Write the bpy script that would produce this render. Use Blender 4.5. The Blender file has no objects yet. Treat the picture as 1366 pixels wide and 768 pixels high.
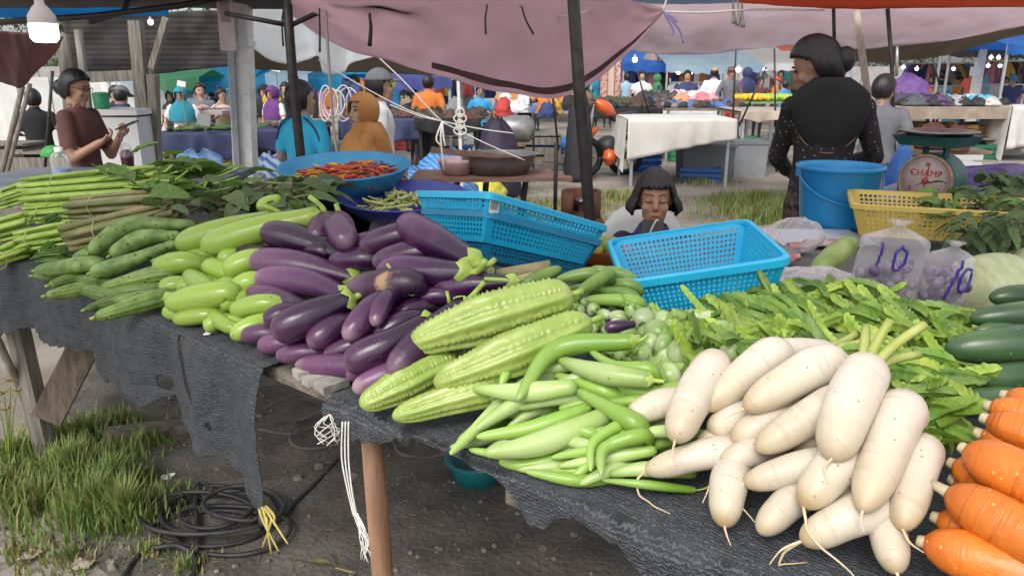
import bpy, bmesh, math, random
from mathutils import Vector, Matrix, Euler, noise
from mathutils.kdtree import KDTree

scene = bpy.context.scene
COL = scene.collection
R = random.Random(7)
rad = math.radians

# ---------------------------------------------------------------- camera
CAM_H = 1.52
PITCH = math.atan(287 / 1000)
cd = bpy.data.cameras.new('camera')
cam = bpy.data.objects.new('camera', cd)
COL.objects.link(cam)
cam.location = (0, 0, CAM_H)
cam.rotation_euler = (math.pi / 2 - PITCH, 0, 0)
cd.sensor_width = 36
cd.lens = 36 * 1000 / 1366
cd.clip_start = 0.02
cd.clip_end = 900
scene.camera = cam

# ---------------------------------------------------------------- world, sun, exposure
SUN_EL, SUN_ROT = rad(46), rad(205)
w = bpy.data.worlds.new('World')
scene.world = w
w.use_nodes = True
nt = w.node_tree
bg = nt.nodes['Background']
sky = nt.nodes.new('ShaderNodeTexSky')
sky.sky_type = 'NISHITA'
sky.sun_disc = False
sky.sun_elevation = SUN_EL
sky.sun_rotation = SUN_ROT
sky.air_density = 1.0
sky.dust_density = 3.0
hsv = nt.nodes.new('ShaderNodeHueSaturation')     # thin bright overcast: a paler sky
hsv.inputs['Saturation'].default_value = 0.22
nt.links.new(sky.outputs[0], hsv.inputs['Color'])
nt.links.new(hsv.outputs[0], bg.inputs[0])
bg.inputs[1].default_value = 0.15
sd = bpy.data.lights.new('sun', 'SUN')
sd.energy = 1.2
sd.angle = rad(30)
sd.color = (1.0, 0.95, 0.88)
sun = bpy.data.objects.new('sun', sd)
COL.objects.link(sun)
# the sky's sun stands at azimuth SUN_ROT (clockwise from +Y); the lamp comes from the same side
sv = Vector((math.sin(SUN_ROT) * math.cos(SUN_EL), math.cos(SUN_ROT) * math.cos(SUN_EL), math.sin(SUN_EL)))
sun.rotation_euler = sv.to_track_quat('Z', 'Y').to_euler()
scene.view_settings.view_transform = 'Standard'
scene.view_settings.look = 'None'
scene.view_settings.exposure = 0.56
scene.view_settings.gamma = 1
scene.view_settings.use_curve_mapping = False
scene.cycles.max_bounces = 8
scene.cycles.transparent_max_bounces = 16
scene.cycles.use_denoising = True

# ---------------------------------------------------------------- pixel -> place
def ray(px, py):
    u, v = (px - 683) / 1000, -(py - 384) / 1000
    return Vector((u, math.cos(PITCH) + v * math.sin(PITCH), -math.sin(PITCH) + v * math.cos(PITCH)))
CAMP = Vector((0, 0, CAM_H))
def Pz(px, py, z=0.0):
    d = ray(px, py)
    return CAMP + d * ((z - CAM_H) / d.z)
def Py(px, py, y):
    d = ray(px, py)
    return CAMP + d * (y / d.y)
def depth_of(p):
    return p.y * math.cos(PITCH) - (p.z - CAM_H) * math.sin(PITCH)
# the stall's front edge: a straight line on the table top
TZ = 0.92
E0 = Vector((-1.72, 2.45, 0))
ED = Vector((2.02, -1.64, 0)).normalized()
EN = Vector((-ED.y, ED.x, 0))          # away from the buyer
def dfront(p):
    return (Vector((p.x, p.y, 0)) - E0).dot(EN)
def Pedge(px, py, off=0.0):            # on the upright plane through the front edge
    d = ray(px, py)
    o = E0 - EN * off
    t = (o - CAMP).dot(EN) / d.dot(EN)
    return CAMP + d * t
def on_pile(px, py, slope, hmax, base):
    d = ray(px, py)
    t = 0.4
    while t < 12:
        p = CAMP + d * t
        s = TZ + base + max(0, min(hmax, slope * dfront(p)))
        if p.z <= s:
            return p
        t += 0.01
    return p

# ---------------------------------------------------------------- objects
W = {}
def link(o, parent, loc):
    COL.objects.link(o)
    W[o.name] = Vector(loc)
    if parent is not None:
        o.parent = parent
        o.location = Vector(loc) - W[parent.name]
    else:
        o.location = loc
    return o
def tag(o, label, cat, group=None, kind=None):
    if label: o['label'] = label
    if cat: o['category'] = cat
    if group: o['group'] = group
    if kind: o['kind'] = kind
    return o
def empty(name, loc, label=None, cat=None, group=None):
    o = bpy.data.objects.new(name, None)
    o.empty_display_size = 0.05
    link(o, None, loc)
    return tag(o, label, cat, group)
def mk(name, vs, fs, mat, parent=None, smooth=True, loc=None, attr=None, fm=None):
    """one mesh object from world-space vertices"""
    if loc is None:
        n = max(1, len(vs))
        loc = Vector((sum(v[0] for v in vs) / n, sum(v[1] for v in vs) / n, min(v[2] for v in vs)))
    m = bpy.data.meshes.new(name)
    lx, ly, lz = loc
    m.from_pydata([(v[0] - lx, v[1] - ly, v[2] - lz) for v in vs], [], fs)
    for mm in (mat if isinstance(mat, (list, tuple)) else [mat]):
        m.materials.append(mm)
    if fm: m.polygons.foreach_set('material_index', fm)
    if smooth: m.polygons.foreach_set('use_smooth', [True] * len(m.polygons))
    if attr:
        a = m.attributes.new('t', 'FLOAT', 'POINT')
        a.data.foreach_set('value', attr)
    m.update()
    return link(bpy.data.objects.new(name, m), parent, loc)
def clone(o, loc, parent=None, rot=None, scale=None):
    c = o.copy()
    c.parent = None
    link(c, parent, loc)
    if rot is not None: c.rotation_euler = rot
    if scale is not None: c.scale = scale if hasattr(scale, '__len__') else (scale,) * 3
    return c

class MB:
    def __init__(s): s.v = []; s.f = []; s.m = []; s.cur = 0; s.a = []
    def face(s, idx): s.f.append(idx); s.m.append(s.cur)
    def box(s, c, size, M=None, taper=1.0):
        b = len(s.v); hx, hy, hz = size[0] / 2, size[1] / 2, size[2] / 2
        for z in (-1, 1):
            k = taper if z > 0 else 1
            for x, y in ((-1, -1), (1, -1), (1, 1), (-1, 1)):
                p = Vector((x * hx * k, y * hy * k, z * hz))
                if M is not None: p = M @ p
                s.v.append(p + Vector(c))
        for q in ((0, 3, 2, 1), (4, 5, 6, 7), (0, 1, 5, 4), (1, 2, 6, 5), (2, 3, 7, 6), (3, 0, 4, 7)):
            s.face([b + i for i in q])
    def bar(s, a, b_, wx, wy=None, roll=0):
        a, b_ = Vector(a), Vector(b_); d = b_ - a
        q = d.to_track_quat('Z', 'X').to_matrix() @ Matrix.Rotation(roll, 3, 'Z')
        s.box((a + b_) / 2, (wx, wy or wx, d.length), q)
    def loft(s, rings, close0=True, close1=True):
        b = len(s.v); n = len(rings[0])
        for r in rings: s.v += r
        for i in range(len(rings) - 1):
            for j in range(n):
                k = (j + 1) % n
                s.face([b + i * n + j, b + i * n + k, b + (i + 1) * n + k, b + (i + 1) * n + j])
        if close0: s.face([b + j for j in range(n)][::-1])
        if close1: s.face([b + (len(rings) - 1) * n + j for j in range(n)])
    def tube(s, pts, r, seg=8, r1=None, closed=False):
        pts = [Vector(p) for p in pts]; n = len(pts)
        rr = r if callable(r) else (lambda t: r + ((r1 if r1 is not None else r) - r) * t)
        up = None; rings = []
        for i, p in enumerate(pts):
            d = (pts[min(i + 1, n - 1)] - pts[max(i - 1, 0)])
            d = d.normalized() if d.length > 1e-9 else Vector((0, 0, 1))
            if up is None: up = Vector((0, 0, 1)) if abs(d.z) < 0.9 else Vector((1, 0, 0))
            sx = d.cross(up)
            if sx.length < 1e-6: sx = d.orthogonal()
            sx.normalize(); up = sx.cross(d).normalized()
            q = rr(i / max(1, n - 1))
            rings.append([p + (sx * math.cos(2 * math.pi * j / seg) + up * math.sin(2 * math.pi * j / seg)) * q for j in range(seg)])
        s.loft(rings)
    def lathe(s, prof, c, seg=24, M=None, close0=False, close1=False, sx=1, sy=1):
        rings = []
        for r, z in prof:
            ring = []
            for j in range(seg):
                a = 2 * math.pi * j / seg
                p = Vector((r * sx * math.cos(a), r * sy * math.sin(a), z))
                if M is not None: p = M @ p
                ring.append(p + Vector(c))
            rings.append(ring)
        s.loft(rings, close0, close1)
    def build(s, name, mat, parent=None, smooth=False, loc=None):
        return mk(name, s.v, s.f, mat, parent, smooth, loc, None, s.m if isinstance(mat, (list, tuple)) else None)
def bez(a, b, c, n):
    a, b, c = Vector(a), Vector(b), Vector(c)
    return [a * (1 - t) ** 2 + b * 2 * t * (1 - t) + c * t * t for t in (i / (n - 1) for i in range(n))]
def spline(pts, n):
    """Catmull-Rom through points"""
    P = [Vector(p) for p in pts]
    if len(P) == 2: return [P[0].lerp(P[1], i / (n - 1)) for i in range(n)]
    P = [P[0] * 2 - P[1]] + P + [P[-1] * 2 - P[-2]]
    out = []; k = len(P) - 3
    for i in range(n):
        u = i / (n - 1) * k; j = min(int(u), k - 1); t = u - j
        a, b, c, d = P[j:j + 4]
        out.append(0.5 * ((2 * b) + (c - a) * t + (2 * a - 5 * b + 4 * c - d) * t * t + (3 * b - a - 3 * c + d) * t ** 3))
    return out

# ---------------------------------------------------------------- materials
MATS = {}
def _n(t, k, **kw):
    n = t.nodes.new(k)
    for a, b in kw.items(): setattr(n, a, b)
    return n
def mat(name, c1, c2=None, scale=8.0, rough=0.5, bump=0.0, bscale=None, metal=0.0, var=0.0, detail=4.0, stretch=None,
        tramp=None, spots=None, trans=0.0, coat=0.0, emit=None, wave=None, alpha=None, spec=0.5, sss=0.0, contrast=(0.35, 0.65), rings=None, mixamt=0.35):
    """c1/c2 mixed by noise; tramp: colour stops along the 't' attribute; spots=(colour, scale, size); var: per-object brightness"""
    if name in MATS: return MATS[name]
    m = bpy.data.materials.new(name); m.use_nodes = True
    t = m.node_tree; L = t.links
    b = t.nodes['Principled BSDF']
    b.inputs['Roughness'].default_value = rough
    b.inputs['Metallic'].default_value = metal
    b.inputs['Specular IOR Level'].default_value = spec
    b.inputs['Coat Weight'].default_value = coat
    if sss:
        b.inputs['Subsurface Weight'].default_value = sss
        b.inputs['Subsurface Radius'].default_value = (0.012, 0.008, 0.004)
        b.inputs['Subsurface Scale'].default_value = 1.0
    tc = _n(t, 'ShaderNodeTexCoord')
    oi = _n(t, 'ShaderNodeObjectInfo')
    mp = _n(t, 'ShaderNodeMapping')
    if stretch: mp.inputs['Scale'].default_value = stretch
    add = _n(t, 'ShaderNodeVectorMath', operation='ADD')
    cmb = _n(t, 'ShaderNodeVectorMath', operation='SCALE'); cmb.inputs[0].default_value = (37.0, 17.0, 53.0)
    L.new(oi.outputs['Random'], cmb.inputs['Scale'])
    L.new(tc.outputs['Object'], add.inputs[0]); L.new(cmb.outputs[0], add.inputs[1])
    L.new(add.outputs[0], mp.inputs['Vector'])
    nz = _n(t, 'ShaderNodeTexNoise'); nz.inputs['Scale'].default_value = scale; nz.inputs['Detail'].default_value = detail
    L.new(mp.outputs[0], nz.inputs['Vector'])
    col = None
    if tramp:
        at = _n(t, 'ShaderNodeAttribute'); at.attribute_name = 't'
        ad = _n(t, 'ShaderNodeMath', operation='MULTIPLY_ADD'); ad.inputs[1].default_value = 0.22; 
        sb = _n(t, 'ShaderNodeMath', operation='SUBTRACT'); sb.inputs[1].default_value = 0.11
        L.new(nz.outputs['Fac'], ad.inputs[0]); L.new(at.outputs['Fac'], ad.inputs[2]); L.new(ad.outputs[0], sb.inputs[0])
        cr = _n(t, 'ShaderNodeValToRGB')
        while len(cr.color_ramp.elements) < len(tramp): cr.color_ramp.elements.new(0.5)
        for e, (p, c) in zip(cr.color_ramp.elements, tramp): e.position = p; e.color = (*c, 1)
        L.new(sb.outputs[0], cr.inputs[0]); col = cr.outputs[0]
    if c2 is not None:
        mr = _n(t, 'ShaderNodeMapRange'); mr.inputs['From Min'].default_value = contrast[0]; mr.inputs['From Max'].default_value = contrast[1]
        L.new(nz.outputs['Fac'], mr.inputs['Value'])
        mx = _n(t, 'ShaderNodeMix', data_type='RGBA')
        L.new(mr.outputs[0], mx.inputs['Factor'])
        if col: L.new(col, mx.inputs['A'])
        else: mx.inputs['A'].default_value = (*c1, 1)
        mx.inputs['B'].default_value = (*c2, 1)
        if tramp:
            ml = _n(t, 'ShaderNodeMath', operation='MULTIPLY'); ml.inputs[1].default_value = mixamt
            L.new(mr.outputs[0], ml.inputs[0]); L.new(ml.outputs[0], mx.inputs['Factor'])
        col = mx.outputs['Result']
    if spots:
        vz = _n(t, 'ShaderNodeTexVoronoi'); vz.inputs['Scale'].default_value = spots[1]
        L.new(mp.outputs[0], vz.inputs['Vector'])
        lt = _n(t, 'ShaderNodeMath', operation='LESS_THAN'); lt.inputs[1].default_value = spots[2]
        n2 = _n(t, 'ShaderNodeTexNoise'); n2.inputs['Scale'].default_value = spots[1] * 0.35
        L.new(mp.outputs[0], n2.inputs['Vector'])
        ml = _n(t, 'ShaderNodeMath', operation='MULTIPLY')
        gt = _n(t, 'ShaderNodeMath', operation='GREATER_THAN'); gt.inputs[1].default_value = spots[3] if len(spots) > 3 else 0.0
        L.new(vz.outputs['Distance'], lt.inputs[0]); L.new(n2.outputs['Fac'], gt.inputs[0])
        L.new(lt.outputs[0], ml.inputs[0]); L.new(gt.outputs[0], ml.inputs[1])
        mx = _n(t, 'ShaderNodeMix', data_type='RGBA'); L.new(ml.outputs[0], mx.inputs['Factor'])
        if col: L.new(col, mx.inputs['A'])
        else: mx.inputs['A'].default_value = (*c1, 1)
        mx.inputs['B'].default_value = (*spots[0], 1); col = mx.outputs['Result']
    if wave:
        wv = _n(t, 'ShaderNodeTexWave'); wv.inputs['Scale'].default_value = wave[1]; wv.inputs['Distortion'].default_value = wave[2]
        wv.bands_direction = wave[3] if len(wave) > 3 else 'X'; wv.inputs['Detail'].default_value = 2
        L.new(mp.outputs[0], wv.inputs['Vector'])
        mx = _n(t, 'ShaderNodeMix', data_type='RGBA'); L.new(wv.outputs['Fac'], mx.inputs['Factor'])
        if col: L.new(col, mx.inputs['A'])
        else: mx.inputs['A'].default_value = (*c1, 1)
        mx.inputs['B'].default_value = (*wave[0], 1); col = mx.outputs['Result']
    if var:
        hv = _n(t, 'ShaderNodeHueSaturation')
        mr = _n(t, 'ShaderNodeMapRange'); mr.inputs['To Min'].default_value = 1 - var; mr.inputs['To Max'].default_value = 1 + var
        L.new(oi.outputs['Random'], mr.inputs['Value']); L.new(mr.outputs[0], hv.inputs['Value'])
        if col: L.new(col, hv.inputs['Color'])
        else: hv.inputs['Color'].default_value = (*c1, 1)
        col = hv.outputs[0]
    if col: L.new(col, b.inputs['Base Color'])
    else: b.inputs['Base Color'].default_value = (*c1, 1)
    if bump:
        bn = _n(t, 'ShaderNodeTexNoise'); bn.inputs['Scale'].default_value = bscale or scale * 3; bn.inputs['Detail'].default_value = 3
        L.new(mp.outputs[0], bn.inputs['Vector'])
        bp = _n(t, 'ShaderNodeBump'); bp.inputs['Strength'].default_value = bump; bp.inputs['Distance'].default_value = 0.01
        L.new(bn.outputs['Fac'], bp.inputs['Height']); L.new(bp.outputs[0], b.inputs['Normal'])
    if rings:       # growth rings and creases across the length
        at = _n(t, 'ShaderNodeAttribute'); at.attribute_name = 't'
        cx = _n(t, 'ShaderNodeCombineXYZ'); mm = _n(t, 'ShaderNodeMath', operation='MULTIPLY'); mm.inputs[1].default_value = rings[1]
        L.new(at.outputs['Fac'], mm.inputs[0]); L.new(mm.outputs[0], cx.inputs['X'])
        sc2 = _n(t, 'ShaderNodeVectorMath', operation='SCALE'); sc2.inputs['Scale'].default_value = 14
        L.new(mp.outputs[0], sc2.inputs[0])
        av = _n(t, 'ShaderNodeVectorMath', operation='ADD'); L.new(cx.outputs[0], av.inputs[0]); L.new(sc2.outputs[0], av.inputs[1])
        rn = _n(t, 'ShaderNodeTexNoise'); rn.inputs['Scale'].default_value = 1.0; rn.inputs['Detail'].default_value = 2; L.new(av.outputs[0], rn.inputs['Vector'])
        rr_ = _n(t, 'ShaderNodeMapRange'); rr_.inputs['From Min'].default_value = .28; rr_.inputs['From Max'].default_value = .42; L.new(rn.outputs['Fac'], rr_.inputs['Value'])
        bp2 = _n(t, 'ShaderNodeBump'); bp2.inputs['Strength'].default_value = rings[0]; bp2.inputs['Distance'].default_value = 0.003
        L.new(rr_.outputs[0], bp2.inputs['Height'])
        if b.inputs['Normal'].links: L.new(b.inputs['Normal'].links[0].from_socket, bp2.inputs['Normal'])
        L.new(bp2.outputs[0], b.inputs['Normal'])
        mx = _n(t, 'ShaderNodeMix', data_type='RGBA'); inv = _n(t, 'ShaderNodeMath', operation='MULTIPLY_ADD'); inv.inputs[1].default_value = -rings[3]; inv.inputs[2].default_value = rings[3]
        L.new(rr_.outputs[0], inv.inputs[0]); L.new(inv.outputs[0], mx.inputs['Factor']); L.new(b.inputs['Base Color'].links[0].from_socket, mx.inputs['A']); mx.inputs['B'].default_value = (*rings[2], 1)
        L.new(mx.outputs['Result'], b.inputs['Base Color'])
    if emit:
        b.inputs['Emission Color'].default_value = (*emit[0], 1); b.inputs['Emission Strength'].default_value = emit[1]
    out = t.nodes['Material Output']
    if trans:
        tr = _n(t, 'ShaderNodeBsdfTranslucent'); ms = _n(t, 'ShaderNodeMixShader'); ms.inputs[0].default_value = trans
        if col: L.new(col, tr.inputs['Color'])
        else: tr.inputs['Color'].default_value = (*c1, 1)
        L.new(b.outputs[0], ms.inputs[1]); L.new(tr.outputs[0], ms.inputs[2]); L.new(ms.outputs[0], out.inputs['Surface'])
    if alpha is not None:
        tp = _n(t, 'ShaderNodeBsdfTransparent'); ms = _n(t, 'ShaderNodeMixShader'); ms.inputs[0].default_value = alpha
        src = out.inputs['Surface'].links[0].from_socket
        L.new(tp.outputs[0], ms.inputs[1]); L.new(src, ms.inputs[2]); L.new(ms.outputs[0], out.inputs['Surface'])
    MATS[name] = m
    return m
def plain(name, c, rough=0.6, **k): return mat(name, c, rough=rough, **k)

# ---------------------------------------------------------------- ground
M_ground = mat('sandy ground', (0.17, 0.145, 0.115), (0.33, 0.295, 0.25), scale=1.3, rough=0.95, bump=0.6, bscale=40, detail=8)
def ground_height(x, y):
    return 0.012 * noise.noise(Vector((x * 1.7, y * 1.7, 0)))
g = MB()
xs = [-400, -120, -40, -16] + [-8 + i * 0.4 for i in range(46)] + [16, 40, 120, 400]
ys = [-30, -6] + [-1 + i * 0.3 for i in range(70)] + [24, 32, 50, 120, 400]
for yy in ys:
    for xx in xs:
        g.v.append((xx, yy, ground_height(xx, yy)))
nx = len(xs)
for j in range(len(ys) - 1):
    for i in range(nx - 1):
        g.face([j * nx + i, j * nx + i + 1, (j + 1) * nx + i + 1, (j + 1) * nx + i])
tag(g.build('ground', M_ground, smooth=True, loc=(0, 0, 0)), 'sandy grey market ground with gravel and litter', None, kind='structure')
# trodden dark damp soil under the stall (a patch of its own colour, an irregular sheet 4 mm up)
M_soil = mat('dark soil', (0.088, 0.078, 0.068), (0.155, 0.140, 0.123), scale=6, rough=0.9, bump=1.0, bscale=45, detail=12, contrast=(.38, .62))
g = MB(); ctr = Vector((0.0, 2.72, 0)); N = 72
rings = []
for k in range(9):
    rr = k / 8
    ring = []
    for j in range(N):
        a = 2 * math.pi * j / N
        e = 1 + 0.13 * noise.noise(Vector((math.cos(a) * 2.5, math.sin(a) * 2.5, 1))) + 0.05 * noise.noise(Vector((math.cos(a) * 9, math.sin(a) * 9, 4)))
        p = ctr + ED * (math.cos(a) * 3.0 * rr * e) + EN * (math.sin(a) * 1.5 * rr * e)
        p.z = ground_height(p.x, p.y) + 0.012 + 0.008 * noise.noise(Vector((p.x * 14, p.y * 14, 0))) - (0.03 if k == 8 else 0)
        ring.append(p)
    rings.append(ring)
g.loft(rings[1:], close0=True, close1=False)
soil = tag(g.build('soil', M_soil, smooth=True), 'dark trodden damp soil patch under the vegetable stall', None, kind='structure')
# ---------------------------------------------------------------- the stall table
M_plank = mat('weathered plank', (0.10, 0.085, 0.07), (0.22, 0.19, 0.16), scale=6, rough=0.85, bump=0.4, stretch=(1, 9, 9), var=0.2)
M_post = mat('brown post', (0.20, 0.105, 0.06), (0.33, 0.19, 0.115), scale=7, rough=0.75, bump=0.3, stretch=(6, 6, 0.6))
M_timber = mat('grey timber', (0.13, 0.115, 0.095), (0.27, 0.245, 0.21), scale=9, rough=0.85, bump=0.5, stretch=(5, 5, 0.5))
M_pole = mat('pale pole', (0.30, 0.25, 0.20), (0.44, 0.39, 0.33), scale=9, rough=0.8, bump=0.3, stretch=(5, 5, 0.7))
def at_edge(s, d, z): return E0 + ED * s + EN * d + Vector((0, 0, z))
table = empty('stall_table', at_edge(1.2, 0.6, 0), 'long plank stall table carrying the vegetable heaps', 'table')
MR = Matrix((ED, EN, Vector((0, 0, 1)))).transposed()
for k in range(8):
    b = MB(); d = 0.03 + 0.15 * k + 0.065
    off = R.uniform(-0.05, 0.05)
    b.box(at_edge(1.5 + off, d, TZ - 0.022), (5.2, 0.14, 0.03), MR)
    b.build('plank', M_plank, table)
for s in (-0.6, 0.72, 2.2, 3.7):
    b = MB(); b.box(at_edge(s, 0.62, TZ - 0.07), (0.07, 1.15, 0.06), MR); b.build('cross_beam', M_plank, table)
for px, top, foot in ((494, 575, 770),):
    b = MB(); a = Pedge(px, top, -0.05); a.z = TZ - 0.04
    b.tube([a, a + Vector((0.008, 0.01, -0.45)), a + Vector((0.012, 0.02, -0.95))], 0.021, 12, 0.026)
    b.build('leg', M_post, table, smooth=True)
for s, d in ((2.2, 1.1), (3.6, 0.1), (0.72, 1.12), (-0.6, 1.1), (3.6, 1.1)):
    b = MB(); a = at_edge(s, d, 0); b.bar(a, a + Vector((0.02, 0, TZ - 0.1)), 0.05, 0.05); b.build('leg', M_timber, table)
# the timber leg, leaning pole and leaning board at its far end
def on_ground(px, py): return Pz(px, py, 0.0)
b = MB(); a = Py(22, 440, 2.75); c = Py(52, 560, 2.75); c += (c - a) * 0.25
b.bar(a + Vector((0, 0, .15)), Vector((c.x, c.y, 0)), 0.075, 0.05, 0.3)
tag(b.build('timber_prop', M_timber), 'squared weathered timber prop under the net at the gourd end', 'prop')
b = MB(); c = Pz(52, 590, 0.0); a = Py(-30, 400, 2.55)
b.tube(spline([a, (a + c) / 2 + Vector((0.01, 0, 0.01)), c], 6), 0.017, 10, 0.015)
tag(b.build('leaning_pole', M_pole, smooth=True), 'thin pale round pole leaning out of the grass', 'pole')
b = MB(); a = Py(112, 462, 2.6); c = Py(62, 560, 2.5)
b.bar(a, c, 0.105, 0.022, 0.5)
tag(b.build('leaning_board', mat('dark board', (0.075, 0.055, 0.042), (0.15, 0.115, 0.09), scale=8, rough=0.85, bump=0.4, stretch=(6, 6, .7))),
    'short dark wide board slanting against the timber prop', 'board')
b = MB(); a = Pz(140, 583, 0.03); c = Pz(262, 568, 0.03); b.bar(a, c, 0.07, 0.06)
tag(b.build('ground_plank', M_plank), 'plank lying flat on the soil under the shade net', 'plank')
# pale plank ends that stick out where the net is pulled aside
b0 = empty('plank_stack', Pedge(415, 512), 'pale broken plank ends jutting out where the nets part', 'plank')
M_pale = mat('pale plank', (0.22, 0.205, 0.185), (0.42, 0.40, 0.37), scale=18, rough=0.85, bump=0.4)
for px, py, ln in ((396, 501, .05), (412, 510, .06), (428, 517, .06)):
    b = MB(); p = Pedge(px, py, 0.01)
    b.box((p.x + EN.x * .025, p.y + EN.y * .025, p.z), (0.036, ln, 0.016), MR @ Matrix.Rotation(R.uniform(-.3, .3), 3, 'Z') @ Matrix.Rotation(R.uniform(-.15, .15), 3, 'Y'))
    b.build('plank_end', M_pale, b0)

# ---------------------------------------------------------------- shade net
def net_material():
    m = mat('shade net', (0.018, 0.020, 0.024), (0.055, 0.060, 0.068), scale=26, rough=0.85, bump=0.35, bscale=160, detail=8)
    t = m.node_tree; L = t.links; b = t.nodes['Principled BSDF']
    at = _n(t, 'ShaderNodeUVMap'); at.uv_map = 'weave'
    mp = _n(t, 'ShaderNodeMapping'); L.new(at.outputs[0], mp.inputs[0])
    wv = _n(t, 'ShaderNodeTexWave'); wv.bands_direction = 'Y'; wv.inputs['Scale'].default_value = 52; wv.inputs['Distortion'].default_value = 8
    wv.inputs['Detail'].default_value = 3; wv.inputs['Detail Scale'].default_value = 2.5
    L.new(mp.outputs[0], wv.inputs['Vector'])
    mr = _n(t, 'ShaderNodeMapRange'); mr.inputs['From Min'].default_value = .3; L.new(wv.outputs['Fac'], mr.inputs['Value'])
    old = b.inputs['Base Color'].links[0].from_socket
    mx = _n(t, 'ShaderNodeMix', data_type='RGBA'); L.new(mr.outputs[0], mx.inputs['Factor']); L.new(old, mx.inputs['A'])
    mx.inputs['B'].default_value = (0.088, 0.097, 0.11, 1)
    L.new(mx.outputs['Result'], b.inputs['Base Color'])
    bp = _n(t, 'ShaderNodeBump'); bp.inputs['Strength'].default_value = 0.7; bp.inputs['Distance'].default_value = 0.006
    L.new(wv.outputs['Fac'], bp.inputs['Height'])
    oldn = b.inputs['Normal'].links[0].from_socket; L.new(oldn, bp.inputs['Normal']); L.new(bp.outputs[0], b.inputs['Normal'])
    return m
M_net = net_material()
def edge_sz(px, py):
    p = Pedge(px, py, 0.02); return (p - E0).dot(ED), p.z
def hem_fn(pxs):
    pts = sorted(edge_sz(*q) for q in pxs)
    def f(s):
        if s <= pts[0][0]: return pts[0][1]
        for (a, za), (b, zb) in zip(pts, pts[1:]):
            if s <= b: return za + (zb - za) * (s - a) / max(1e-6, b - a)
        return pts[-1][1]
    return f
def net(name, s0, s1, hem, holes, label, back=1.12, amp=0.02, freq=16, lip=0.0):
    ns = int((s1 - s0) / 0.0075); nt_, nh = 12, 72
    vs, fs, uv = [], [], []
    for i in range(ns + 1):
        s = s0 + (s1 - s0) * i / ns
        hz = hem(s) + 0.008 * noise.noise(Vector((s * 60, 0, 0))) + 0.015 * noise.noise(Vector((s * 17, 3, 0)))
        wob = noise.noise(Vector((s * 3, 7, 1))) * 0.012
        for j in range(nt_):
            d = back * (1 - j / nt_)
            p = at_edge(s, d + wob, TZ + 0.006 + 0.004 * noise.noise(Vector((s * 8, d * 8, 2))))
            vs.append(p); uv.append((s, -d))
        H = TZ - hz
        for j in range(nh + 1):
            q = j / nh; z = TZ - H * q
            roll = 0.018 * (1 - math.exp(-q * 9))
            fold = amp * min(1, q * 3) * (math.sin(s * freq + 1.3 * math.sin(s * 5)) + 0.6 * noise.noise(Vector((s * 9, z * 4, 5)))) + 0.012 * noise.noise(Vector((s * 22, z * 22, 0))) * q
            p = at_edge(s, wob - 0.004 - roll - fold, z + (0.004 if j == 0 else 0))
            vs.append(p); uv.append((s, TZ - z))
    rows = nt_ + nh + 1
    for i in range(ns):
        for j in range(rows - 1):
            k = i * rows + j
            c = (vs[k] + vs[k + rows + 1]) / 2
            sc = (c - E0).dot(ED)
            if any(((sc - hs) * math.cos(ha) + (c.z - hz) * math.sin(ha)) ** 2 / hw ** 2 + ((c.z - hz) * math.cos(ha) - (sc - hs) * math.sin(ha)) ** 2 / hh ** 2 < 1 + .5 * noise.noise(c * 60) and j > nt_ for hs, hz, hw, hh, ha in holes): continue
            fs.append([k, k + rows, k + rows + 1, k + 1])
    o = mk(name, vs, fs, M_net)
    u = o.data.uv_layers.new(name='weave')
    for l in o.data.loops: u.data[l.index].uv = uv[l.vertex_index]
    md = o.modifiers.new('thickness', 'SOLIDIFY'); md.thickness = 0.0025
    return tag(o, label, 'shade net')
h1 = [edge_sz(248, 490), edge_sz(213, 511), edge_sz(283, 566)]
net('shade_net', -0.75, edge_sz(352, 560)[0], hem_fn([(-160, 420), (0, 448), (30, 438), (60, 452), (118, 470), (130, 512), (165, 517), (195, 540), (226, 528), (240, 560), (270, 603), (292, 612), (318, 640), (336, 680), (352, 692)]),
    [(h1[0][0], h1[0][1], 0.012, 0.085, 0.62), (h1[1][0], h1[1][1], 0.028, 0.02, 0.3), (h1[2][0], h1[2][1], 0.008, 0.012, 0)],
    'torn blue-grey shade net hanging to a ragged point above the cable coil', amp=0.017)
net('shade_net', edge_sz(432, 510)[0], 4.1, hem_fn([(432, 545), (452, 562), (472, 584), (512, 588), (560, 578), (600, 592), (650, 628), (692, 668), (706, 694), (722, 706), (762, 690), (800, 702), (850, 748), (900, 790), (1100, 860), (1366, 900)]),
    [], 'dark grey shade net folded over the edge below the bitter gourds and radishes', amp=0.009, freq=11)

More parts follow.
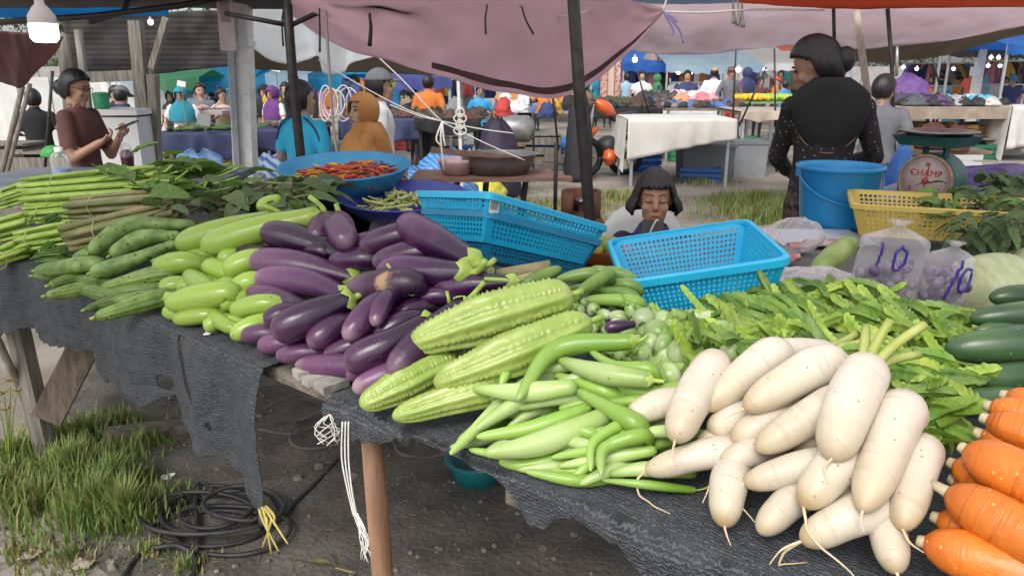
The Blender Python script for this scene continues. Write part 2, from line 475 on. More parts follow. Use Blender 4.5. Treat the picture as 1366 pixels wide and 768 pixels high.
# ---------------------------------------------------------------- vegetables
def circ(x):
    x = max(0.0, min(1.0, x)); return math.sqrt(max(0.0, 1 - (1 - x) ** 2))
def sm(x):
    x = max(0.0, min(1.0, x)); return x * x * (3 - 2 * x)
def prof(ra, rb, ta, tb, pk):
    def f(t):
        base = ta + (1 - ta) * sm(t / pk) if t < pk else 1 + (tb - 1) * sm((t - pk) / (1 - pk))
        return base * circ(t / ra) * circ((1 - t) / rb)
    return f
def closest_t(A, d): return (A - CAMP).dot(d) / d.dot(d)
def bend_to(A, px, py, slope, hmax, base, maxlen):
    B = on_pile(px, py, slope, hmax, base)
    d = ray(px, py); tc = closest_t(A, d); tb = (B - CAMP).dot(d) / d.dot(d)
    for _ in range(30):
        if (CAMP + d * tb - A).length <= maxlen: break
        tb += (tc - tb) * 0.12
    return CAMP + d * tb
def loft_veg(path, rmax, pf, seg, ribs=0, ribamp=0.0, disp=None, squash=1.0):
    n = len(path); rings = []; att = []; up = None
    for i, p in enumerate(path):
        t = 0.5 - 0.5 * math.cos(math.pi * i / (n - 1))
        d = (path[min(i + 1, n - 1)] - path[max(i - 1, 0)]).normalized()
        if up is None: up = Vector((0, 0, 1)) if abs(d.z) < 0.9 else Vector((1, 0, 0))
        sx = d.cross(up).normalized(); up = sx.cross(d).normalized()
        r = rmax * max(0.012, pf(t)); ring = []
        for j in range(seg):
            a = 2 * math.pi * j / seg; q = r
            if ribs: q *= 1 + ribamp * abs(math.cos(a * ribs / 2)) ** 0.7 - ribamp * .5
            q *= 1 + 0.045 * noise.noise(path[0] * 31 + Vector((math.cos(a) * 1.3, math.sin(a) * 1.3, t * 5)))
            if disp: q += disp(t, a, r)
            ring.append(p + (sx * math.cos(a) + up * math.sin(a) * squash) * q)
        rings.append(ring); att += [t] * seg
    return rings, att
def path_of(pts3, n, wob=0.0):
    us = [0.5 - 0.5 * math.cos(math.pi * i / (n - 1)) for i in range(n)]
    fine = spline(pts3, 60)
    out = []
    for u in us:
        x = u * 59; k = min(58, int(x)); out.append(fine[k].lerp(fine[k + 1], x - k))
    return out
def veg(name, pxs, wpx, M, label, cat, group, pf, pile, lift=0.0, minlen=0.15, maxlen=0.3, seg=14, n=18, ribs=0, ribamp=0.0, disp=None, bend=0.04, squash=1.0):
    slope, hmax = pile
    A = on_pile(*pxs[0], slope, hmax, 0.03 + lift)
    r = wpx / 2000 * depth_of(A)
    A = on_pile(*pxs[0], slope, hmax, r * 0.9 + lift)
    pts = [A]
    for q in pxs[1:]: pts.append(bend_to(pts[-1], *q, slope, hmax, r * 0.9 + lift, maxlen / (len(pxs) - 1)))
    B = pts[-1]; ln = sum((a - b).length for a, b in zip(pts, pts[1:]))
    if ln < minlen:
        h = (B - A); h.z = 0
        h = (h.normalized() if h.length > 1e-4 else EN) + EN * 0.7
        B = B + h.normalized() * (minlen - ln) + Vector((0, 0, -0.02)); pts.append(B)
    if len(pts) == 2:
        mid = (pts[0] + pts[1]) / 2; sd_ = (pts[1] - pts[0]).cross(Vector((0, 0, 1)))
        mid += sd_ * R.uniform(-bend, bend) + Vector((0, 0, R.uniform(-.2, 1) * bend * .5 * ln)); pts = [pts[0], mid, pts[1]]
    for p in pts: p.z = max(p.z, TZ + 0.008 + r * 0.75)
    path = path_of(pts, n)
    rings, att = loft_veg(path, r, pf, seg, ribs, ribamp, disp, squash)
    b = MB(); b.loft(rings)
    o = mk(name, b.v, b.f, M, None, True, None, att)
    tag(o, label, cat, group)
    return o, path, r
def calyx(o, path, r, M, stem_px=None, cov=0.16, flare=1.06, sl=0.05, sr=None, lobes=5, name='calyx'):
    """green cap over the stem end with a bent stem; parts of o"""
    B = path[-1]; d = (path[-1] - path[-4]).normalized()
    L = (path[0] - B).length * cov; sx = d.orthogonal().normalized(); sy = d.cross(sx)
    rb = r * 0.62; seg = lobes * 4; rings = []
    sr = sr or r * 0.2
    for k, (z, q) in enumerate(((-1.0, 1.0), (-0.6, 0.98), (-0.25, 0.86), (0.0, 0.62), (0.12, 0.4), (0.3, 0.26))):
        ring = []
        for j in range(seg):
            a = 2 * math.pi * j / seg; lob = (0.5 + 0.5 * math.cos(a * lobes)) if k < 3 else 1
            zz = z * (0.35 + 0.65 * lob) if k < 3 else z
            ring.append(B + d * (zz * L) + (sx * math.cos(a) + sy * math.sin(a)) * (rb * q * flare * (1.08 if k == 0 else 1.06 if k == 1 else 1)))
        rings.append(ring)
    b = MB(); b.loft(rings, close0=False); c = b.build(name, M, o, smooth=True)
    if stem_px:
        dd = ray(*stem_px); T = CAMP + dd * closest_t(B, dd)
        if (T - B).length > sl * 2: T = B + (T - B).normalized() * sl * 2
    else: T = B + (d + Vector((R.uniform(-.5, .5), R.uniform(-.2, .5), R.uniform(0, .6)))).normalized() * sl
    b = MB(); b.tube(bez(B - d * .004, B + d * sl * .5, T, 7), sr, 8, sr * .85); b.build('stem', M, o, smooth=True)

M_stem = mat('fresh stem', (0.22, 0.34, 0.05), (0.36, 0.46, 0.10), scale=30, rough=0.5, bump=0.15)
M_purple = mat('purple eggplant', None, (0.10, 0.065, 0.09), scale=17, rough=0.26, bump=0.05, bscale=90, var=0.4,
               tramp=[(0.0, (0.22, 0.14, 0.18)), (0.09, (0.085, 0.030, 0.080)), (0.28, (0.046, 0.008, 0.052)), (0.65, (0.022, 0.004, 0.030)), (1.0, (0.012, 0.003, 0.016))],
               spots=((0.20, 0.16, 0.17), 110, 0.12, 0.56), contrast=(0.50, 0.74), spec=.6, mixamt=.22)
M_purple2 = mat('violet eggplant', None, (0.125, 0.085, 0.105), scale=15, rough=0.34, bump=0.05, bscale=90, var=0.3,
               tramp=[(0.0, (0.27, 0.19, 0.21)), (0.10, (0.15, 0.06, 0.13)), (0.5, (0.075, 0.020, 0.080)), (1.0, (0.026, 0.006, 0.032))],
               spots=((0.28, 0.23, 0.23), 100, 0.13, 0.55), contrast=(0.48, 0.72), spec=.55, mixamt=.28)
M_scar = mat('scarred eggplant', None, (0.34, 0.21, 0.12), scale=9, rough=0.4, bump=0.12, bscale=90,
               tramp=[(0.0, (0.18, 0.10, 0.15)), (0.2, (0.04, 0.012, 0.042)), (1.0, (0.014, 0.004, 0.017))], contrast=(0.60, 0.66), mixamt=1.0)
PU = (0.46, 0.23); pu = prof(.15, .05, .82, .60, .32)
G_pu = 'purple eggplants heaped on the shade net'
# blossom end, stem end, width, lift, material, stem tip, label
purple = [
 ((348, 307), (478, 350), 42, .055, 0, (512, 334), 'dark purple eggplant with upturned end lying on top of the heap, stem bent up'),
 ((334, 347), (480, 374), 42, .035, 1, None, 'glossy violet eggplant stretched across the heap under the upturned one'),
 ((341, 371), (468, 398), 40, .02, 1, None, 'dull mauve eggplant with a tan patch facing the green eggplants'),
 ((332, 390), (405, 410), 32, 0, 1, None, None), ((314, 338), (360, 346), 34, 0, 0, None, None), ((362, 303), (412, 318), 36, .02, 0, None, None),
 ((420, 322), (434, 297), 36, .02, 0, None, None), ((462, 326), (452, 299), 42, .04, 0, (448, 272), 'stubby purple eggplant with three upright stem prongs behind the heap'),
 ((480, 328), (548, 312), 36, .03, 0, (566, 300), None), ((458, 330), (502, 322), 28, .01, 0, None, None), ((497, 350), (572, 335), 38, .01, 0, None, None),
 ((535, 295), (638, 352), 44, .06, 0, (660, 346), 'long purple eggplant leaning against the tilted blue basket'),
 ((505, 362), (628, 364), 48, .025, 0, None, 'fat dark eggplant with a brown blemish lying below the tilted basket'),
 ((580, 385), (690, 376), 34, .01, 0, (646, 372), 'smooth eggplant lying just behind the longest bitter gourd'),
 ((499, 434), (516, 397), 27, .075, 0, (516, 352), 'slim small eggplant with a tall straight stem standing on the heap'),
 ((464, 386), (546, 378), 44, .045, 2, (566, 377), 'purple eggplant with a tan scarred end in the middle of the heap'),
 ((528, 404), (588, 394), 26, .01, 0, (600, 398), None),
 ((363, 446), (472, 398), 50, .045, 0, None, 'big glossy purple eggplant slanting down the front of the heap'),
 ((460, 452), (508, 405), 42, .045, 0, None, 'dark eggplant with a bright magenta tip beside the slim small one'),
 ((412, 462), (455, 432), 42, .02, 0, None, None), ((432, 476), (485, 458), 30, 0, 0, None, None),
 ((394, 487), (474, 489), 32, 0, 1, None, 'pale violet eggplant lying level on the net at the foot of the heap'),
 ((404, 470), (432, 468), 24, 0, 1, None, None), ((369, 475), (412, 470), 26, 0, 1, None, None), ((345, 461), (382, 458), 28, 0, 1, None, None),
 ((323, 448), (358, 445), 27, 0, 1, None, None), ((352, 430), (388, 418), 32, .02, 0, None, None),
 ((458, 488), (578, 425), 48, .03, 0, (640, 392), 'large dull purple eggplant sloping towards the plank ends'),
 ((520, 502), (622, 402), 46, .05, 2, (646, 376), 'scarred dark eggplant squeezed between the heap and the bitter gourds'),
 ((470, 523), (535, 494), 36, 0, 1, None, 'mauve eggplant poking over the net edge next to the bitter gourds'),
 ((462, 502), (492, 492), 24, 0, 1, None, None), ((562, 490), (592, 460), 24, 0, 0, None, None), ((500, 452), (545, 426), 32, .03, 0, (596, 388), None),
 ((430, 420), (480, 395), 34, .0, 0, None, None), ((395, 445), (430, 425), 34, .0, 0, None, None), ((520, 430), (560, 410), 34, .0, 0, None, None),
 ((545, 345), (600, 330), 32, -.01, 0, None, None), ((440, 350), (490, 345), 34, -.01, 0, None, None), ((380, 330), (430, 335), 34, -.01, 0, None, None)]
for A, B, wpx, lf, mi, st, lab in purple:
    o, path, r = veg('purple_eggplant', [A, B], wpx, (M_purple, M_purple2, M_scar)[mi], lab or 'purple eggplant ' + ('at the back of the heap below the trays' if A[1] < 335 else 'wedged under the stretched violet ones' if A[1] < 400 and A[0] < 460 else 'in the middle of the heap under the tilted basket side' if A[1] < 420 else 'at the net edge beside the green eggplants' if A[0] < 385 else 'in the bottom row above the plank ends' if A[1] > 455 else 'packed in the front face of the heap'), 'eggplant', G_pu, pu, PU, lf, 0.16, 0.30, bend=0.07)
    if st or lab: calyx(o, path, r, M_stem, st, cov=.115, sl=0.055)
o, path, r = veg('purple_eggplant', [(806, 438), (848, 432)], 18, M_purple, 'single tiny purple eggplant lying among the small green eggplants', 'eggplant', None, pu, (.35, .11), .05, .05, .12)

M_green = mat('green eggplant', None, (0.32, 0.40, 0.075), scale=14, rough=0.24, bump=0.05, bscale=80, var=0.14, coat=0.15,
              tramp=[(0.0, (0.30, 0.42, 0.09)), (0.25, (0.27, 0.42, 0.06)), (0.8, (0.22, 0.36, 0.04)), (1.0, (0.26, 0.33, 0.06))],
              spots=((0.13, 0.13, 0.03), 55, 0.14, 0.60))
GR = (0.42, 0.17); gp = prof(.16, .07, .86, .72, .3); G_gr = 'long green eggplants heaped beside the purple ones'
greens = [
 ((234, 328), (372, 291), 36, .03, (350, 274), 'long green eggplant with a hooked stem lying across the top of the green heap'),
 ((268, 330), (428, 288), 40, .05, (412, 262), 'longest green eggplant with a browning stem end on the green heap'),
 ((205, 358), (248, 350), 32, .02, None, None), ((243, 350), (278, 340), 26, 0, None, None), ((275, 354), (300, 362), 29, .01, None, None),
 ((293, 352), (322, 335), 29, .02, None, None), ((298, 363), (342, 346), 34, .02, None, None), ((248, 365), (278, 386), 27, .01, None, None),
 ((275, 373), (297, 376), 19, 0, None, None), ((214, 386), (242, 380), 27, 0, None, None), ((237, 384), (257, 381), 22, 0, None, None),
 ((221, 406), (302, 391), 37, .025, None, 'smooth pale green eggplant lying level on the front of the green heap'),
 ((295, 386), (312, 378), 23, 0, None, None), ((311, 387), (342, 375), 31, .02, None, None), ((211, 396), (232, 399), 19, 0, None, None),
 ((220, 414), (242, 419), 21, 0, None, None), ((293, 409), (324, 398), 27, .01, None, None), ((307, 414), (360, 405), 29, .02, None, None),
 ((231, 428), (280, 420), 24, 0, None, None), ((272, 440), (297, 428), 22, 0, None, None), ((280, 416), (303, 434), 21, .01, None, None),
 ((297, 434), (322, 428), 21, 0, None, None), ((307, 449), (352, 430), 29, 0, None, None), ((203, 350), (217, 345), 20, 0, None, None),
 ((343, 276), (380, 270), 26, .02, None, 'pale green eggplant set behind the heap next to the leafy greens'), ((255, 345), (300, 330), 30, -.01, None, None), ((262, 395), (300, 385), 30, -.02, None, None), ((325, 405), (352, 395), 26, -.01, None, None)]
for A, B, wpx, lf, st, lab in greens:
    o, path, r = veg('green_eggplant', [A, B], wpx, M_green, lab or 'green eggplant end ' + ('in the top row under the two long ones' if A[1] < 372 else 'in the bottom row on the net' if A[1] > 418 else 'touching the ridged gourds' if A[0] < 245 else 'touching the purple eggplants' if A[0] > 290 else 'in the middle of the green heap'), 'eggplant', G_gr, gp, GR, lf, 0.17, 0.36, bend=0.05)
    if st: calyx(o, path, r, M_stem, st, sl=0.07)

M_luffa = mat('ridge gourd', (0.075, 0.135, 0.025), (0.17, 0.25, 0.055), scale=26, rough=0.5, bump=0.25, bscale=90, var=0.18, spots=((0.05, 0.09, 0.02), 60, 0.22, 0.4))
M_snake = mat('striped gourd', (0.085, 0.155, 0.028), (0.20, 0.30, 0.08), scale=30, rough=0.45, bump=0.15, bscale=90, var=0.12, stretch=(1, 1, 1), spots=((0.04, 0.08, 0.015), 45, 0.2, 0.45))
RG = (0.4, 0.14); lp = prof(.07, .06, .6, .5, .38); sp_ = prof(.12, .06, .8, .55, .4)
gourds = [
 ([(119, 337), (175, 302), (262, 300)], 27, 1, .05, 'thick curved striped gourd arching over the gourd heap'),
 ([(147, 341), (190, 318), (240, 314)], 25, 1, .035, 'curved striped gourd tucked under the arching one'),
 ([(121, 364), (165, 352), (236, 324)], 24, 1, .03, 'pale striped gourd with a bend, lying below the curved pair'),
 ([(47, 361), (126, 352)], 23, 1, .02, 'blunt striped gourd pointing at the cut stems'),
 ([(135, 384), (220, 364)], 23, 0, .02, None), ([(62, 398), (115, 388)], 20, 0, 0, None), ([(100, 384), (145, 393)], 19, 0, .01, None),
 ([(130, 394), (220, 380)], 20, 0, 0, None), ([(115, 416), (165, 399)], 18, 0, 0, None), ([(127, 426), (222, 396)], 27, 0, 0, 'ridged gourd lying lowest on the net next to the green eggplants'),
 ([(66, 384), (98, 374)], 18, 0, 0, None), ([(88, 374), (138, 376)], 16, 0, 0, None), ([(97, 346), (128, 336)], 16, 1, 0, None), ([(45, 371), (75, 370)], 14, 0, 0, None), ([(185, 346), (238, 330)], 18, 1, 0, None), ([(140, 412), (215, 392)], 18, 0, -.01, None)]
for pts, wpx, k, lf, lab in gourds:
    o, path, r = veg('ridge_gourd' if k == 0 else 'striped_gourd', pts, wpx, (M_luffa, M_snake)[k], lab or ('ridged green gourd wedged into the gourd heap' if k == 0 else 'striped green gourd half hidden in the gourd heap'),
        'gourd', 'green gourds heaped near the cut stems', (lp, sp_)[k], RG, lf, 0.2, 0.42, seg=40 if k == 0 else 24, n=22, ribs=10, ribamp=(0.13, 0.03)[k])
    b = MB(); d = (path[0] - path[2]).normalized(); b.tube([path[0], path[0] + d * 0.012], 0.005, 6, 0.003); b.build('stem_stub', M_stem, o, smooth=True)

M_bitter = mat('bitter gourd', (0.23, 0.34, 0.055), (0.38, 0.46, 0.13), scale=14, rough=0.33, bump=0.12, bscale=70, var=0.08, coat=0.1, contrast=(.3, .7))
def warts(seed):
    def f(t, a, r):
        e = min(1, t * 8) * min(1, (1 - t) * 8)
        k = a * 12 / (2 * math.pi); fr = k - math.floor(k); row = math.floor(k)
        smooth_r = math.cos((fr - .5) * math.pi) ** 2 if row % 2 == 0 else 0
        v = 0.12 * smooth_r
        if row % 2 == 1:
            q = noise.noise(Vector((t * 30 + seed, a * 9, seed)))
            u = t * 32 + row * 1.7 + 0.8 * noise.noise(Vector((t * 9, row * 3, seed)))
            c = math.sin(u * math.pi) ** 2 * math.sin(fr * math.pi) ** 1.2
            v = 0.15 * c + 0.06 * q - 0.05
        else: v += 0.025 * noise.noise(Vector((t * 22, a * 6, seed + 9)))
        return r * v * e
    return f
BT = (0.42, 0.12); bpf = prof(.12, .12, .58, .80, .5)
for i, (A, B, wpx, lf, lab) in enumerate([
 ((546, 460), (764, 392), 66, .055, 'longest pale bitter gourd lying on top beside the purple eggplants'),
 ((579, 513), (789, 428), 60, .045, 'yellowish bitter gourd in front of the longest one'),
 ((480, 541), (610, 476), 50, .01, 'bitter gourd whose tip hangs over the net edge next to the eggplants'),
 ((523, 556), (652, 518), 50, .01, 'bitter gourd lying lowest on the net above the post')]):
    o, path, r = veg('bitter_gourd', [A, B], wpx, M_bitter, lab, 'bitter gourd', 'bitter gourds', bpf, BT, lf, 0.2, 0.38, seg=72, n=110, disp=warts(i * 3.1), bend=0.03)
    b = MB(); d = (path[-1] - path[-4]).normalized(); b.tube([path[-1] - d * .003, path[-1] + d * 0.02], 0.006, 8); b.build('stem', M_stem, o, smooth=True)

M_long = mat('pale long eggplant', None, (0.40, 0.50, 0.20), scale=9, rough=0.36, bump=0.06, bscale=70, var=0.16, coat=0.1,
             tramp=[(0.0, (0.22, 0.36, 0.06)), (0.25, (0.38, 0.50, 0.19)), (0.6, (0.38, 0.49, 0.19)), (0.85, (0.26, 0.40, 0.08)), (1.0, (0.15, 0.28, 0.04))], spots=((0.2, 0.2, 0.06), 50, .12, .6))
M_long2 = mat('green long eggplant', None, (0.28, 0.43, 0.08), scale=9, rough=0.36, bump=0.06, bscale=70, var=0.16, coat=0.1,
             tramp=[(0.0, (0.30, 0.45, 0.12)), (0.4, (0.22, 0.38, 0.06)), (1.0, (0.13, 0.27, 0.025))], spots=((0.2, 0.2, 0.06), 50, .12, .6))
LG = (0.42, 0.13); lgp = prof(.12, .05, .52, .76, .60)
longs = [
 ([(690, 534), (742, 466), (850, 455)], 30, 1, .075, 'long bent eggplant with a deep green stem end crossing the pale heap'),
 ([(668, 514), (692, 468), (748, 448)], 23, 1, .06, 'dull green eggplant curving over beside the bitter gourd'),
 ([(641, 493), (782, 486)], 21, 0, .04, None), ([(630, 518), (700, 523), (770, 515)], 27, 0, .06, None), ([(745, 480), (800, 497), (870, 507)], 28, 0, .065, 'whitish eggplant with a fat end next to the small round eggplants'),
 ([(785, 466), (820, 488), (866, 492)], 18, 1, .07, None), ([(768, 520), (840, 560)], 28, 1, .045, None), ([(775, 510), (877, 527)], 26, 1, .03, None),
 ([(635, 583), (715, 570), (787, 543)], 25, 1, .035, None), ([(645, 605), (725, 590), (814, 552)], 36, 0, .03, 'broad streaked pale eggplant low in the long green heap'), ([(600, 606), (668, 542)], 27, 0, .015, None),
 ([(630, 576), (712, 524)], 30, 0, .03, None), ([(722, 575), (792, 598)], 22, 0, .03, None), ([(788, 628), (792, 590), (832, 565)], 19, 1, .045, None),
 ([(802, 634), (806, 598), (856, 580)], 22, 1, .05, 'hooked bright green eggplant curling beside the radishes'), ([(727, 600), (782, 603)], 22, 1, .01, None), ([(665, 622), (700, 628), (748, 612)], 22, 1, 0, None),
 ([(727, 632), (778, 629)], 18, 1, 0, None), ([(745, 622), (877, 600)], 20, 0, .02, None), ([(773, 646), (818, 626)], 21, 0, .01, None), ([(803, 640), (862, 646)], 13, 1, .01, None),
 ([(810, 632), (864, 625)], 22, 0, .01, None), ([(735, 542), (792, 514)], 22, 0, .02, None), ([(680, 557), (732, 534)], 20, 1, .01, None), ([(675, 572), (718, 547)], 18, 0, .01, None),
 ([(605, 524), (670, 531)], 14, 0, .03, None), ([(700, 561), (738, 545)], 20, 1, 0, None), ([(600, 602), (642, 588)], 16, 0, 0, None), ([(868, 532), (894, 520)], 22, 1, .01, None),
 ([(760, 560), (800, 545)], 24, 0, 0, None), ([(690, 600), (740, 585)], 26, 1, -.01, None), ([(790, 560), (850, 545)], 26, 1, 0, None), ([(800, 585), (860, 570)], 24, 0, 0, None), ([(660, 560), (700, 530)], 26, 1, -.01, None), ([(700, 510), (760, 495)], 26, 1, 0, None), ([(840, 610), (880, 590)], 20, 1, 0, None), ([(820, 520), (870, 500)], 24, 0, .0, None),
 ([(655, 540), (720, 505)], 26, 0, .03, None), ([(668, 590), (745, 560)], 24, 1, .015, None), ([(640, 560), (690, 545)], 24, 0, .01, None), ([(745, 545), (820, 530)], 28, 1, .02, None), ([(700, 612), (770, 585)], 26, 0, .01, None), ([(780, 612), (850, 590)], 24, 1, .015, None), ([(690, 632), (740, 622)], 20, 0, 0, None), ([(740, 500), (800, 520)], 24, 1, .04, None), ([(610, 590), (650, 565)], 22, 1, .005, None), ([(820, 565), (870, 560)], 24, 0, .01, None), ([(760, 640), (800, 612)], 20, 1, .01, None),
 ([(650, 600), (700, 580)], 20, 0, .02, None), ([(715, 560), (780, 575)], 20, 1, .035, None), ([(735, 610), (800, 600)], 18, 1, .03, None), ([(690, 545), (760, 530)], 20, 0, .04, None), ([(755, 585), (825, 575)], 20, 0, .03, None), ([(700, 628), (765, 640)], 18, 1, .015, None), ([(660, 575), (715, 590)], 18, 1, .03, None), ([(790, 540), (860, 535)], 20, 1, .035, None), ([(725, 520), (785, 500)], 20, 0, .045, None), ([(835, 588), (880, 575)], 18, 0, .03, None), ([(625, 600), (690, 610)], 18, 1, .01, None)]
for pts, wpx, k, lf, lab in longs:
    wpx *= 1.03
    o, path, r = veg('long_eggplant', pts, wpx, (M_long, M_long2)[k], lab or ('pale whitish eggplant ' if k == 0 else 'slender green eggplant ') + ('at the bitter gourd side of the tangle' if pts[0][0] < 680 and pts[0][1] < 570 else 'lowest in the tangle at the net edge' if pts[0][1] > 595 else 'beside the white radishes' if pts[-1][0] > 845 else 'near the top of the tangle' if pts[0][1] < 520 else 'in the middle of the tangle'),
        'eggplant', 'long slender eggplants between bitter gourds and radishes', lgp, LG, lf, 0.14, 0.3, n=16, bend=0.06)
    if k == 1 or lab:
        calyx(o, path, r, M_stem, None, cov=.1, sl=0.02)

M_cuke = mat('green cucumber', (0.085, 0.17, 0.03), (0.19, 0.30, 0.065), scale=12, rough=0.4, bump=0.12, bscale=60, var=0.15, coat=.1)
cp = prof(.22, .2, .82, .8, .5)
for A, B, wpx, lf in [((696, 379), (749, 358), 19, .03), ((741, 373), (788, 365), 18, .03), ((769, 391), (810, 367), 20, .05), ((785, 360), (807, 362), 15, .01), ((802, 360), (828, 365), 17, .01),
                      ((804, 378), (840, 380), 17, .02), ((799, 387), (838, 391), 14, .03), ((750, 385), (790, 380), 18, 0), ((800, 400), (850, 410), 18, .0)]:
    veg('cucumber', [A, B], wpx, M_cuke, 'small green cucumber lying behind the bitter gourds', 'cucumber', 'small cucumbers behind the bitter gourds', cp, (.3, .16), lf, .09, .14)
veg('luffa', [(780, 399), (845, 402)], 19, M_long2, 'light green smooth luffa lying under the small eggplants', 'gourd', None, cp, (.3, .15), .02, .12, .2)

# daikon radishes
M_daikon = mat('white radish', None, (0.46, 0.36, 0.26), scale=9, rough=0.45, bump=0.08, bscale=60, var=0.05, sss=0.08,
               tramp=[(0.0, (0.40, 0.29, 0.15)), (0.09, (0.52, 0.45, 0.32)), (0.35, (0.60, 0.55, 0.46)), (0.8, (0.58, 0.51, 0.44)), (1.0, (0.50, 0.43, 0.33))],
               spots=((0.33, 0.24, 0.15), 60, .10, .50), contrast=(.40, .70), mixamt=.5, rings=(.2, 26, (.40, .31, .21), .35))
M_root = mat('radish root', (0.55, 0.42, 0.26), (0.66, 0.54, 0.38), scale=20, rough=0.7)
M_petiole = mat('radish stalk', (0.26, 0.32, 0.06), (0.40, 0.44, 0.13), scale=18, rough=0.5)
DK = (0.5, 0.17); dkp = prof(.20, .17, .78, .94, .6)
daikon = [
 ((900, 588), (962, 472), 57, .05, 0, 'long white radish standing aslant next to the long green eggplants'), ((836, 560), (884, 538), 42, .02, 0, None), ((938, 546), (1024, 476), 53, .045, 1, 'white radish lying over the pile behind the middle row'),
 ((1005, 490), (1042, 470), 38, .03, 1, None), ((992, 545), (1092, 488), 58, .06, 1, 'plump white radish with olive stalks crowning the pile'), ((946, 580), (985, 555), 44, .01, 0, None), ((976, 590), (1035, 560), 50, .02, 0, None),
 ((1008, 600), (1112, 540), 56, .045, 0, None), ((1110, 612), (1164, 480), 72, .085, 1, 'big upright white radish with cut green stalks on top of the pile'), ((1150, 682), (1200, 555), 72, .06, 0, 'largest white radish leaning in front of the upright one'),
 ((1203, 706), (1226, 612), 62, .03, 0, 'white radish leaning next to the carrots'), ((1196, 764), (1180, 690), 56, .0, 0, 'white radish lying lowest beside the carrots'), ((1068, 722), (1154, 682), 58, .02, 2, 'white radish with long hairy roots lying on the net'),
 ((1070, 675), (1126, 612), 64, .04, 2, None), ((992, 645), (1084, 620), 47, .025, 0, 'small pointed white radish in the front row'), ((962, 625), (1004, 602), 43, .015, 2, None), ((860, 628), (955, 603), 44, .01, 2, 'tan tinged white radish lying against the long eggplants'),
 ((966, 702), (974, 638), 55, 0, 0, 'short round-ended white radish at the front of the pile'), ((1012, 710), (1066, 660), 50, 0, 0, None), ((1118, 676), (1142, 630), 48, .01, 0, None), ((1060, 600), (1110, 570), 50, .0, 0, None), ((1090, 660), (1150, 620), 50, -.01, 0, None), ((930, 600), (980, 580), 46, -.01, 0, None)]
for A, B, wpx, lf, k, lab in daikon:
    o, path, r = veg('white_radish', [A, B], wpx, M_daikon, lab or 'white radish ' + ('peeping out behind the plump stalked one' if B == (1042, 470) else 'tucked between slanted radish and long eggplants' if A == (836, 560) else 'with only its round tip showing under the slanted one' if A == (946, 580) else 'half hidden under the plump stalked one' if A == (976, 590) else 'reaching under the big upright one' if A == (1008, 600) else 'with fine roots below the upright one' if A == (1070, 675) else 'small and rooty above the short round-ended one' if A == (962, 625) else 'short, beside the short round-ended one' if A == (1012, 710) else 'buried inside the pile'), 'radish', 'white radishes piled at the front', dkp, DK, lf, 0.17, 0.24, seg=20, n=22, bend=0.04)
    if k == 1:
        d = (path[-1] - path[-5]).normalized()
        for q in range(5):
            a = q * 1.3; sx = d.orthogonal().normalized(); sy = d.cross(sx)
            off = (sx * math.cos(a) + sy * math.sin(a))
            p0 = path[-1] - d * .006 + off * .010; ln = R.uniform(.04, .07)
            b = MB(); b.tube(bez(p0, p0 + d * ln * .5 + off * .008, p0 + d * ln + off * .03 + Vector((0.015, 0, .0)), 7), .0075, 8, .006); b.build('stalk', M_petiole, o, smooth=True)
    if k == 2 or lab:
        d = (path[0] - path[3]).normalized()
        for q in range(2 if k == 2 else 1):
            p0 = path[0] - d * .002; pts = [p0]; dd = d.copy()
            for s in range((7 if q == 0 else 3) if k == 2 else 2):
                dd = (dd + Vector((R.uniform(-.1, .75), R.uniform(-.35, .35), R.uniform(-.30, .15)))).normalized()
                pts.append(pts[-1] + dd * R.uniform(.012, .022)); pts[-1].z = max(pts[-1].z, TZ + .012)
            b = MB(); b.tube(spline(pts, 18), .0021, 6, .0006); b.build('root', M_root, o, smooth=True)

# carrots
M_carrot = mat('carrot', None, (0.50, 0.12, 0.012), scale=13, rough=0.42, bump=0.3, bscale=55, var=0.1, coat=.1,
               tramp=[(0, (0.50, 0.12, 0.012)), (0.1, (0.68, 0.18, 0.018)), (1, (0.70, 0.20, 0.02))], spots=((0.80, 0.42, 0.14), 70, .12, .5), rings=(.45, 42, (.40, .10, .01), .45))
M_stub = mat('carrot crown', (0.34, 0.28, 0.16), (0.48, 0.42, 0.28), scale=30, rough=.7, bump=.3)
CT = (0.5, 0.14); cpf = prof(.10, .06, .82, .35, .15)
for A, B, wpx, lf, lab in [
 ((1340, 527), (1460, 560), 34, .0, 'carrot lying farthest back, next to the dark cucumbers'), ((1318, 541), (1490, 590), 40, .02, 'carrot with a round pale crown just below the dark cucumbers'), ((1314, 558), (1480, 620), 42, .03, 'carrot with a greyish crown in the second row'), ((1306, 578), (1480, 640), 36, .01, 'thin carrot pinched between two thicker ones'),
 ((1286, 598), (1500, 710), 62, .05, 'thick carrot with a pale scar on its crown in the middle of the pile'), ((1270, 618), (1400, 680), 42, .01, 'carrot end peeping out under the thick middle one'), ((1272, 640), (1420, 720), 40, .0, 'short carrot shoulder hidden in the lower row'), ((1262, 655), (1500, 790), 64, .045, 'thick carrot with a long white stem stub'),
 ((1230, 722), (1480, 800), 62, .015, 'cracked carrot lying lowest on the table'), ((1248, 690), (1380, 740), 42, .0, 'carrot squeezed beside the radishes')]:
    o, path, r = veg('carrot', [A, B], wpx * 1.12, M_carrot, lab, 'carrot', 'carrots piled beside the radishes', cpf, CT, lf, .2, .26, seg=18, n=20, bend=.02)
    d = (path[0] - path[3]).normalized(); b = MB()
    b.tube([path[0] - d * .004, path[0] + d * .004, path[0] + d * (.018 if 'stub' in lab else .006)], .008, 10, .0055); b.build('crown', M_stub, o, smooth=True)

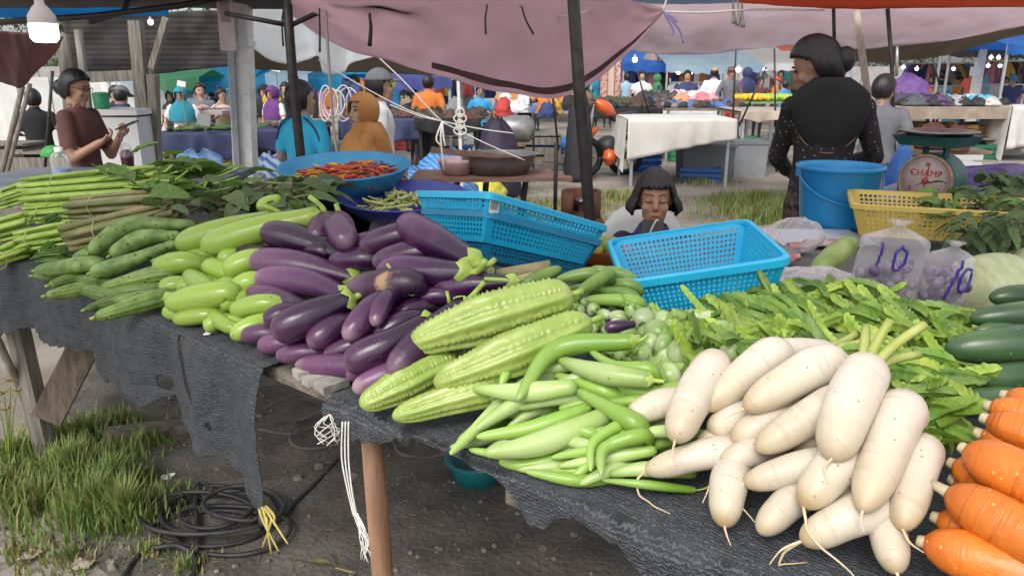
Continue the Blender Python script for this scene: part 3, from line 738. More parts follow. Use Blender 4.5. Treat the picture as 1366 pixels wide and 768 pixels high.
M_dark = mat('dark cucumber', (0.022, 0.055, 0.022), (0.06, 0.12, 0.04), scale=9, rough=0.33, bump=0.06, var=.2, coat=.15, spots=((0.16, 0.22, 0.1), 60, .1, .55))
for A, B, wpx, lf, lab in [((1320, 397), (1480, 397), 31, .05, 'dark green cucumber topmost, against the cabbage'), ((1293, 426), (1480, 412), 31, .04, 'dark green cucumber second from the cabbage'), ((1300, 441), (1450, 436), 24, .03, 'narrow dark cucumber half hidden in the row'), ((1260, 466), (1470, 448), 43, .045, 'fat dark green cucumber touching the winged beans'),
                           ((1297, 505), (1470, 505), 36, .025, 'dark cucumber lying above the carrots'), ((1262, 540), (1340, 536), 38, .0, 'dark cucumber under the others by the radish stalks')]:
    veg('dark_cucumber', [A, B], wpx * 1.18, M_dark, lab, 'cucumber', 'dark green cucumbers', cp, (.3, .1), lf, .16, .24, seg=16)
# ---------------------------------------------------------------- side table behind (baskets, bucket, scale stand on it)
M_sheet = mat('dusty table cover', (0.10, 0.095, 0.10), (0.20, 0.185, 0.185), scale=5, rough=0.7, bump=0.3, bscale=30)
side = empty('side_table', (1.6, 2.6, 0), 'low-railed side table with a dusty cover behind the plank table', 'table')
poly = [at_edge(x, 1.165, 0) for x in (1.45, 2.6, 4.1)] + [Vector((3.3, .5, 0)), Vector((3.4, 4.5, 0)), Vector((2.05, 3.85, 0)), Vector((1.3, 3.06, 0)), Vector((.5, 2.74, 0)), Vector((.12, 2.66, 0))]
b = MB(); b.loft([[Vector((p.x, p.y, TZ - .04)) for p in poly], [Vector((p.x, p.y, TZ - .004)) for p in poly]]); b.build('tabletop', M_sheet, side)
for x, y in ((.3, 2.55), (1.3, 2.9), (2.1, 3.7), (3.1, 4.2), (3.0, 1.6)):
    b = MB(); b.bar((x, y, 0), (x, y, TZ - .04), .05); b.build('leg', M_timber, side)

# ---------------------------------------------------------------- plastic baskets
M_bluepl = mat('cyan plastic', (0.012, 0.36, 0.62), (0.02, 0.42, 0.68), scale=4, rough=0.38, bump=0.02, spec=.5)
M_bluedk = mat('blue plastic', (0.012, 0.17, 0.34), (0.02, 0.22, 0.40), scale=4, rough=0.4)  # darker blue carries the lower basket's shade; the flat trays share it
M_yelpl = mat('yellow plastic', (0.60, 0.44, 0.10), (0.66, 0.50, 0.14), scale=4, rough=0.45)
def ray_dist(A, px, py, L, far=True):
    d = ray(px, py); tc = closest_t(A, d); c = CAMP + d * tc; h = L * L - (c - A).length_squared
    return c if h <= 0 else CAMP + d * (tc + (1 if far else -1) * math.sqrt(h) / d.length)
def frame3(A, B, C):
    X = (B - A).normalized(); Y = (C - A); Y = (Y - X * Y.dot(X)).normalized(); return X, Y, X.cross(Y)
def lines(n, m, fr=.58):
    out = [(0, False)]; c = (1 - 2 * m) / n
    for i in range(n):
        a = m + c * (i + (1 - fr) / 2); out += [(a, True), (a + c * fr, False)]
    return out + [(1, False)]
def basket(name, O, X, Y, Z, L, Wd, h, ins, M, label, nl=26, nw=18, nh=8, group=None, lip=.013):
    root = empty(name, O + X * L / 2 + Y * Wd / 2 - Z * h, label, 'basket', group)
    top = [O, O + X * L, O + X * L + Y * Wd, O + Y * Wd]
    bot = [O + X * ins + Y * ins - Z * h, O + X * (L - ins) + Y * ins - Z * h, O + X * (L - ins) + Y * (Wd - ins) - Z * h, O + X * ins + Y * (Wd - ins) - Z * h]
    def wall(nm, a, b_, c, d, nu, nv):     # a-b bottom edge, d-c top edge
        us, vs_ = lines(nu, .05), lines(nv, .10)
        mb = MB()
        for v, _ in vs_:
            for u, _ in us:
                mb.v.append(a.lerp(b_, u).lerp(d.lerp(c, u), v))
        k = len(us)
        for j in range(len(vs_) - 1):
            for i in range(k - 1):
                if us[i][1] and vs_[j][1]: continue
                mb.face([j * k + i, j * k + i + 1, (j + 1) * k + i + 1, (j + 1) * k + i])
        o = mb.build(nm, M, root); md = o.modifiers.new('thickness', 'SOLIDIFY'); md.thickness = .0028; md.offset = 0
    for i in range(4):
        j = (i + 1) % 4
        wall('wall', bot[i], bot[j], top[j], top[i], nl if i % 2 == 0 else nw, nh)
    wall('base', bot[0], bot[1], bot[2], bot[3], nl, nw)
    # rounded lip
    rc = .03; pts = []
    for i in range(4):
        p, q, s_ = top[i - 1], top[i], top[(i + 1) % 4]
        a = q + (p - q).normalized() * rc; c = q + (s_ - q).normalized() * rc
        pts += bez(a, q, c, 6)
    cen = sum(top, Vector()) / 4; rings = []
    for p in pts:
        o_ = (p - cen); o_ = (o_ - Z * o_.dot(Z)).normalized()
        rings.append([p - Z * .014 + o_ * .002, p - Z * .014 + o_ * lip, p + Z * .001 + o_ * lip, p + Z * .004 + o_ * (lip * .7), p + Z * .004 - o_ * .002, p - Z * .004 - o_ * .003])
    mb = MB(); mb.loft(rings + [rings[0]], False, False); mb.build('rim', M, root, smooth=False)
    return root, top, bot
def posed(a, b_, c):
    M = Matrix.Rotation(a, 3, 'Z') @ Matrix.Rotation(b_, 3, 'Y') @ Matrix.Rotation(c, 3, 'X'); return M.col[0].copy(), M.col[1].copy(), M.col[2].copy()
# open basket at the middle, propped up a little at one end by the beans
A = Vector((.2447, 1.5444, 1.0901)); X, Y, Z = posed(-.0228, -.1586, .0657)
basket('blue_basket', A, X, Y, Z, .341, .313, .116, .035, M_bluepl, 'empty bright blue plastic basket sitting open in front of the girl', group='blue plastic baskets')
# tilted pair on the eggplants
A = Vector((-.0522, 1.786, 1.2419)); X, Y, Z = posed(.7055, .3137, -.1098)
rt, top, bot = basket('blue_basket', A, X, Y, Z, .436, .2965, .113, .035, M_bluepl, 'upper bright blue basket of the tilted pair, with a barcode label', group='blue plastic baskets')
M_white = mat('white paper', (0.78, 0.78, 0.78), rough=.7); M_black = plain('black print', (0.01, 0.01, 0.012), .6)
def onwall(u, v, out=.003):
    p = bot[0].lerp(bot[1], u).lerp(top[0].lerp(top[1], u), v); n_ = (bot[1] - bot[0]).cross(top[0] - bot[0]).normalized()
    if n_.dot(p - CAMP) > 0: n_ = -n_
    return p + n_ * out
b = MB(); b.v = [onwall(.0, .62), onwall(.075, .62), onwall(.075, .98), onwall(.0, .98)]; b.face([0, 1, 2, 3]); lab_o = b.build('barcode_label', M_white, rt)
b = MB()
for i in range(11):
    u = .008 + i * .0055; wd = (.0016, .003, .0022)[i % 3]; k = len(b.v)
    b.v += [onwall(u, .70, .0036), onwall(u + wd, .70, .0036), onwall(u + wd, .92, .0036), onwall(u, .92, .0036)]; b.face([k, k + 1, k + 2, k + 3])
b.build('barcode_print', M_black, lab_o)
A2 = A - Z * .042 + X * .02 + Y * .015
basket('blue_basket', A2, X, Y, Z, .42, .28, .110, .04, M_bluedk, 'lower blue basket nested under the tilted one, its shade put into a darker blue', group='blue plastic baskets')  # shade under the upper basket is put into this one's colour
# yellow basket
A = Py(1140, 273, 2.55); X = Vector((.93, -.36, 0)).normalized(); Y = Vector((.36, .93, 0)).normalized(); Z = Vector((0, 0, 1))
if Z.z < 0: Z = -Z
basket('yellow_basket', A, X, Y, Z, .56, .36, .11, .03, M_yelpl, 'long yellow plastic basket holding leafy greens', nl=30, nw=20, nh=6)
YB = A + X * .3 + Y * .18

# ---------------------------------------------------------------- bucket
def lathe_obj(name, prof_, c, M, parent=None, seg=36, Mx=None, **k):
    b = MB(); b.lathe(prof_, c, seg, Mx, **k); return b.build(name, M, parent, smooth=True)
M_bucket = mat('bucket blue', (0.012, 0.22, 0.52), (0.02, 0.26, 0.58), scale=3, rough=0.3)
bc = Pz(1113, 306, TZ + .002); bc.y += .1; bc = Vector((bc.x * 1.03, bc.y, TZ))
sc_ = depth_of(bc) / 1000
r0, r1, hb = 43 * sc_, 52 * sc_, 80 * sc_
bk = empty('bucket', bc, 'blue plastic bucket with a bail handle standing before the standing woman', 'bucket')
lathe_obj('body', [(.001, .012), (r0 * .95, .012), (r0 * .97, .0), (r0, .0), (r0 * 1.01, .02), (r1 - .004, hb - .02), (r1, hb - .018), (r1 + .008, hb - .016), (r1 + .009, hb), (r1 - .002, hb), (r1 - .004, hb - .02), (r0 - .003, .02), (.001, .016)], bc, M_bucket, bk)
b = MB(); pts = []
for i in range(25):
    a = math.pi * i / 24; pts.append(bc + Vector((-r1 * 1.04 * math.cos(a), -r1 * 1.05 * math.sin(a) * .9, hb - .03 - .11 * math.sin(a))))
b.tube(pts, .004, 8); b.build('handle', M_bucket, bk, smooth=True)
for s in (-1, 1):
    b = MB(); b.box(bc + Vector((s * (r1 + .006), 0, hb - .03)), (.012, .03, .03)); b.build('ear', M_bucket, bk)

# ---------------------------------------------------------------- spring dial scale
M_scaleg = mat('scale green paint', (0.012, 0.075, 0.07), (0.03, 0.12, 0.105), scale=20, rough=0.4, bump=.1, var=0)
M_steel = mat('worn steel', (0.24, 0.20, 0.19), (0.42, 0.38, 0.37), scale=18, rough=0.32, metal=.9)
M_dial = mat('dial face', (0.40, 0.31, 0.30), (0.50, 0.40, 0.38), scale=9, rough=.5)
M_red = plain('red print', (0.45, 0.04, 0.03), .6)
sc0 = Py(1238, 262, 3.45); sc0.z = TZ
scl = empty('spring_scale', sc0, 'green dial weighing scale with a round pan on the side table', 'scale')
fn = Vector((-.80, -.60, 0)); fs_ = Vector((.60, -.80, 0)); fu = Vector((0, 0, 1))      # dial normal, its right hand, up
Rd = .115; dc = sc0 + fn * .05 + Vector((0, 0, .125))
MF = Matrix((fs_, fu, fn)).transposed()
def dome(rr, z0, z1):
    rings = []
    for z, k in ((z0, .97), (z0 + .012, 1), (z1 - .012, 1), (z1, .97)):
        ring = []
        for j in range(40):
            a = 2 * math.pi * j / 40; x, y = rr * k * math.cos(a), rr * k * math.sin(a)
            if y < 0: x = max(-rr * 1.0, min(rr * 1.0, x * (1 + .35 * -y / rr))); y = max(y, -.118)
            ring.append(dc + MF @ Vector((x, y, z)))
        rings.append(ring)
    b = MB(); b.loft(rings); return b
dome(.125, -.14, -.004).build('housing', M_scaleg, scl, smooth=False)
lathe_obj('dial_rim', [(Rd, -.004), (Rd + .006, -.004), (Rd + .007, .008), (Rd - .004, .012), (Rd - .006, .003)], dc, mat('rust rim', (.30, .17, .09), (.4, .27, .18), scale=30, rough=.6), scl, 40, MF)
lathe_obj('dial_face', [(.0005, .004), (Rd - .004, .004), (Rd - .004, 0.0)], dc, M_dial, scl, 40, MF)
b = MB(); b.bar(dc + MF @ Vector((0, -.03, .007)), dc + MF @ Vector((.012, .085, .007)), .005, .002); b.build('pointer', M_red, scl)
b = MB(); b.lathe([(.0005, .010), (.014, .010), (.016, .005)], dc, 16, MF); b.build('pointer_hub', M_red, scl, smooth=True)
b = MB()
for i in range(60):
    a = 2 * math.pi * i / 60; l_ = .012 if i % 5 == 0 else .005
    b.bar(dc + MF @ Vector((math.sin(a) * .098, math.cos(a) * .098, .0052)), dc + MF @ Vector((math.sin(a) * (.098 - l_), math.cos(a) * (.098 - l_), .0052)), .0016, .0008)
b.build('dial_tick_ring', M_black, scl)['kind'] = 'stuff'
def text3d(txt, M4, size, M, name, parent, depth=.0006):
    cu = bpy.data.curves.new(name, 'FONT'); cu.body = txt; cu.size = size; cu.align_x = 'CENTER'; cu.align_y = 'CENTER'; cu.extrude = depth
    o = bpy.data.objects.new('tmp', cu); COL.objects.link(o)
    dg = bpy.context.evaluated_depsgraph_get(); me = bpy.data.meshes.new_from_object(o.evaluated_get(dg))
    bpy.data.objects.remove(o)
    vs = [M4 @ v.co for v in me.vertices]; fs = [list(p.vertices) for p in me.polygons]
    return mk(name, vs, fs, M, parent, False)
def dialM(x, y, z=.0056): return Matrix.Translation(dc + MF @ Vector((x, y, z))) @ MF.to_4x4()
text3d('CHAMP', dialM(0, .035), .042, M_red, 'lettering', scl)
for txt, a in (('0', 0), ('1', 60), ('2', 120), ('3', 180), ('5', 240), ('6', 300)):
    a = rad(a); text3d(txt, dialM(math.sin(a) * .074, math.cos(a) * .074), .026, M_black, 'numeral', scl)
text3d('kg', dialM(0, -.05), .024, M_black, 'lettering', scl)
b = MB(); b.box(sc0 - fn * .05 + fs_ * .02 + Vector((0, 0, .02)), (.05, .002, .02), MF @ Matrix.Rotation(0, 3, 'X')); 
for s in (-1, 1):
    b = MB(); b.bar(dc - fn * .06 + fs_ * .045 * s + Vector((0, 0, .10)), dc - fn * .06 + fs_ * .045 * s + Vector((0, 0, .165)), .02); b.build('neck', M_scaleg, scl)
pc = dc - fn * .06 + Vector((0, 0, .16))
MZ = Matrix.Identity(3)
b = MB(); b.box(pc + Vector((0, 0, .02)), (.24, .2, .045), MF @ Matrix.Rotation(rad(-90), 3, 'X'), 1.25); b.build('tray_seat', M_scaleg, scl)
lathe_obj('pan', [(.001, .045), (.11, .045), (.155, .062), (.163, .064), (.163, .058), (.155, .056), (.112, .039), (.001, .039)], pc, M_steel, scl, 40)

# ---------------------------------------------------------------- trays of chillies and beans
def tray(name, c, R_, h, M, label, tilt=0.0, seg=48):
    Mx = Matrix.Rotation(tilt, 3, 'X')
    root = empty(name, c, label, 'tray')
    lathe_obj('dish', [(.001, .0), (R_ * .72, .0), (R_ * .9, h * .55), (R_ * .98, h * .92), (R_ * 1.0, h), (R_ * .985, h * 1.05), (R_ * .96, h * .95), (R_ * .88, h * .6), (R_ * .70, h * .12), (.001, h * .10)], c, M, root, seg, Mx)
    return root, Mx
M_trayb = mat('blue tray', (0.02, 0.20, 0.42), (0.035, 0.27, 0.50), scale=6, rough=.4)
M_trayp = mat('indigo tray', (0.03, 0.045, 0.24), (0.05, 0.07, 0.32), scale=6, rough=.4)
tc1 = Py(462, 250, 2.85); k = depth_of(tc1) / 1000
t1, mx1 = tray('chilli_tray', tc1, 87 * k, .085, M_trayb, 'round light blue tray heaped with red and orange chillies', rad(6))
tc2 = Py(540, 282, 2.62); k2 = depth_of(tc2) / 1000
t2, mx2 = tray('bean_tray', tc2, 87 * k2, .06, M_trayp, 'round indigo tray of cut bean pieces', rad(5))
M_blackpl = mat('black plastic', (0.012, 0.013, 0.016), (0.03, 0.03, 0.035), scale=6, rough=.5)
M_greypl = mat('grey plastic', (0.30, 0.26, 0.28), (0.38, 0.33, 0.35), scale=5, rough=.5)
sup = Vector((tc1.x - .02, tc1.y, TZ)); hh = tc1.z - TZ - .003
tag(lathe_obj('black_tub', [(.001, .002), (.15, .002), (.165, hh - .01), (.175, hh), (.001, hh)], sup, M_blackpl), 'black plastic tub propping up the chilli tray', 'tub')
sup = Vector((tc2.x + .02, tc2.y + .02, TZ)); hh = tc2.z - TZ - .003
tag(lathe_obj('grey_basin', [(.001, hh), (.12, hh), (.135, hh - .01), (.17, .012), (.18, .0), (.17, .0)], sup, M_greypl), 'upturned greyish basin propping up the indigo tray', 'basin')
def chilli_mesh(seed):
    q = random.Random(seed); L_ = q.uniform(.055, .075)
    pts = spline([(0, 0, 0), (L_ * .5, q.uniform(-.008, .008), q.uniform(0, .004)), (L_, q.uniform(-.012, .012), 0)], 8)
    b = MB(); b.tube(pts, lambda t: .0068 * (circ((t + .02) / .15)) * (1 - .85 * t ** 1.6), 7); return b
chm = [mat('chilli ' + n, c, c2, scale=20, rough=.3, var=.2) for n, c, c2 in (('red', (.36, .022, .012), (.46, .05, .015)), ('orange', (.55, .15, .012), (.6, .22, .02)), ('yellow', (.58, .36, .03), (.5, .42, .05)), ('dark red', (.13, .02, .022), (.2, .04, .035)))]
ch_proto = []
for i, (cn, m_) in enumerate(zip(('bright red', 'orange', 'yellow', 'dark wrinkled red'), chm)):
    for s in range(2): ch_proto.append((cn, chilli_mesh(i * 5 + s), m_))
first = {}
for i in range(250):
    a = R.uniform(0, 2 * math.pi); rr = math.sqrt(R.random()) * .78
    x = rr * math.cos(a); y = rr * math.sin(a)
    wts = (.35, .36, .26, .03) if x < -.35 else ((.5, .3, .14, .06) if x < .25 else (.30, .10, .02, .58))
    ci = R.choices(range(4), wts)[0]; key = ci * 2 + R.randrange(2)
    z = .022 + .05 * (1 - rr * rr) * R.uniform(.72, 1.05)
    p = tc1 + mx1 @ Vector((x * 87 * k, y * 87 * k, z))
    rot = (R.uniform(-.5, .5), R.uniform(-.3, .3), R.uniform(0, 6.28))
    cn, mb_, m_ = ch_proto[key]
    if key not in first:
        o = mk('chilli', mb_.v, mb_.f, m_, None, True, (0, 0, 0)); first[key] = o; o.location = p; W[o.name] = p; o.rotation_euler = rot
        tag(o, cn + ' chilli lying loose in the light blue tray', 'chilli', 'chillies heaped in the blue tray')
    else: clone(first[key], p, None, rot, R.uniform(.8, 1.15))
bm_ = MB(); bm_.tube([(0, 0, 0), (.02, .002, 0), (.042, 0, 0)], .0042, 6); bp0 = None
M_beanp = [mat('bean piece a', (.30, .36, .06), (.42, .45, .13), scale=20, rough=.5, var=.25), mat('bean piece b', (.42, .42, .16), (.5, .5, .24), scale=20, rough=.5, var=.2)]
bf = {}
for i in range(150):
    a = R.uniform(0, 2 * math.pi); rr = math.sqrt(R.random()) * .62; kk = R.randrange(2)
    p = tc2 + mx2 @ Vector((rr * math.cos(a) * 87 * k2 + .0, rr * math.sin(a) * 87 * k2, .012 + .05 * (1 - (rr / .62) ** 2) * R.uniform(.6, 1.1)))
    rot = (0, R.uniform(-.5, .5), R.uniform(0, 6.28))
    if kk not in bf:
        bf[kk] = mk('bean_piece', bm_.v, bm_.f, M_beanp[kk], None, True, (0, 0, 0)); bf[kk].location = p; bf[kk].rotation_euler = rot; W[bf[kk].name] = p
        tag(bf[kk], ('yellow-green' if kk == 0 else 'pale') + ' cut bean piece in the indigo tray', 'bean', 'cut beans in the indigo tray')
    else: clone(bf[kk], p, None, rot, R.uniform(.8, 1.3))

# ---------------------------------------------------------------- small round eggplants
M_thai = mat('small eggplant skin', None, (0.16, 0.28, 0.06), scale=16, rough=.35, var=.2, coat=.1, tramp=[(0, (.50, .55, .36)), (.45, (.40, .48, .24)), (.8, (.20, .32, .08)), (1, (.12, .24, .04))], stretch=(1, 1, .25), contrast=(.42, .6))
M_cal = mat('calyx green', (0.14, 0.24, 0.04), (0.24, 0.34, 0.08), scale=30, rough=.6)
def thai_proto(el):
    r = .017; b = MB(); rings, att = [], []
    for i in range(11):
        t = .5 - .5 * math.cos(math.pi * i / 10); q = r * max(.02, math.sin(math.pi * min(.999, max(.001, t))) ** .62)
        rings.append([Vector((q * math.cos(2 * math.pi * j / 14), q * math.sin(2 * math.pi * j / 14), (t - .5) * 2 * r * el)) for j in range(14)]); att += [t] * 14
    b.loft(rings); o = mk('small_eggplant', b.v, b.f, M_thai, None, True, (0, 0, 0), att)
    b = MB(); top = r * el
    rr = [[Vector((q * (1 + .35 * math.cos(a * 4) * (kq == 0)) * math.cos(a), q * (1 + .35 * math.cos(a * 4) * (kq == 0)) * math.sin(a), z)) for a in (2 * math.pi * j / 16 for j in range(16))] for kq, (q, z) in enumerate(((.0125, top * .80), (.009, top * .98), (.004, top * 1.06), (.0032, top * 1.7)))]
    b.loft(rr, close0=False); c = mk('calyx', b.v, b.f, M_cal, o, True, (0, 0, 0)); c.location = (0, 0, 0)
    return o, c
tp = [thai_proto(e) for e in (.95, 1.25, 1.7)]; used = set()
def inpoly(x, y, pl):
    c = False; j = len(pl) - 1
    for i in range(len(pl)):
        if (pl[i][1] > y) != (pl[j][1] > y) and x < (pl[j][0] - pl[i][0]) * (y - pl[i][1]) / (pl[j][1] - pl[i][1]) + pl[i][0]: c = not c
        j = i
    return c
plT = [(764, 396), (800, 388), (838, 395), (862, 425), (960, 432), (975, 470), (935, 500), (880, 502), (820, 482), (778, 464)]
tsp = []
for _ in range(4000):
    x, y = R.uniform(760, 975), R.uniform(385, 505)
    if inpoly(x, y, plT) and all((x - a) ** 2 + ((y - b_) * 1.3) ** 2 > 13 ** 2 for a, b_ in tsp): tsp.append((x, y))
    if len(tsp) > 130: break
for x, y in tsp:
    big = x > 850
    kk = R.choice((0, 0, 1)) if big else R.choice((1, 2, 2))
    s_ = R.uniform(1.1, 1.5) if big else R.uniform(.65, .9)
    p = on_pile(x, y, .3, .12, .012 * s_ + R.choice((0, .012, .03)))
    rot = (R.uniform(-2, 2), R.uniform(-2, 2), R.uniform(0, 6.28))
    lab = ('plump round green-white eggplant' if kk == 0 else 'oval pale green eggplant' if kk == 1 else 'slim tiny green eggplant') + ' in the heap beside the winged beans'
    if kk not in used:
        used.add(kk); o = tp[kk][0]; o.location = p; o.rotation_euler = rot; o.scale = (s_,) * 3; W[o.name] = p
        tag(o, lab, 'eggplant', 'small eggplants heaped behind the long ones')
    else:
        o = clone(tp[kk][0], p, None, rot, s_); c = tp[kk][1].copy(); COL.objects.link(c); c.parent = o

# ---------------------------------------------------------------- winged beans
M_wing = [mat('winged bean a', (0.20, 0.33, 0.035), (0.36, 0.47, 0.075), scale=22, rough=.45, bump=.2, bscale=90, var=.22, trans=.15), mat('winged bean b', (0.09, 0.20, 0.025), (0.20, 0.32, 0.05), scale=22, rough=.45, bump=.2, bscale=90, var=.22, trans=.15)]
def wing_mesh(seed):
    q = random.Random(seed); L_ = q.uniform(.12, .17); rings = []; n = 30; bend = q.uniform(-.02, .02)
    for i in range(n):
        t = i / (n - 1); e = circ(t / .12) * circ((1 - t) / .10); c = Vector(((t - .5) * L_, bend * math.sin(t * math.pi), 0)); ring = []
        for j in range(8):
            a = math.pi / 4 * j + .4 * t; r = (.0105 + .0045 * noise.noise(Vector((t * 34, j * 2, seed))) + .0017 * (i % 2)) if j % 2 == 0 else .005
            if j in (2, 6): r *= .62
            ring.append(c + Vector((0, math.cos(a) * r * max(.08, e), math.sin(a) * r * max(.08, e))))
        rings.append(ring)
    b = MB(); b.loft(rings); return b
wp = []
plW = [(905, 425), (960, 405), (1050, 392), (1140, 385), (1215, 405), (1290, 425), (1285, 470), (1262, 520), (1245, 600), (1205, 560), (1175, 505), (1090, 500), (1000, 475), (925, 480)]
for i in range(6):
    mb_ = wing_mesh(i * 7 + 1); wp.append(mk('winged_bean', mb_.v, mb_.f, M_wing[i % 2], None, False, (0, 0, 0)))
cnt = 0; tries = 0
while cnt < 250 and tries < 9000:
    tries += 1
    x, y = R.uniform(900, 1295), R.uniform(382, 605)
    if not inpoly(x, y, plW): continue
    if y > 500 and R.random() < .3: continue
    p = on_pile(x, y, .34, .115, .008 + R.choice((0, .012, .024, .036)))
    yaw = R.choice((R.gauss(-.9, .35), R.gauss(-1.2, .3), R.gauss(-.75, .4), R.gauss(.5, .6), R.gauss(-.1, .4)))
    rot = (R.uniform(0, 1.6), R.gauss(.12, .32), yaw)
    kk = R.randrange(6)
    lab = ('light yellow-green' if kk % 2 == 0 else 'mid green') + ' winged bean pod ' + ('next to the open blue basket' if x < 1010 and y < 440 else 'among the small eggplants and radishes' if x < 1010 else 'in front of the price bags' if y < 425 and x > 1110 else 'in the middle of the heap' if y < 455 else 'beside the dark cucumbers' if x > 1200 else 'around the radish stalks')
    if kk < 100 and wp[kk].get('label') is None:
        o = wp[kk]; o.location = p; o.rotation_euler = rot; W[o.name] = p; tag(o, lab, 'winged bean', 'winged beans heaped behind the radishes')
    else: clone(wp[kk], p, None, rot, R.uniform(.8, 1.2))['label'] = lab
    cnt += 1

# ---------------------------------------------------------------- leaves
M_leaf = mat('fresh leaf', (0.085, 0.18, 0.03), (0.19, 0.31, 0.07), scale=14, rough=.5, bump=.2, bscale=40, var=.25, trans=.3)
M_leafd = mat('dark leaf', (0.045, 0.09, 0.025), (0.11, 0.16, 0.055), scale=14, rough=.55, bump=.25, bscale=40, var=.3, trans=.2)
M_leaflt = mat('lettuce leaf', (0.16, 0.30, 0.03), (0.28, 0.40, 0.06), scale=14, rough=.5, bump=.25, bscale=40, var=.2, trans=.3)
def leaf_mesh(L_, Wd, fold=.35, droop=.3, wav=.006, seed=0, n=9):
    vs, fs = [], []
    for i in range(n):
        t = i / (n - 1); w_ = Wd / 2 * (math.sin(math.pi * t ** .75) ** .8 if 0 < t < 1 else 0.02)
        z = -droop * L_ * t * t
        for j in (-1, -.5, 0, .5, 1):
            vs.append((t * L_, j * w_, z + abs(j) * w_ * fold + wav * noise.noise(Vector((t * 6, j * 2, seed)))))
    for i in range(n - 1):
        for j in range(4):
            k = i * 5 + j; fs.append([k, k + 5, k + 6, k + 1])
    return vs, fs
LEAFM = {}
def leaf(parent, p, yaw, pitch, roll, L_, Wd, M, name='leaf'):
    key = (M.name, R.randrange(3), round(Wd / L_, 1))
    if key not in LEAFM:
        vs, fs = leaf_mesh(1.0, round(Wd / L_, 1), seed=key[1] * 5, wav=.06, droop=.15 + .2 * key[1]); m = bpy.data.meshes.new('leaf'); m.from_pydata(vs, [], fs); m.materials.append(M)
        m.polygons.foreach_set('use_smooth', [True] * len(m.polygons)); LEAFM[key] = m
    o = bpy.data.objects.new(name, LEAFM[key]); link(o, parent, p); o.rotation_euler = Euler((roll, -pitch, yaw), 'XYZ'); o.scale = (L_, L_, L_); return o

# ---------------------------------------------------------------- bundles of cut stems
M_morn = mat('water spinach stem', (0.26, 0.42, 0.05), (0.44, 0.56, 0.13), scale=18, rough=.4, var=.2, stretch=(1, 1, 1))
M_taro = mat('taro stalk', (0.13, 0.16, 0.045), (0.27, 0.24, 0.11), scale=14, rough=.45, var=.3)
M_cut = mat('cut stem end', (0.45, 0.52, 0.22), (0.3, 0.38, 0.12), scale=200, rough=.7)
M_tie = plain('straw tie', (.5, .46, .26), .7)
def bundle(name, Apx, Bpx, n, sr, br, M, label, lift, tie=(.25,), leaves=0, spread=1.2, pile=(.34, .2), maxlen=.6):
    A = on_pile(*Apx, *pile, lift + br * .8); B = bend_to(A, *Bpx, *pile, lift + br * .8, maxlen)
    d = (B - A).normalized(); sx = d.cross(Vector((0, 0, 1))).normalized(); sy = sx.cross(d)
    root = empty(name, (A + B) / 2 - Vector((0, 0, br)), label, 'stem bundle', 'bundles of cut green stems')
    for i in range(n):
        q = math.sqrt((i + .5) / n) * br; a = i * 2.4
        o1 = sx * math.cos(a) * q * 1.25 + sy * math.sin(a) * q
        p0 = A + o1 + d * R.uniform(-.012, .012); p1 = B + o1 * spread + sx * R.uniform(-.01, .01)
        b = MB(); b.tube(bez(p0, (p0 + p1) / 2 + sy * R.uniform(-.006, .01) + sx * R.uniform(-.006, .006), p1, 6), sr * R.uniform(.85, 1.15), 8)
        s = b.build('stem', [M, M_cut], root, smooth=True); s.data.polygons[-2].material_index = 1; s.data.polygons[-2].use_smooth = False
    for t in tie:
        c = A.lerp(B, t); b = MB(); b.tube([c + sx * math.cos(x) * (br * 1.32) + sy * math.sin(x) * (br * 1.08) for x in (2 * math.pi * j / 24 for j in range(25))], .0016, 5); b.build('tie', M_tie, root)
    for i in range(leaves):
        leaf(root, B + sx * R.uniform(-.07, .07) + d * R.uniform(-.12, .08) + Vector((0, 0, R.uniform(-.005, .035))), math.atan2(d.y, d.x) + R.uniform(-.9, .9), R.uniform(-.3, .7), R.uniform(-.6, .6), R.uniform(.08, .13), R.uniform(.05, .08), M_leaf)
    return root
bundle('water_spinach_bundle', (36, 250), (215, 235), 14, .0075, .034, M_morn, 'bright water spinach bundle topmost in the pile of cut stems', .10, leaves=16)
bundle('water_spinach_bundle', (38, 268), (200, 258), 12, .0075, .032, M_morn, 'water spinach bundle just under the topmost one', .06, leaves=8)
bundle('water_spinach_bundle', (34, 288), (140, 278), 12, .007, .03, M_morn, 'short water spinach bundle above the beaded stalks', .02, leaves=0)
bundle('water_spinach_bundle', (-4, 268), (50, 252), 12, .007, .034, M_morn, 'water spinach bundle cut off beside the topmost one', .07, maxlen=.35)
bundle('water_spinach_bundle', (8, 338), (75, 318), 10, .008, .03, M_morn, 'lowest water spinach bundle lying on the net', 0, maxlen=.35)
bundle('water_spinach_bundle', (28, 322), (95, 310), 12, .007, .03, M_morn, 'water spinach bundle stacked over the lowest one', .025, maxlen=.35)
bundle('water_spinach_bundle', (-12, 312), (40, 298), 12, .0075, .035, M_morn, 'water spinach bundle at the very end of the table', .03, maxlen=.35)
bundle('water_spinach_bundle', (-16, 350), (28, 335), 10, .0075, .03, M_morn, 'yellowish water spinach bundle spilling off the table end', 0, maxlen=.3)
bundle('taro_stalk_bundle', (97, 277), (215, 268), 11, .0095, .034, M_taro, 'upper bundle of reddish green taro stalks', .06, tie=(.3,), leaves=0)
bundle('taro_stalk_bundle', (92, 318), (240, 286), 12, .010, .038, M_taro, 'lower bundle of reddish taro stalks above the gourds', .035, tie=(.3,), leaves=0)
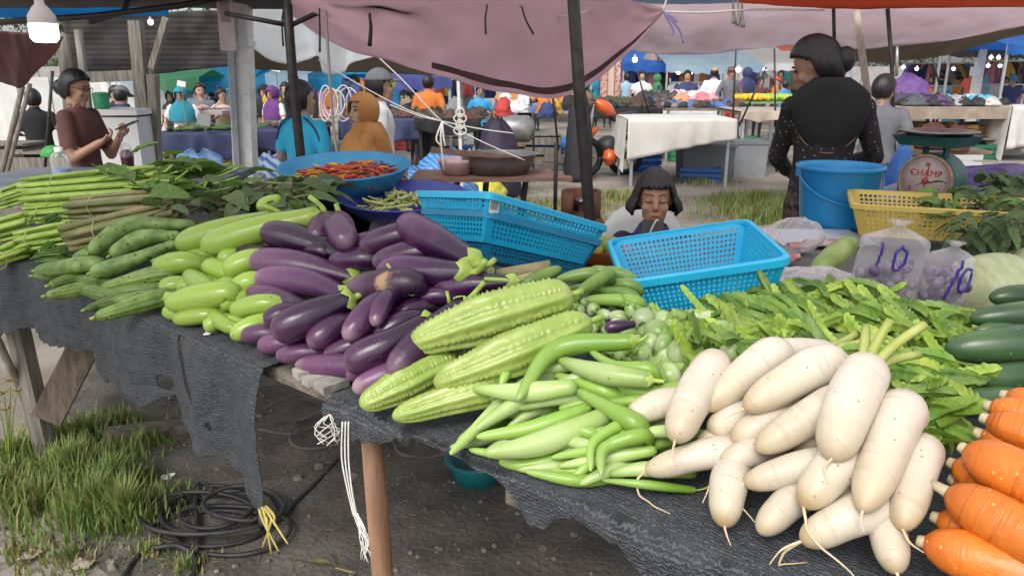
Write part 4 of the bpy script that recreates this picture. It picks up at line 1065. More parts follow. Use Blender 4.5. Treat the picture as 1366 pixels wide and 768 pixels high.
for i, (A_, B_) in enumerate((((58, 342), (78, 325)), ((62, 300), (80, 292)), ((52, 345), (90, 340)))):
    bundle('flower_stalk_bundle', A_, B_, 16, .0035, .022, M_leaf, ('bunch of slim dark flower stalks between the stem bundles', 'bunch of beaded garlic stalks under the taro stalks', 'small bunch of dark stalk ends lying by the blunt gourd')[i], .0 if i != 1 else .05, tie=(), maxlen=.2)
def leaf_bunch(name, label, cpx, lift, n, spread, Lr, M, yaw0, pitch=(-.2, .6), stalks=0, pile=(.34, .2), MS=None):
    C = on_pile(*cpx, *pile, lift); root = empty(name, C, label, 'leafy greens', None)
    for i in range(n):
        p = C + Vector((R.gauss(0, spread[0]), R.gauss(0, spread[1]), abs(R.gauss(0, spread[2]))))
        L_ = R.uniform(*Lr); leaf(root, p, yaw0 + R.gauss(0, .7), R.uniform(*pitch), R.uniform(-.8, .8), L_, L_ * R.choice((.4, .5, .6)), M)
    for i in range(stalks):
        p = C + Vector((R.gauss(0, spread[0] * .6), R.gauss(0, spread[1] * .6), abs(R.gauss(0, spread[2])))); d = Vector((math.cos(yaw0 + R.gauss(0, .4)), math.sin(yaw0 + R.gauss(0, .4)), R.uniform(-.05, .35)))
        b = MB(); b.tube(bez(p - d * .1, p, p + d * R.uniform(.05, .13) + Vector((0, 0, .01)), 6), .0045, 7, .003); b.build('stalk', MS or M_morn, root, smooth=True)
    return root
leaf_bunch('leafy_bunch', 'broad mid-green leaves fanning up behind the water spinach', (232, 240), .07, 26, (.12, .08, .03), (.07, .12), M_leaf, .4, (0, .8), 8)
leaf_bunch('leafy_bunch', 'broad leaves spilling from the water spinach over the taro stalks', (250, 262), .07, 22, (.11, .08, .025), (.07, .12), M_leaf, -.2, (-.3, .5), 10)
leaf_bunch('leafy_bunch', 'dark olive leafy bunch lying behind the long green eggplants', (340, 262), .03, 60, (.15, .12, .022), (.07, .12), M_leafd, -.3, (-.15, .2), 14, MS=M_taro)
leaf_bunch('leafy_bunch', 'limp dark leaves next to the chilli tray', (372, 270), .02, 30, (.08, .08, .02), (.07, .11), M_leafd, -1.0, (-.15, .25), 4, MS=M_taro)
leaf_bunch('leafy_bunch', 'tangle of withered brown-green stalks beside the leafy bunch', (305, 276), .05, 14, (.12, .06, .015), (.06, .10), M_leafd, 0, (-.2, .2), 26, MS=mat('withered stalk', (.06, .05, .03), (.14, .11, .06), scale=20, rough=.7, var=.3))
b = MB(); b.tube(spline([Py(236, 303, 2.3), Py(290, 290, 2.35), Py(325, 258, 2.4), Py(352, 233, 2.5)], 14), .011, 9, .007)
tag(b.build('taro_stalk', M_taro, smooth=True), 'single long brownish stalk slanting over the leafy bunches', 'stalk')
# greens in and around the yellow basket
root = empty('leafy_bunch', YB, 'dark leafy greens heaped in the yellow basket', 'leafy greens')
for i in range(170):
    p = YB + X * R.uniform(-.06, .34) + Y * R.uniform(-.2, .2) + Vector((0, 0, R.uniform(-.07, .045)))
    leaf(root, p, R.uniform(0, 6.28), R.uniform(-.4, .5), R.uniform(-.7, .7), R.uniform(.045, .085), R.uniform(.02, .04), M_leafd if R.random() < .75 else M_leaf)
root = empty('leafy_bunch', Py(1330, 300, 2.2), 'drooping dark leaves hanging out of the yellow basket onto the cabbage', 'leafy greens')
for i in range(130):
    p = Py(R.uniform(1275, 1400), R.uniform(282, 335), R.uniform(2.05, 2.35)); leaf(root, p, R.uniform(2.5, 5.5), R.uniform(-.7, .2), R.uniform(-.6, .6), R.uniform(.05, .085), R.uniform(.022, .035), M_leafd)
root = empty('leafy_bunch', Py(1345, 255, 2.9), 'olive leaves piled beside the scale on purple plastic', 'leafy greens')
for i in range(60):
    p = Py(R.gauss(1350, 24), R.uniform(236, 268), R.uniform(2.85, 3.1)); leaf(root, p, R.uniform(0, 6.28), R.uniform(-.3, .6), R.uniform(-.6, .6), R.uniform(.09, .15), R.uniform(.03, .05), M_leafd)
# radish and celery leaves next to the radishes
root = empty('celery_bunch', on_pile(1245, 560, .3, .12, .02), 'light green frilly leaves and stalks between radishes and carrots', 'leafy greens')
for px, py, L_ in ((1240, 555, .07), (1262, 548, .07), (1228, 575, .06), (1250, 590, .06), (1215, 545, .06), (1235, 600, .05), (1255, 570, .06)):
    leaf(root, on_pile(px, py, .32, .13, .05), R.uniform(-1.2, 1.2), R.uniform(0, .6), R.uniform(-.5, .5), L_, L_ * .55, M_leaflt)
for i in range(16):
    p = on_pile(R.uniform(1185, 1260), R.uniform(500, 620), .32, .12, .02); d = Vector((R.uniform(.3, .9), R.uniform(.1, .8), .25))
    b = MB(); b.tube(bez(p - d * .05, p, p + d * .06, 6), .006, 7, .005); b.build('stalk', M_petiole, root, smooth=True)

# ---------------------------------------------------------------- cabbages
M_cab = mat('cabbage', (0.36, 0.41, 0.20), (0.46, 0.49, 0.28), scale=7, rough=.42, bump=.35, bscale=30, var=.05, wave=((0.47, 0.51, 0.31), 11, 14.0), trans=.08)
def cabbage(c, r, label):
    o = None; b = MB(); rings = []
    for i in range(20):
        t = math.pi * (i + .2) / 19.4
        rings.append([c + Vector((math.sin(t) * math.cos(a), math.sin(t) * math.sin(a), -math.cos(t) * .82)) * (r * (1 + .02 * noise.noise(Vector((math.cos(a) * 2, math.sin(a) * 2, t * 2))))) for a in (2 * math.pi * j / 28 for j in range(28))])
    b.loft(rings); o = mk('cabbage', b.v, b.f, M_cab, None, True); tag(o, label, 'cabbage', 'pale cabbages')
    for k in range(7):      # cupped outer leaves
        yaw = k * 2.4 + .8; vs, fs = [], []
        for i in range(13):
            for j in range(13):
                u = (i / 12 - .5) * 2.0 * (1 - .12 * abs(j / 12 - .5)); v = j / 12 * 2.0 - .5
                rr = r * (1.015 + .012 * k + .03 * max(0, v - 1.1) + .018 * math.cos(u * 9 + .6 * v) + .03 * noise.noise(Vector((u * 3, v * 3, k))))
                vs.append(c + Vector((math.sin(v) * 0 + math.cos(u + yaw) * math.sin(v + .65), math.sin(u + yaw) * math.sin(v + .65), -math.cos(v + .65) * .82)) * rr)
        for i in range(12):
            for j in range(12): fs.append([i * 13 + j, (i + 1) * 13 + j, (i + 1) * 13 + j + 1, i * 13 + j + 1])
        mk('leaf', vs, fs, M_cab, o, True)
cabbage(Py(1330, 382, 1.85) + Vector((0, 0, .0)), .105, 'pale green cabbage between the price bags and the dark cucumbers')
cabbage(Py(1400, 368, 2.0), .11, 'pale green cabbage cut by the frame beyond the first')

# ---------------------------------------------------------------- clear bags of small purple eggplants with a price written on
def clear_mat(name, tint, a):
    if name in MATS: return MATS[name]
    m = mat(name, tint, rough=.10, spec=.8, alpha=a, bump=.7, bscale=26)       # thin film: clear face on, shiny at grazing angles and folds
    t = m.node_tree; lw = _n(t, 'ShaderNodeLayerWeight'); lw.inputs['Blend'].default_value = .35
    mr = _n(t, 'ShaderNodeMapRange'); mr.inputs['To Min'].default_value = a * .6; mr.inputs['To Max'].default_value = min(.85, a * 3.2)
    b = t.nodes['Principled BSDF']; t.links.new(b.inputs['Normal'].links[0].from_socket, lw.inputs['Normal'])
    t.links.new(lw.outputs['Facing'], mr.inputs['Value']); ms = t.nodes['Material Output'].inputs['Surface'].links[0].from_node
    t.links.new(mr.outputs[0], ms.inputs[0]); return m
M_bag = clear_mat('clear plastic bag', (.72, .68, .74), .19)
M_ink = plain('blue marker', (.035, .02, .22), .5)
M_pbean = mat('small purple fruit', (.10, .06, .14), (.20, .14, .24), scale=30, rough=.4, var=.3)
def price_bag(base, w_, h, dpt, label, strokes, nf, knot=True, yaw=0.0, fill=.45):
    root = empty('price_bag', base, label, 'bag', 'clear bags with a marker price')
    Mx = Matrix.Rotation(yaw, 3, 'Z') @ Matrix.Rotation(rad(12), 3, 'X') if True else None
    def surf(t, a):
        k = .86 + .14 * sm(t / .25) if t < .75 else 1 - .88 * sm((t - .75) / .2)
        if t > .95: k = .12 + .6 * (t - .95) / .05 * .5
        q = 1 + .05 * noise.noise(Vector((math.cos(a) * 3, math.sin(a) * 3, t * 7 + w_ * 50))) + .05 * sm((t - .55) / .3) * math.cos(a * 9 + 3 * t)
        ca, sa = math.cos(a), math.sin(a)
        x = math.copysign(abs(ca) ** .7, ca) * w_ / 2 * k * q; y = math.copysign(abs(sa) ** .8, sa) * dpt / 2 * k * q * (1 - .35 * t)
        return base + Mx @ Vector((x, y, t * h + .002))
    b = MB(); b.loft([[surf(i / 27, 2 * math.pi * j / 40) for j in range(40)] for i in range(28)], True, True); b.build('film', M_bag, root, smooth=True)
    b = MB(); b.lathe([(.004, 0), (.010, .004), (.010, .010), (.004, .014)], base + Mx @ Vector((0, 0, h * .945)), 10, Mx); b.build('knot', M_bag, root, smooth=True)
    sp = MB(); sp.lathe([(.002, -.012), (.009, -.009), (.0125, 0), (.009, .009), (.002, .012)], (0, 0, 0), 10)
    m0 = None
    for i in range(nf):
        p = base + Mx @ Vector((R.uniform(-.36, .36) * w_, R.uniform(-.30, .30) * dpt, R.uniform(.05, fill) * h + .008))
        if m0 is None: m0 = mk('fruit', sp.v, sp.f, M_pbean, root, True, (0, 0, 0)); m0.location = p - base
        else: clone(m0, p, root, (R.random() * 3, R.random() * 3, 0), R.uniform(.8, 1.25))
    for st in strokes:
        pts = []
        for u, v in spline([Vector((u, v, 0)) for u, v in st], 16) and [(q.x, q.y) for q in spline([Vector((u, v, 0)) for u, v in st], 16)]:
            # front surface at that height: search the angle
            best = min(((surf(v, a) - surf(v, -math.pi / 2)).length if False else abs((Mx.inverted() @ (surf(v, a) - base)).x - u * w_), a) for a in [math.pi + math.pi * i / 60 for i in range(61)])[1]
            p = surf(v, best); pts.append(p + (CAMP - p).normalized() * .004)
        b = MB(); b.tube(pts, .0028, 6); b.build('marker_stroke', M_ink, root, smooth=True)
zero = [(.10, .78), (.02, .68), (.01, .56), (.08, .50), (.17, .58), (.18, .70), (.12, .78)]
bb = on_pile(1182, 408, .3, .11, 0); kz = depth_of(bb) / 1000
price_bag(bb + Vector((0, .03, 0)), 84 * kz, 118 * kz, .10, 'taller clear bag of small purple fruit with a price in marker', [[(-.30, .80), (-.31, .68), (-.33, .55)], [(a - .12, b_) for a, b_ in zero]], 46)
bb = on_pile(1250, 408, .3, .11, 0); kz = depth_of(bb) / 1000
price_bag(bb, 58 * kz, 92 * kz, .085, 'shorter clear bag of small purple fruit with a marker 10, next to the cabbage', [[(.10, .80), (-.04, .55), (-.16, .25)], [(.33, .66), (.22, .68), (.10, .55), (.12, .38), (.25, .36), (.36, .50), (.35, .62)]], 34, fill=.5)
# slack see-through bags lying behind
M_bag2 = clear_mat('thin clear bag', (.75, .70, .74), .22)
def slack_bag(cpx, z, sx, sy, h, label, yaw):
    c = Pz(*cpx, z); b = MB(); Mr = Matrix.Rotation(yaw, 3, 'Z'); rings = []
    for i in range(14):
        t = i / 13; rings.append([])
        for j in range(32):
            a = 2 * math.pi * j / 32; k = math.sin(math.pi * (.04 + .92 * t)) ** .6
            rings[-1].append(c + Mr @ Vector((math.cos(a) * sx * k * (1 + .15 * noise.noise(Vector((a * 2, t * 5, sx * 90)))), math.sin(a) * sy * k, t * h + .02 * noise.noise(Vector((math.cos(a) * 5, math.sin(a) * 5, t * 4 + sx * 70))))))
    b.loft(rings); return tag(b.build('slack_bag', M_bag2, smooth=True), label, 'bag', 'slack clear bags')
slack_bag((1058, 335), .94, .10, .08, .11, 'crumpled clear bag next to the open blue basket', .3)
slack_bag((1085, 395), .98, .12, .07, .07, 'slack clear bag lying before the green gourd', -.3)
slack_bag((1010, 325), .93, .10, .07, .06, 'flat clear bag behind the open blue basket', .8)
M_pinkst = mat('pink red packet', (.45, .10, .09), (.55, .42, .42), scale=18, rough=.5)
for i, (px, py, z, L_) in enumerate(((1045, 345, .94, .10), (1068, 330, .94, .09), (1052, 400, 1.0, .06), (1095, 326, .93, .12))):
    p = Pz(px, py, z); b = MB(); rings = []
    for k in range(9):
        t = k / 8 - .5; rings.append([p + Vector((t * L_, math.cos(a) * .035 * (1 - t * t * 2), abs(math.sin(a)) * .018 + .006 * noise.noise(Vector((t * 20, a, i)))) ) for a in (2 * math.pi * j / 12 for j in range(12))])
    b.loft(rings); tag(b.build('packet', M_pinkst, smooth=True), ('pink and white packet in the crumpled bag', 'red flecked packet beside the bucket', 'reddish packet peeping out behind the winged beans', 'long pale red packet at the foot of the bucket')[i], 'packet')
veg('gourd', [(1086, 366), (1140, 320)], 32, mat('streaked gourd', (.17, .26, .06), (.33, .40, .14), scale=16, rough=.4, stretch=(1, 1, 1)), 'single streaked green gourd in a clear bag behind the winged beans', 'gourd', None, cp, (0, 0), .0, .14, .22)
b = MB(); p = Pz(1090, 318, TZ + .004)
for i in range(9):
    for j in range(7): b.v.append(p + Vector(((i / 8 - .5) * .36, (j / 6 - .5) * .3, .006 + .012 * noise.noise(Vector((i * .8, j * .8, 3))))))
for i in range(8):
    for j in range(6): b.face([i * 7 + j, i * 7 + j + 7, i * 7 + j + 8, i * 7 + j + 1])
tag(b.build('plastic_sheet', mat('printed sheet', (.50, .56, .70), (.68, .66, .70), scale=9, rough=.35, spots=((.55, .1, .1), 18, .2, .55)), smooth=True), 'pale blue printed plastic sheet lying under the bucket', 'sheet')
# orange bowl with green fruit in front of the girl
oc = Pz(800, 350, TZ); oc = Vector((oc.x, oc.y, TZ))
ob = lathe_obj('orange_bowl', [(.001, .004), (.06, .004), (.10, .05), (.108, .055), (.100, .052), (.06, .010), (.001, .010)], oc, mat('orange plastic', (.62, .17, .03), rough=.4)); tag(ob, 'orange plastic bowl of green fruit between the two blue baskets', 'bowl')
M_lime = mat('green mango', (.16, .24, .03), (.30, .33, .06), scale=9, rough=.35)
for i, (dx, dy, dz) in enumerate(((-.03, -.03, .05), (.04, .0, .05), (0, .05, .048))):
    b = MB(); b.lathe([(.002, -.034), (.02, -.03), (.034, -.012), (.037, .004), (.03, .022), (.014, .033), (.002, .035)], oc + Vector((dx, dy, dz)), 18, Matrix.Rotation(.5 * i, 3, 'X'))
    f_ = tag(b.build('green_fruit', M_lime, smooth=True), 'round yellowish green fruit in the orange bowl', 'fruit', 'green fruit in the orange bowl')
    s_ = MB(); c_ = oc + Vector((dx, dy, dz)) + Matrix.Rotation(.5 * i, 3, 'X') @ Vector((0, 0, .034)); s_.tube([c_, c_ + Vector((0, 0, .008))], .003, 6); s_.build('stem', M_stem, f_)
# tan cut stems under the tilted baskets
for i, (a_, b_) in enumerate((((664, 368), (735, 356)), ((676, 378), (715, 370)), ((655, 362), (640, 356)))):
    p0 = on_pile(*a_, .3, .18, .015); p1 = bend_to(p0, *b_, .3, .18, .015, .2)
    bb_ = MB(); bb_.tube(spline([p0, p1], 5), .017 - .003 * i, 12)
    o = bb_.build('banana_stem', [mat('tan stem', (.20, .17, .08), (.36, .32, .17), scale=12, rough=.6), M_cut], smooth=True); o.data.polygons[-2].material_index = 1; o.data.polygons[-2].use_smooth = False
    tag(o, ('thick tan cut stem under the tilted baskets', 'thin tan cut stem beside the small cucumbers', 'short tan stem end behind the dark eggplants')[i], 'stem')

# ---------------------------------------------------------------- on and over the ground under the stall
M_cable = mat('black cable', (.018, .018, .019), (.05, .048, .046), scale=20, rough=.55)
cc = Pz(292, 700, 0)
def coil(c, loops, rx, ry, yaw, tails):
    pts = []; n = int(loops * 26); Mr = Matrix.Rotation(yaw, 3, 'Z')
    for i in range(n):
        a = 2 * math.pi * i / 26; L_ = i / 26
        k = 1 + .34 * math.sin(L_ * 2.3) + .05 * noise.noise(Vector((L_ * 3, 0, 0)))
        p = Vector((math.cos(a) * rx * k + .06 * math.sin(L_ * 1.7), math.sin(a) * ry * k + .05 * math.cos(L_ * 2.9), .02 + .011 * (L_ % 5) + .006 * math.sin(a * 2 + L_)))
        pts.append(c + Mr @ p)
    return pts
pts = [Pz(450, 612, .015), Pz(425, 640, .015), Pz(395, 668, .02), Pz(375, 690, .03)] + coil(cc, 6.4, .185, .115, -.2, None)
pts += [Pz(262, 738, .03), Pz(230, 715, .03), Pz(205, 722, .02), Pz(180, 745, .02), Pz(150, 790, .02)]
b = MB(); b.tube(spline(pts, len(pts) * 3), .0078, 8)
cb = tag(b.build('cable_coil', M_cable, smooth=True), 'loose coil of thick black cable lying on the soil', 'cable')
b = MB(); b.tube(spline([Pz(205, 730, .04), Pz(240, 728, .05), Pz(262, 752, .03), Pz(238, 790, .02)], 24), .0085, 8); b.build('cable_end', M_cable, cb, smooth=True)
M_vine = mat('old wire', (.10, .085, .07), (.2, .17, .14), scale=20, rough=.8)
for i, pxs in enumerate(([(338, 520), (372, 512), (420, 516), (436, 540), (400, 560), (345, 566)], [(345, 572), (390, 578), (432, 560), (440, 540), (400, 528), (350, 545)], [(395, 560), (388, 590), (420, 598), (470, 585), (520, 560)], [(525, 590), (535, 605), (570, 610), (596, 604)])):
    b = MB(); b.tube(spline([Pz(*q, .03 + .03 * (j % 2)) for j, q in enumerate(pxs)], 36), .006, 6)
    tag(b.build('wire', M_vine, smooth=True), ('looped old wire on the soil right behind the pointed net', 'long old wire loop crossing the other wires', 'trailing wire leading to the brown post', 'short wire beside the teal basin')[i], 'wire')
tb = Pz(636, 640, .0); tbo = empty('teal_basin', tb, 'teal plastic basin standing on the soil under the table', 'basin'); M_teal = mat('teal plastic', (.008, .15, .17), (.015, .20, .22), scale=5, rough=.4)
lathe_obj('bowl', [(.001, .004), (.085, .004), (.10, .07), (.115, .10), (.105, .098), (.08, .012), (.001, .012)], tb, M_teal, tbo); lathe_obj('rim', [(.113, .092), (.124, .096), (.124, .104), (.112, .104)], tb, M_teal, tbo)
M_string = mat('white string', (.62, .60, .56), (.74, .72, .68), scale=60, rough=.9)
so = empty('hanging_string', Pedge(470, 690, .03), 'frayed white string hanging from the net edge by the post', 'string')
for i in range(3):
    b = MB(); b.tube(spline([Pedge(457 + i * 4, 562, .03), Pedge(456 + i * 4.5, 610, .035), Pedge(463 + i * 3, 650, .04), Pedge(472 + i * 2, 688, .04)], 18), .0017, 5); b.build('strand', M_string, so, smooth=True)
for i in range(14):
    b = MB(); b.tube(spline([Pedge(474 + R.uniform(-3, 4), 684, .04), Pedge(482 + R.uniform(-4, 5), 704, .04), Pedge(487 + R.uniform(-7, 6), 722, .04), Pedge(488 + R.uniform(-9, 9), 742 + R.uniform(-10, 10), .04)], 14), .0011, 5, .0007); b.build('frayed_end', M_string, so, smooth=True)
so = empty('frayed_tuft', Pedge(436, 566, .03), 'tuft of frayed grey thread at the corner of the folded net', 'string')
for i in range(10):
    b = MB(); p = Pedge(440, 552, .03); b.tube(spline([p] + [p + Vector((R.uniform(-.03, .02), R.uniform(-.02, .02), -.02 * j + R.uniform(-.01, .01))) for j in range(1, 4)], 10), .0011, 4); b.build('strand', M_string, so, smooth=True)
M_raffia = mat('yellow raffia', (.42, .33, .07), (.55, .46, .16), scale=30, rough=.6)
so = empty('raffia_tie', Pedge(352, 720, .03), 'yellow raffia tied round the point of the torn net', 'raffia')
for i, (x1, y1) in enumerate(((372, 735), (362, 738), (358, 712), (384, 725), (350, 730), (366, 700))):
    b = MB(); b.tube(spline([Pedge(346 + i * 1.2, 672, .03), Pedge(350 + i * 3, 692 - (i % 2) * 6, .05), Pedge(x1, y1, .05)], 12), .004, 5, .002); b.build('strand', M_raffia, so, smooth=True)
M_dry = mat('dry leaf', (.20, .18, .05), (.30, .27, .10), scale=16, rough=.8, bump=.3)
so = empty('fallen_leaves', Pz(425, 750, .01), 'fallen yellow-green sprig with two dry leaves on the soil', 'leaf sprig')
for a_, b_ in (((450, 757), (386, 740)), ((455, 752), (436, 722))):
    p0, p1 = Pz(*a_, .015), Pz(*b_, .015); d = p1 - p0; leaf(so, p0, math.atan2(d.y, d.x), .05, .3, d.length * 1.05, d.length * .2, M_dry)
b = MB(); b.tube([Pz(448, 757, .015), Pz(475, 764, .015)], .004, 6); b.build('twig', M_dry, so)
# scraps
def scrap(px, py, s, M, label, z=0.0):
    p = Pz(px, py, z); vs, fs = [], []
    for i in range(6):
        for j in range(6): vs.append(p + Vector(((i / 5 - .5) * s * (1 + .3 * noise.noise(Vector((j, i * .4, s * 50)))), (j / 5 - .5) * s * .8, .012 + s * .35 * abs(noise.noise(Vector((i * .9, j * .9, px)))))))
    for i in range(5):
        for j in range(5): fs.append([i * 6 + j, i * 6 + j + 6, i * 6 + j + 7, i * 6 + j + 1])
    return tag(mk('paper_scrap', vs, fs, M, None, True), label, 'scrap')
scrap(224, 640, .045, M_white, 'crumpled white paper scrap on the soil beneath the net')
scrap(40, 745, .06, mat('tan litter', (.4, .33, .25), rough=.9), 'tan scrap half buried at the edge of the grass')
scrap(110, 758, .06, mat('tan litter', (.4, .33, .25)), 'flat tan scrap near the cable end')
scrap(283, 451, .03, M_white, 'white scrap of paper stuck to the net edge below the green eggplants', TZ - .004)

# ---------------------------------------------------------------- grass
M_grass = mat('grass', (.13, .23, .045), (.30, .38, .11), scale=3, rough=.6, var=0, trans=.25)
M_grassdry = mat('dry grass', (.22, .19, .07), (.34, .30, .14), scale=3, rough=.7, trans=.2)
def grass(name, pts, n, h, label, dry=.2, lean=.5, wd=.0045):
    vs, fs, fm = [], [], []
    for i in range(n):
        cx, cy, sr = R.choice(pts); q = abs(R.gauss(0, .55)); a = R.uniform(0, 6.28)
        x, y = cx + math.cos(a) * sr * q, cy + math.sin(a) * sr * q
        hh = h * R.uniform(.4, 1.15) * max(.25, 1 - .45 * q); yaw = R.uniform(0, 6.28); ln = R.uniform(.1, lean) * hh * 1.3; z0 = ground_height(x, y)
        d = Vector((math.cos(yaw), math.sin(yaw), 0)); sd_ = Vector((-d.y, d.x, 0)) * wd; k = len(vs)
        p0 = Vector((x, y, z0)); p1 = p0 + d * ln * .3 + Vector((0, 0, hh * .6)); p2 = p0 + d * ln + Vector((0, 0, hh))
        vs += [p0 - sd_, p0 + sd_, p1 - sd_ * .75, p1 + sd_ * .75, p2]; fs += [[k, k + 1, k + 3, k + 2], [k + 2, k + 3, k + 4]]
        c_ = 1 if R.random() < dry else 0; fm += [c_, c_]
    o = mk(name, vs, fs, [M_grass, M_grassdry], None, True, None, None, fm); return tag(o, label, None, None, 'stuff')
def gp_(px, py, r): p = Pz(px, py, 0); return (p.x, p.y, r)
grass('grass', [gp_(130, 690, .16), gp_(95, 640, .2), gp_(150, 660, .15), gp_(170, 700, .10)], 2800, .175, 'lush tuft of long grass at the foot of the stall', .08)
grass('grass', [gp_(20, 620, .22), gp_(60, 600, .25), gp_(0, 660, .25), gp_(110, 590, .2), gp_(40, 680, .25)], 2400, .13, 'weedy grass round the leaning pole', .25)
grass('grass', [gp_(190, 600, .22), gp_(150, 570, .25), gp_(215, 680, .2)], 900, .10, 'sparse thin grass in the shade under the net', .3)
grass('grass', [gp_(30, 740, .2), gp_(90, 745, .25), gp_(200, 740, .15), gp_(250, 760, .1)], 700, .06, 'short thin grass along the gravel edge', .5)
grass('grass', [gp_(1035, 290, .9), gp_(1010, 275, .7), gp_(1060, 280, .8), gp_(1040, 300, .5)], 4200, .22, 'sunlit strip of grass behind the stall', .35, wd=.008)
grass('grass', [gp_(740, 290, .8), gp_(820, 265, .7), gp_(760, 275, .7), gp_(930, 243, .5), gp_(650, 245, .8), gp_(600, 255, .8), gp_(700, 300, .6)], 5200, .13, 'patchy trampled grass in the open yard', .5, wd=.007)
grass('grass', [gp_(260, 213, 1.2), gp_(280, 218, .8)], 1500, .25, 'grass patch behind the white concrete post', .6, wd=.012)
# weed with brown flower heads at the edge
so = empty('weed', Pz(10, 620, 0), 'thin weed with brown feathery seed heads next to the leaning pole', 'weed')
for px, py in ((5, 525), (14, 508), (22, 522), (-4, 540), (10, 546)):
    p1 = Py(px, py, 2.55); b = MB(); b.tube(spline([Pz(12, 625, 0), (Pz(12, 625, 0) + p1) / 2 + Vector((.01, 0, .05)), p1], 8), .003, 5, .0015); b.build('stalk', M_stem, so, smooth=True)
    b = MB()
    for q in range(14):
        d = Vector((R.uniform(-1, 1), R.uniform(-1, 1), R.uniform(-.2, 1))).normalized(); b.tube([p1, p1 + d * R.uniform(.015, .035)], .002, 4, .0008)
    b.build('seed_head', mat('seed head', (.25, .16, .05), (.34, .24, .09), scale=30, rough=.8), so)
# straw and dry stalks trodden into the soil
sb_ = MB()
for i in range(700):
    x, y = R.uniform(-2.2, .9), R.uniform(1.75, 3.4); a = R.uniform(0, 6.28); l_ = R.uniform(.008, .05); z = ground_height(x, y) + .016
    sb_.bar((x, y, z), (x + math.cos(a) * l_, y + math.sin(a) * l_, z + R.uniform(-.003, .008)), .0022, .0012)
tag(sb_.build('straw_litter', mat('straw', (.17, .14, .09), (.28, .24, .16), scale=3, rough=.9)), 'bits of straw and dry stalk trodden into the soil', None, None, 'stuff')
# small stones and litter over the dark soil and the gravel
st = MB()
for i in range(900):
    x, y = R.uniform(-2.0, 1.6), R.uniform(1.7, 4.2); s = R.uniform(.003, .011) * (1 if R.random() < .93 else 2)
    st.box((x, y, ground_height(x, y) + .012 + s * .2), (s * 2, s * 1.6, s), Euler((R.random() * .5, R.random() * .5, R.random() * 6)).to_matrix(), .6)
tag(st.build('gravel', mat('stone chips', (.10, .09, .08), (.26, .24, .21), scale=60, rough=.9)), 'stone chips and crumbs strewn over the soil', None, None, 'stuff')
# ================================================================ THE MARKET BEHIND
def sheet_fn(rows):
    """rows of (px, py, depth) -> smooth surface S(u, v)"""
    R3 = [[Py(*q) for q in r] for r in rows]
    fine = [spline(r, 80) for r in R3]
    def S(u, v):
        x = u * 79; k = min(78, int(x)); cols = [f[k].lerp(f[k + 1], x - k) for f in fine]
        if len(cols) == 2: return cols[0].lerp(cols[1], v)
        y = v * (len(cols) - 1); j = min(len(cols) - 2, int(y)); t = y - j
        P = [cols[max(0, j - 1)], cols[j], cols[j + 1], cols[min(len(cols) - 1, j + 2)]]
        a, b_, c, d = P
        return .5 * ((2 * b_) + (c - a) * t + (2 * a - 5 * b_ + 4 * c - d) * t * t + (3 * b_ - a - 3 * c + d) * t ** 3)
    return S
def sheet(name, rows, M, label, cat='tarp', wr=.02, nu=60, nv=24, group=None, parent=None, wf=3.0):
    S = sheet_fn(rows); vs, fs = [], []
    for j in range(nv + 1):
        for i in range(nu + 1):
            p = S(i / nu, j / nv); e = 1 if 0 < j < nv else .4
            p = p + Vector((0, 1, .5)) * wr * e * (noise.noise(p * wf) + .5 * noise.noise(p * wf * 2.3)) + Vector((0, 1, .3)) * wr * .8 * noise.noise(Vector((i / nu * 14 + 3 * j / nv, j / nv * 2.2, 4)))
            vs.append(p)
    for j in range(nv):
        for i in range(nu):
            k = j * (nu + 1) + i; fs.append([k, k + 1, k + nu + 2, k + nu + 1])
    o = mk(name, vs, fs, M, parent, True); md = o.modifiers.new('thickness', 'SOLIDIFY'); md.thickness = .004
    if label: tag(o, label, cat, group)
    return o, S
T_mauve = mat('mauve tarp', (.72, .55, .58), (.80, .62, .65), scale=2, rough=.6, trans=.86, bump=.15, bscale=9)
T_brown = mat('brown tarp', (.09, .065, .062), (.13, .10, .095), scale=2, rough=.7, trans=.25)
T_grey = mat('grey tarp', (.64, .55, .57), (.70, .61, .63), scale=2, rough=.6, trans=.85, bump=.15, bscale=9)
T_olive = mat('olive tarp', (.22, .19, .15), (.28, .24, .19), scale=2, rough=.7, trans=.6)
T_white = mat('white tarp', (.82, .83, .82), (.90, .90, .90), scale=2, rough=.6, trans=.85)
T_dark = mat('dark corrugated', (.085, .08, .08), (.12, .115, .115), scale=3, rough=.6, trans=.1, wave=((.055, .05, .05), 6, .8, 'Z'))
T_cyan = mat('cyan tarp', (.02, .30, .55), (.04, .38, .62), scale=2, rough=.5, trans=.7)
T_blue = mat('blue tarp', (.015, .10, .42), (.03, .16, .52), scale=2, rough=.5, trans=.4)
T_orange = mat('orange tarp', (.55, .17, .10), (.62, .21, .13), scale=2, rough=.6, trans=.75)
T_pale = mat('pale blue tarp', (.42, .58, .70), (.52, .66, .76), scale=2, rough=.5, trans=.7)
T_green = mat('green tarp', (.03, .16, .07), (.05, .21, .1), scale=2, rough=.6, trans=.3)
M_seam = mat('dark seam', (.15, .09, .10), rough=.7, trans=.3)
M_pipe = mat('dark pipe', (.025, .022, .022), (.05, .042, .04), scale=20, rough=.5, metal=.3)
M_galv = mat('galvanised pipe', (.42, .43, .44), (.52, .53, .54), scale=20, rough=.4, metal=.6)
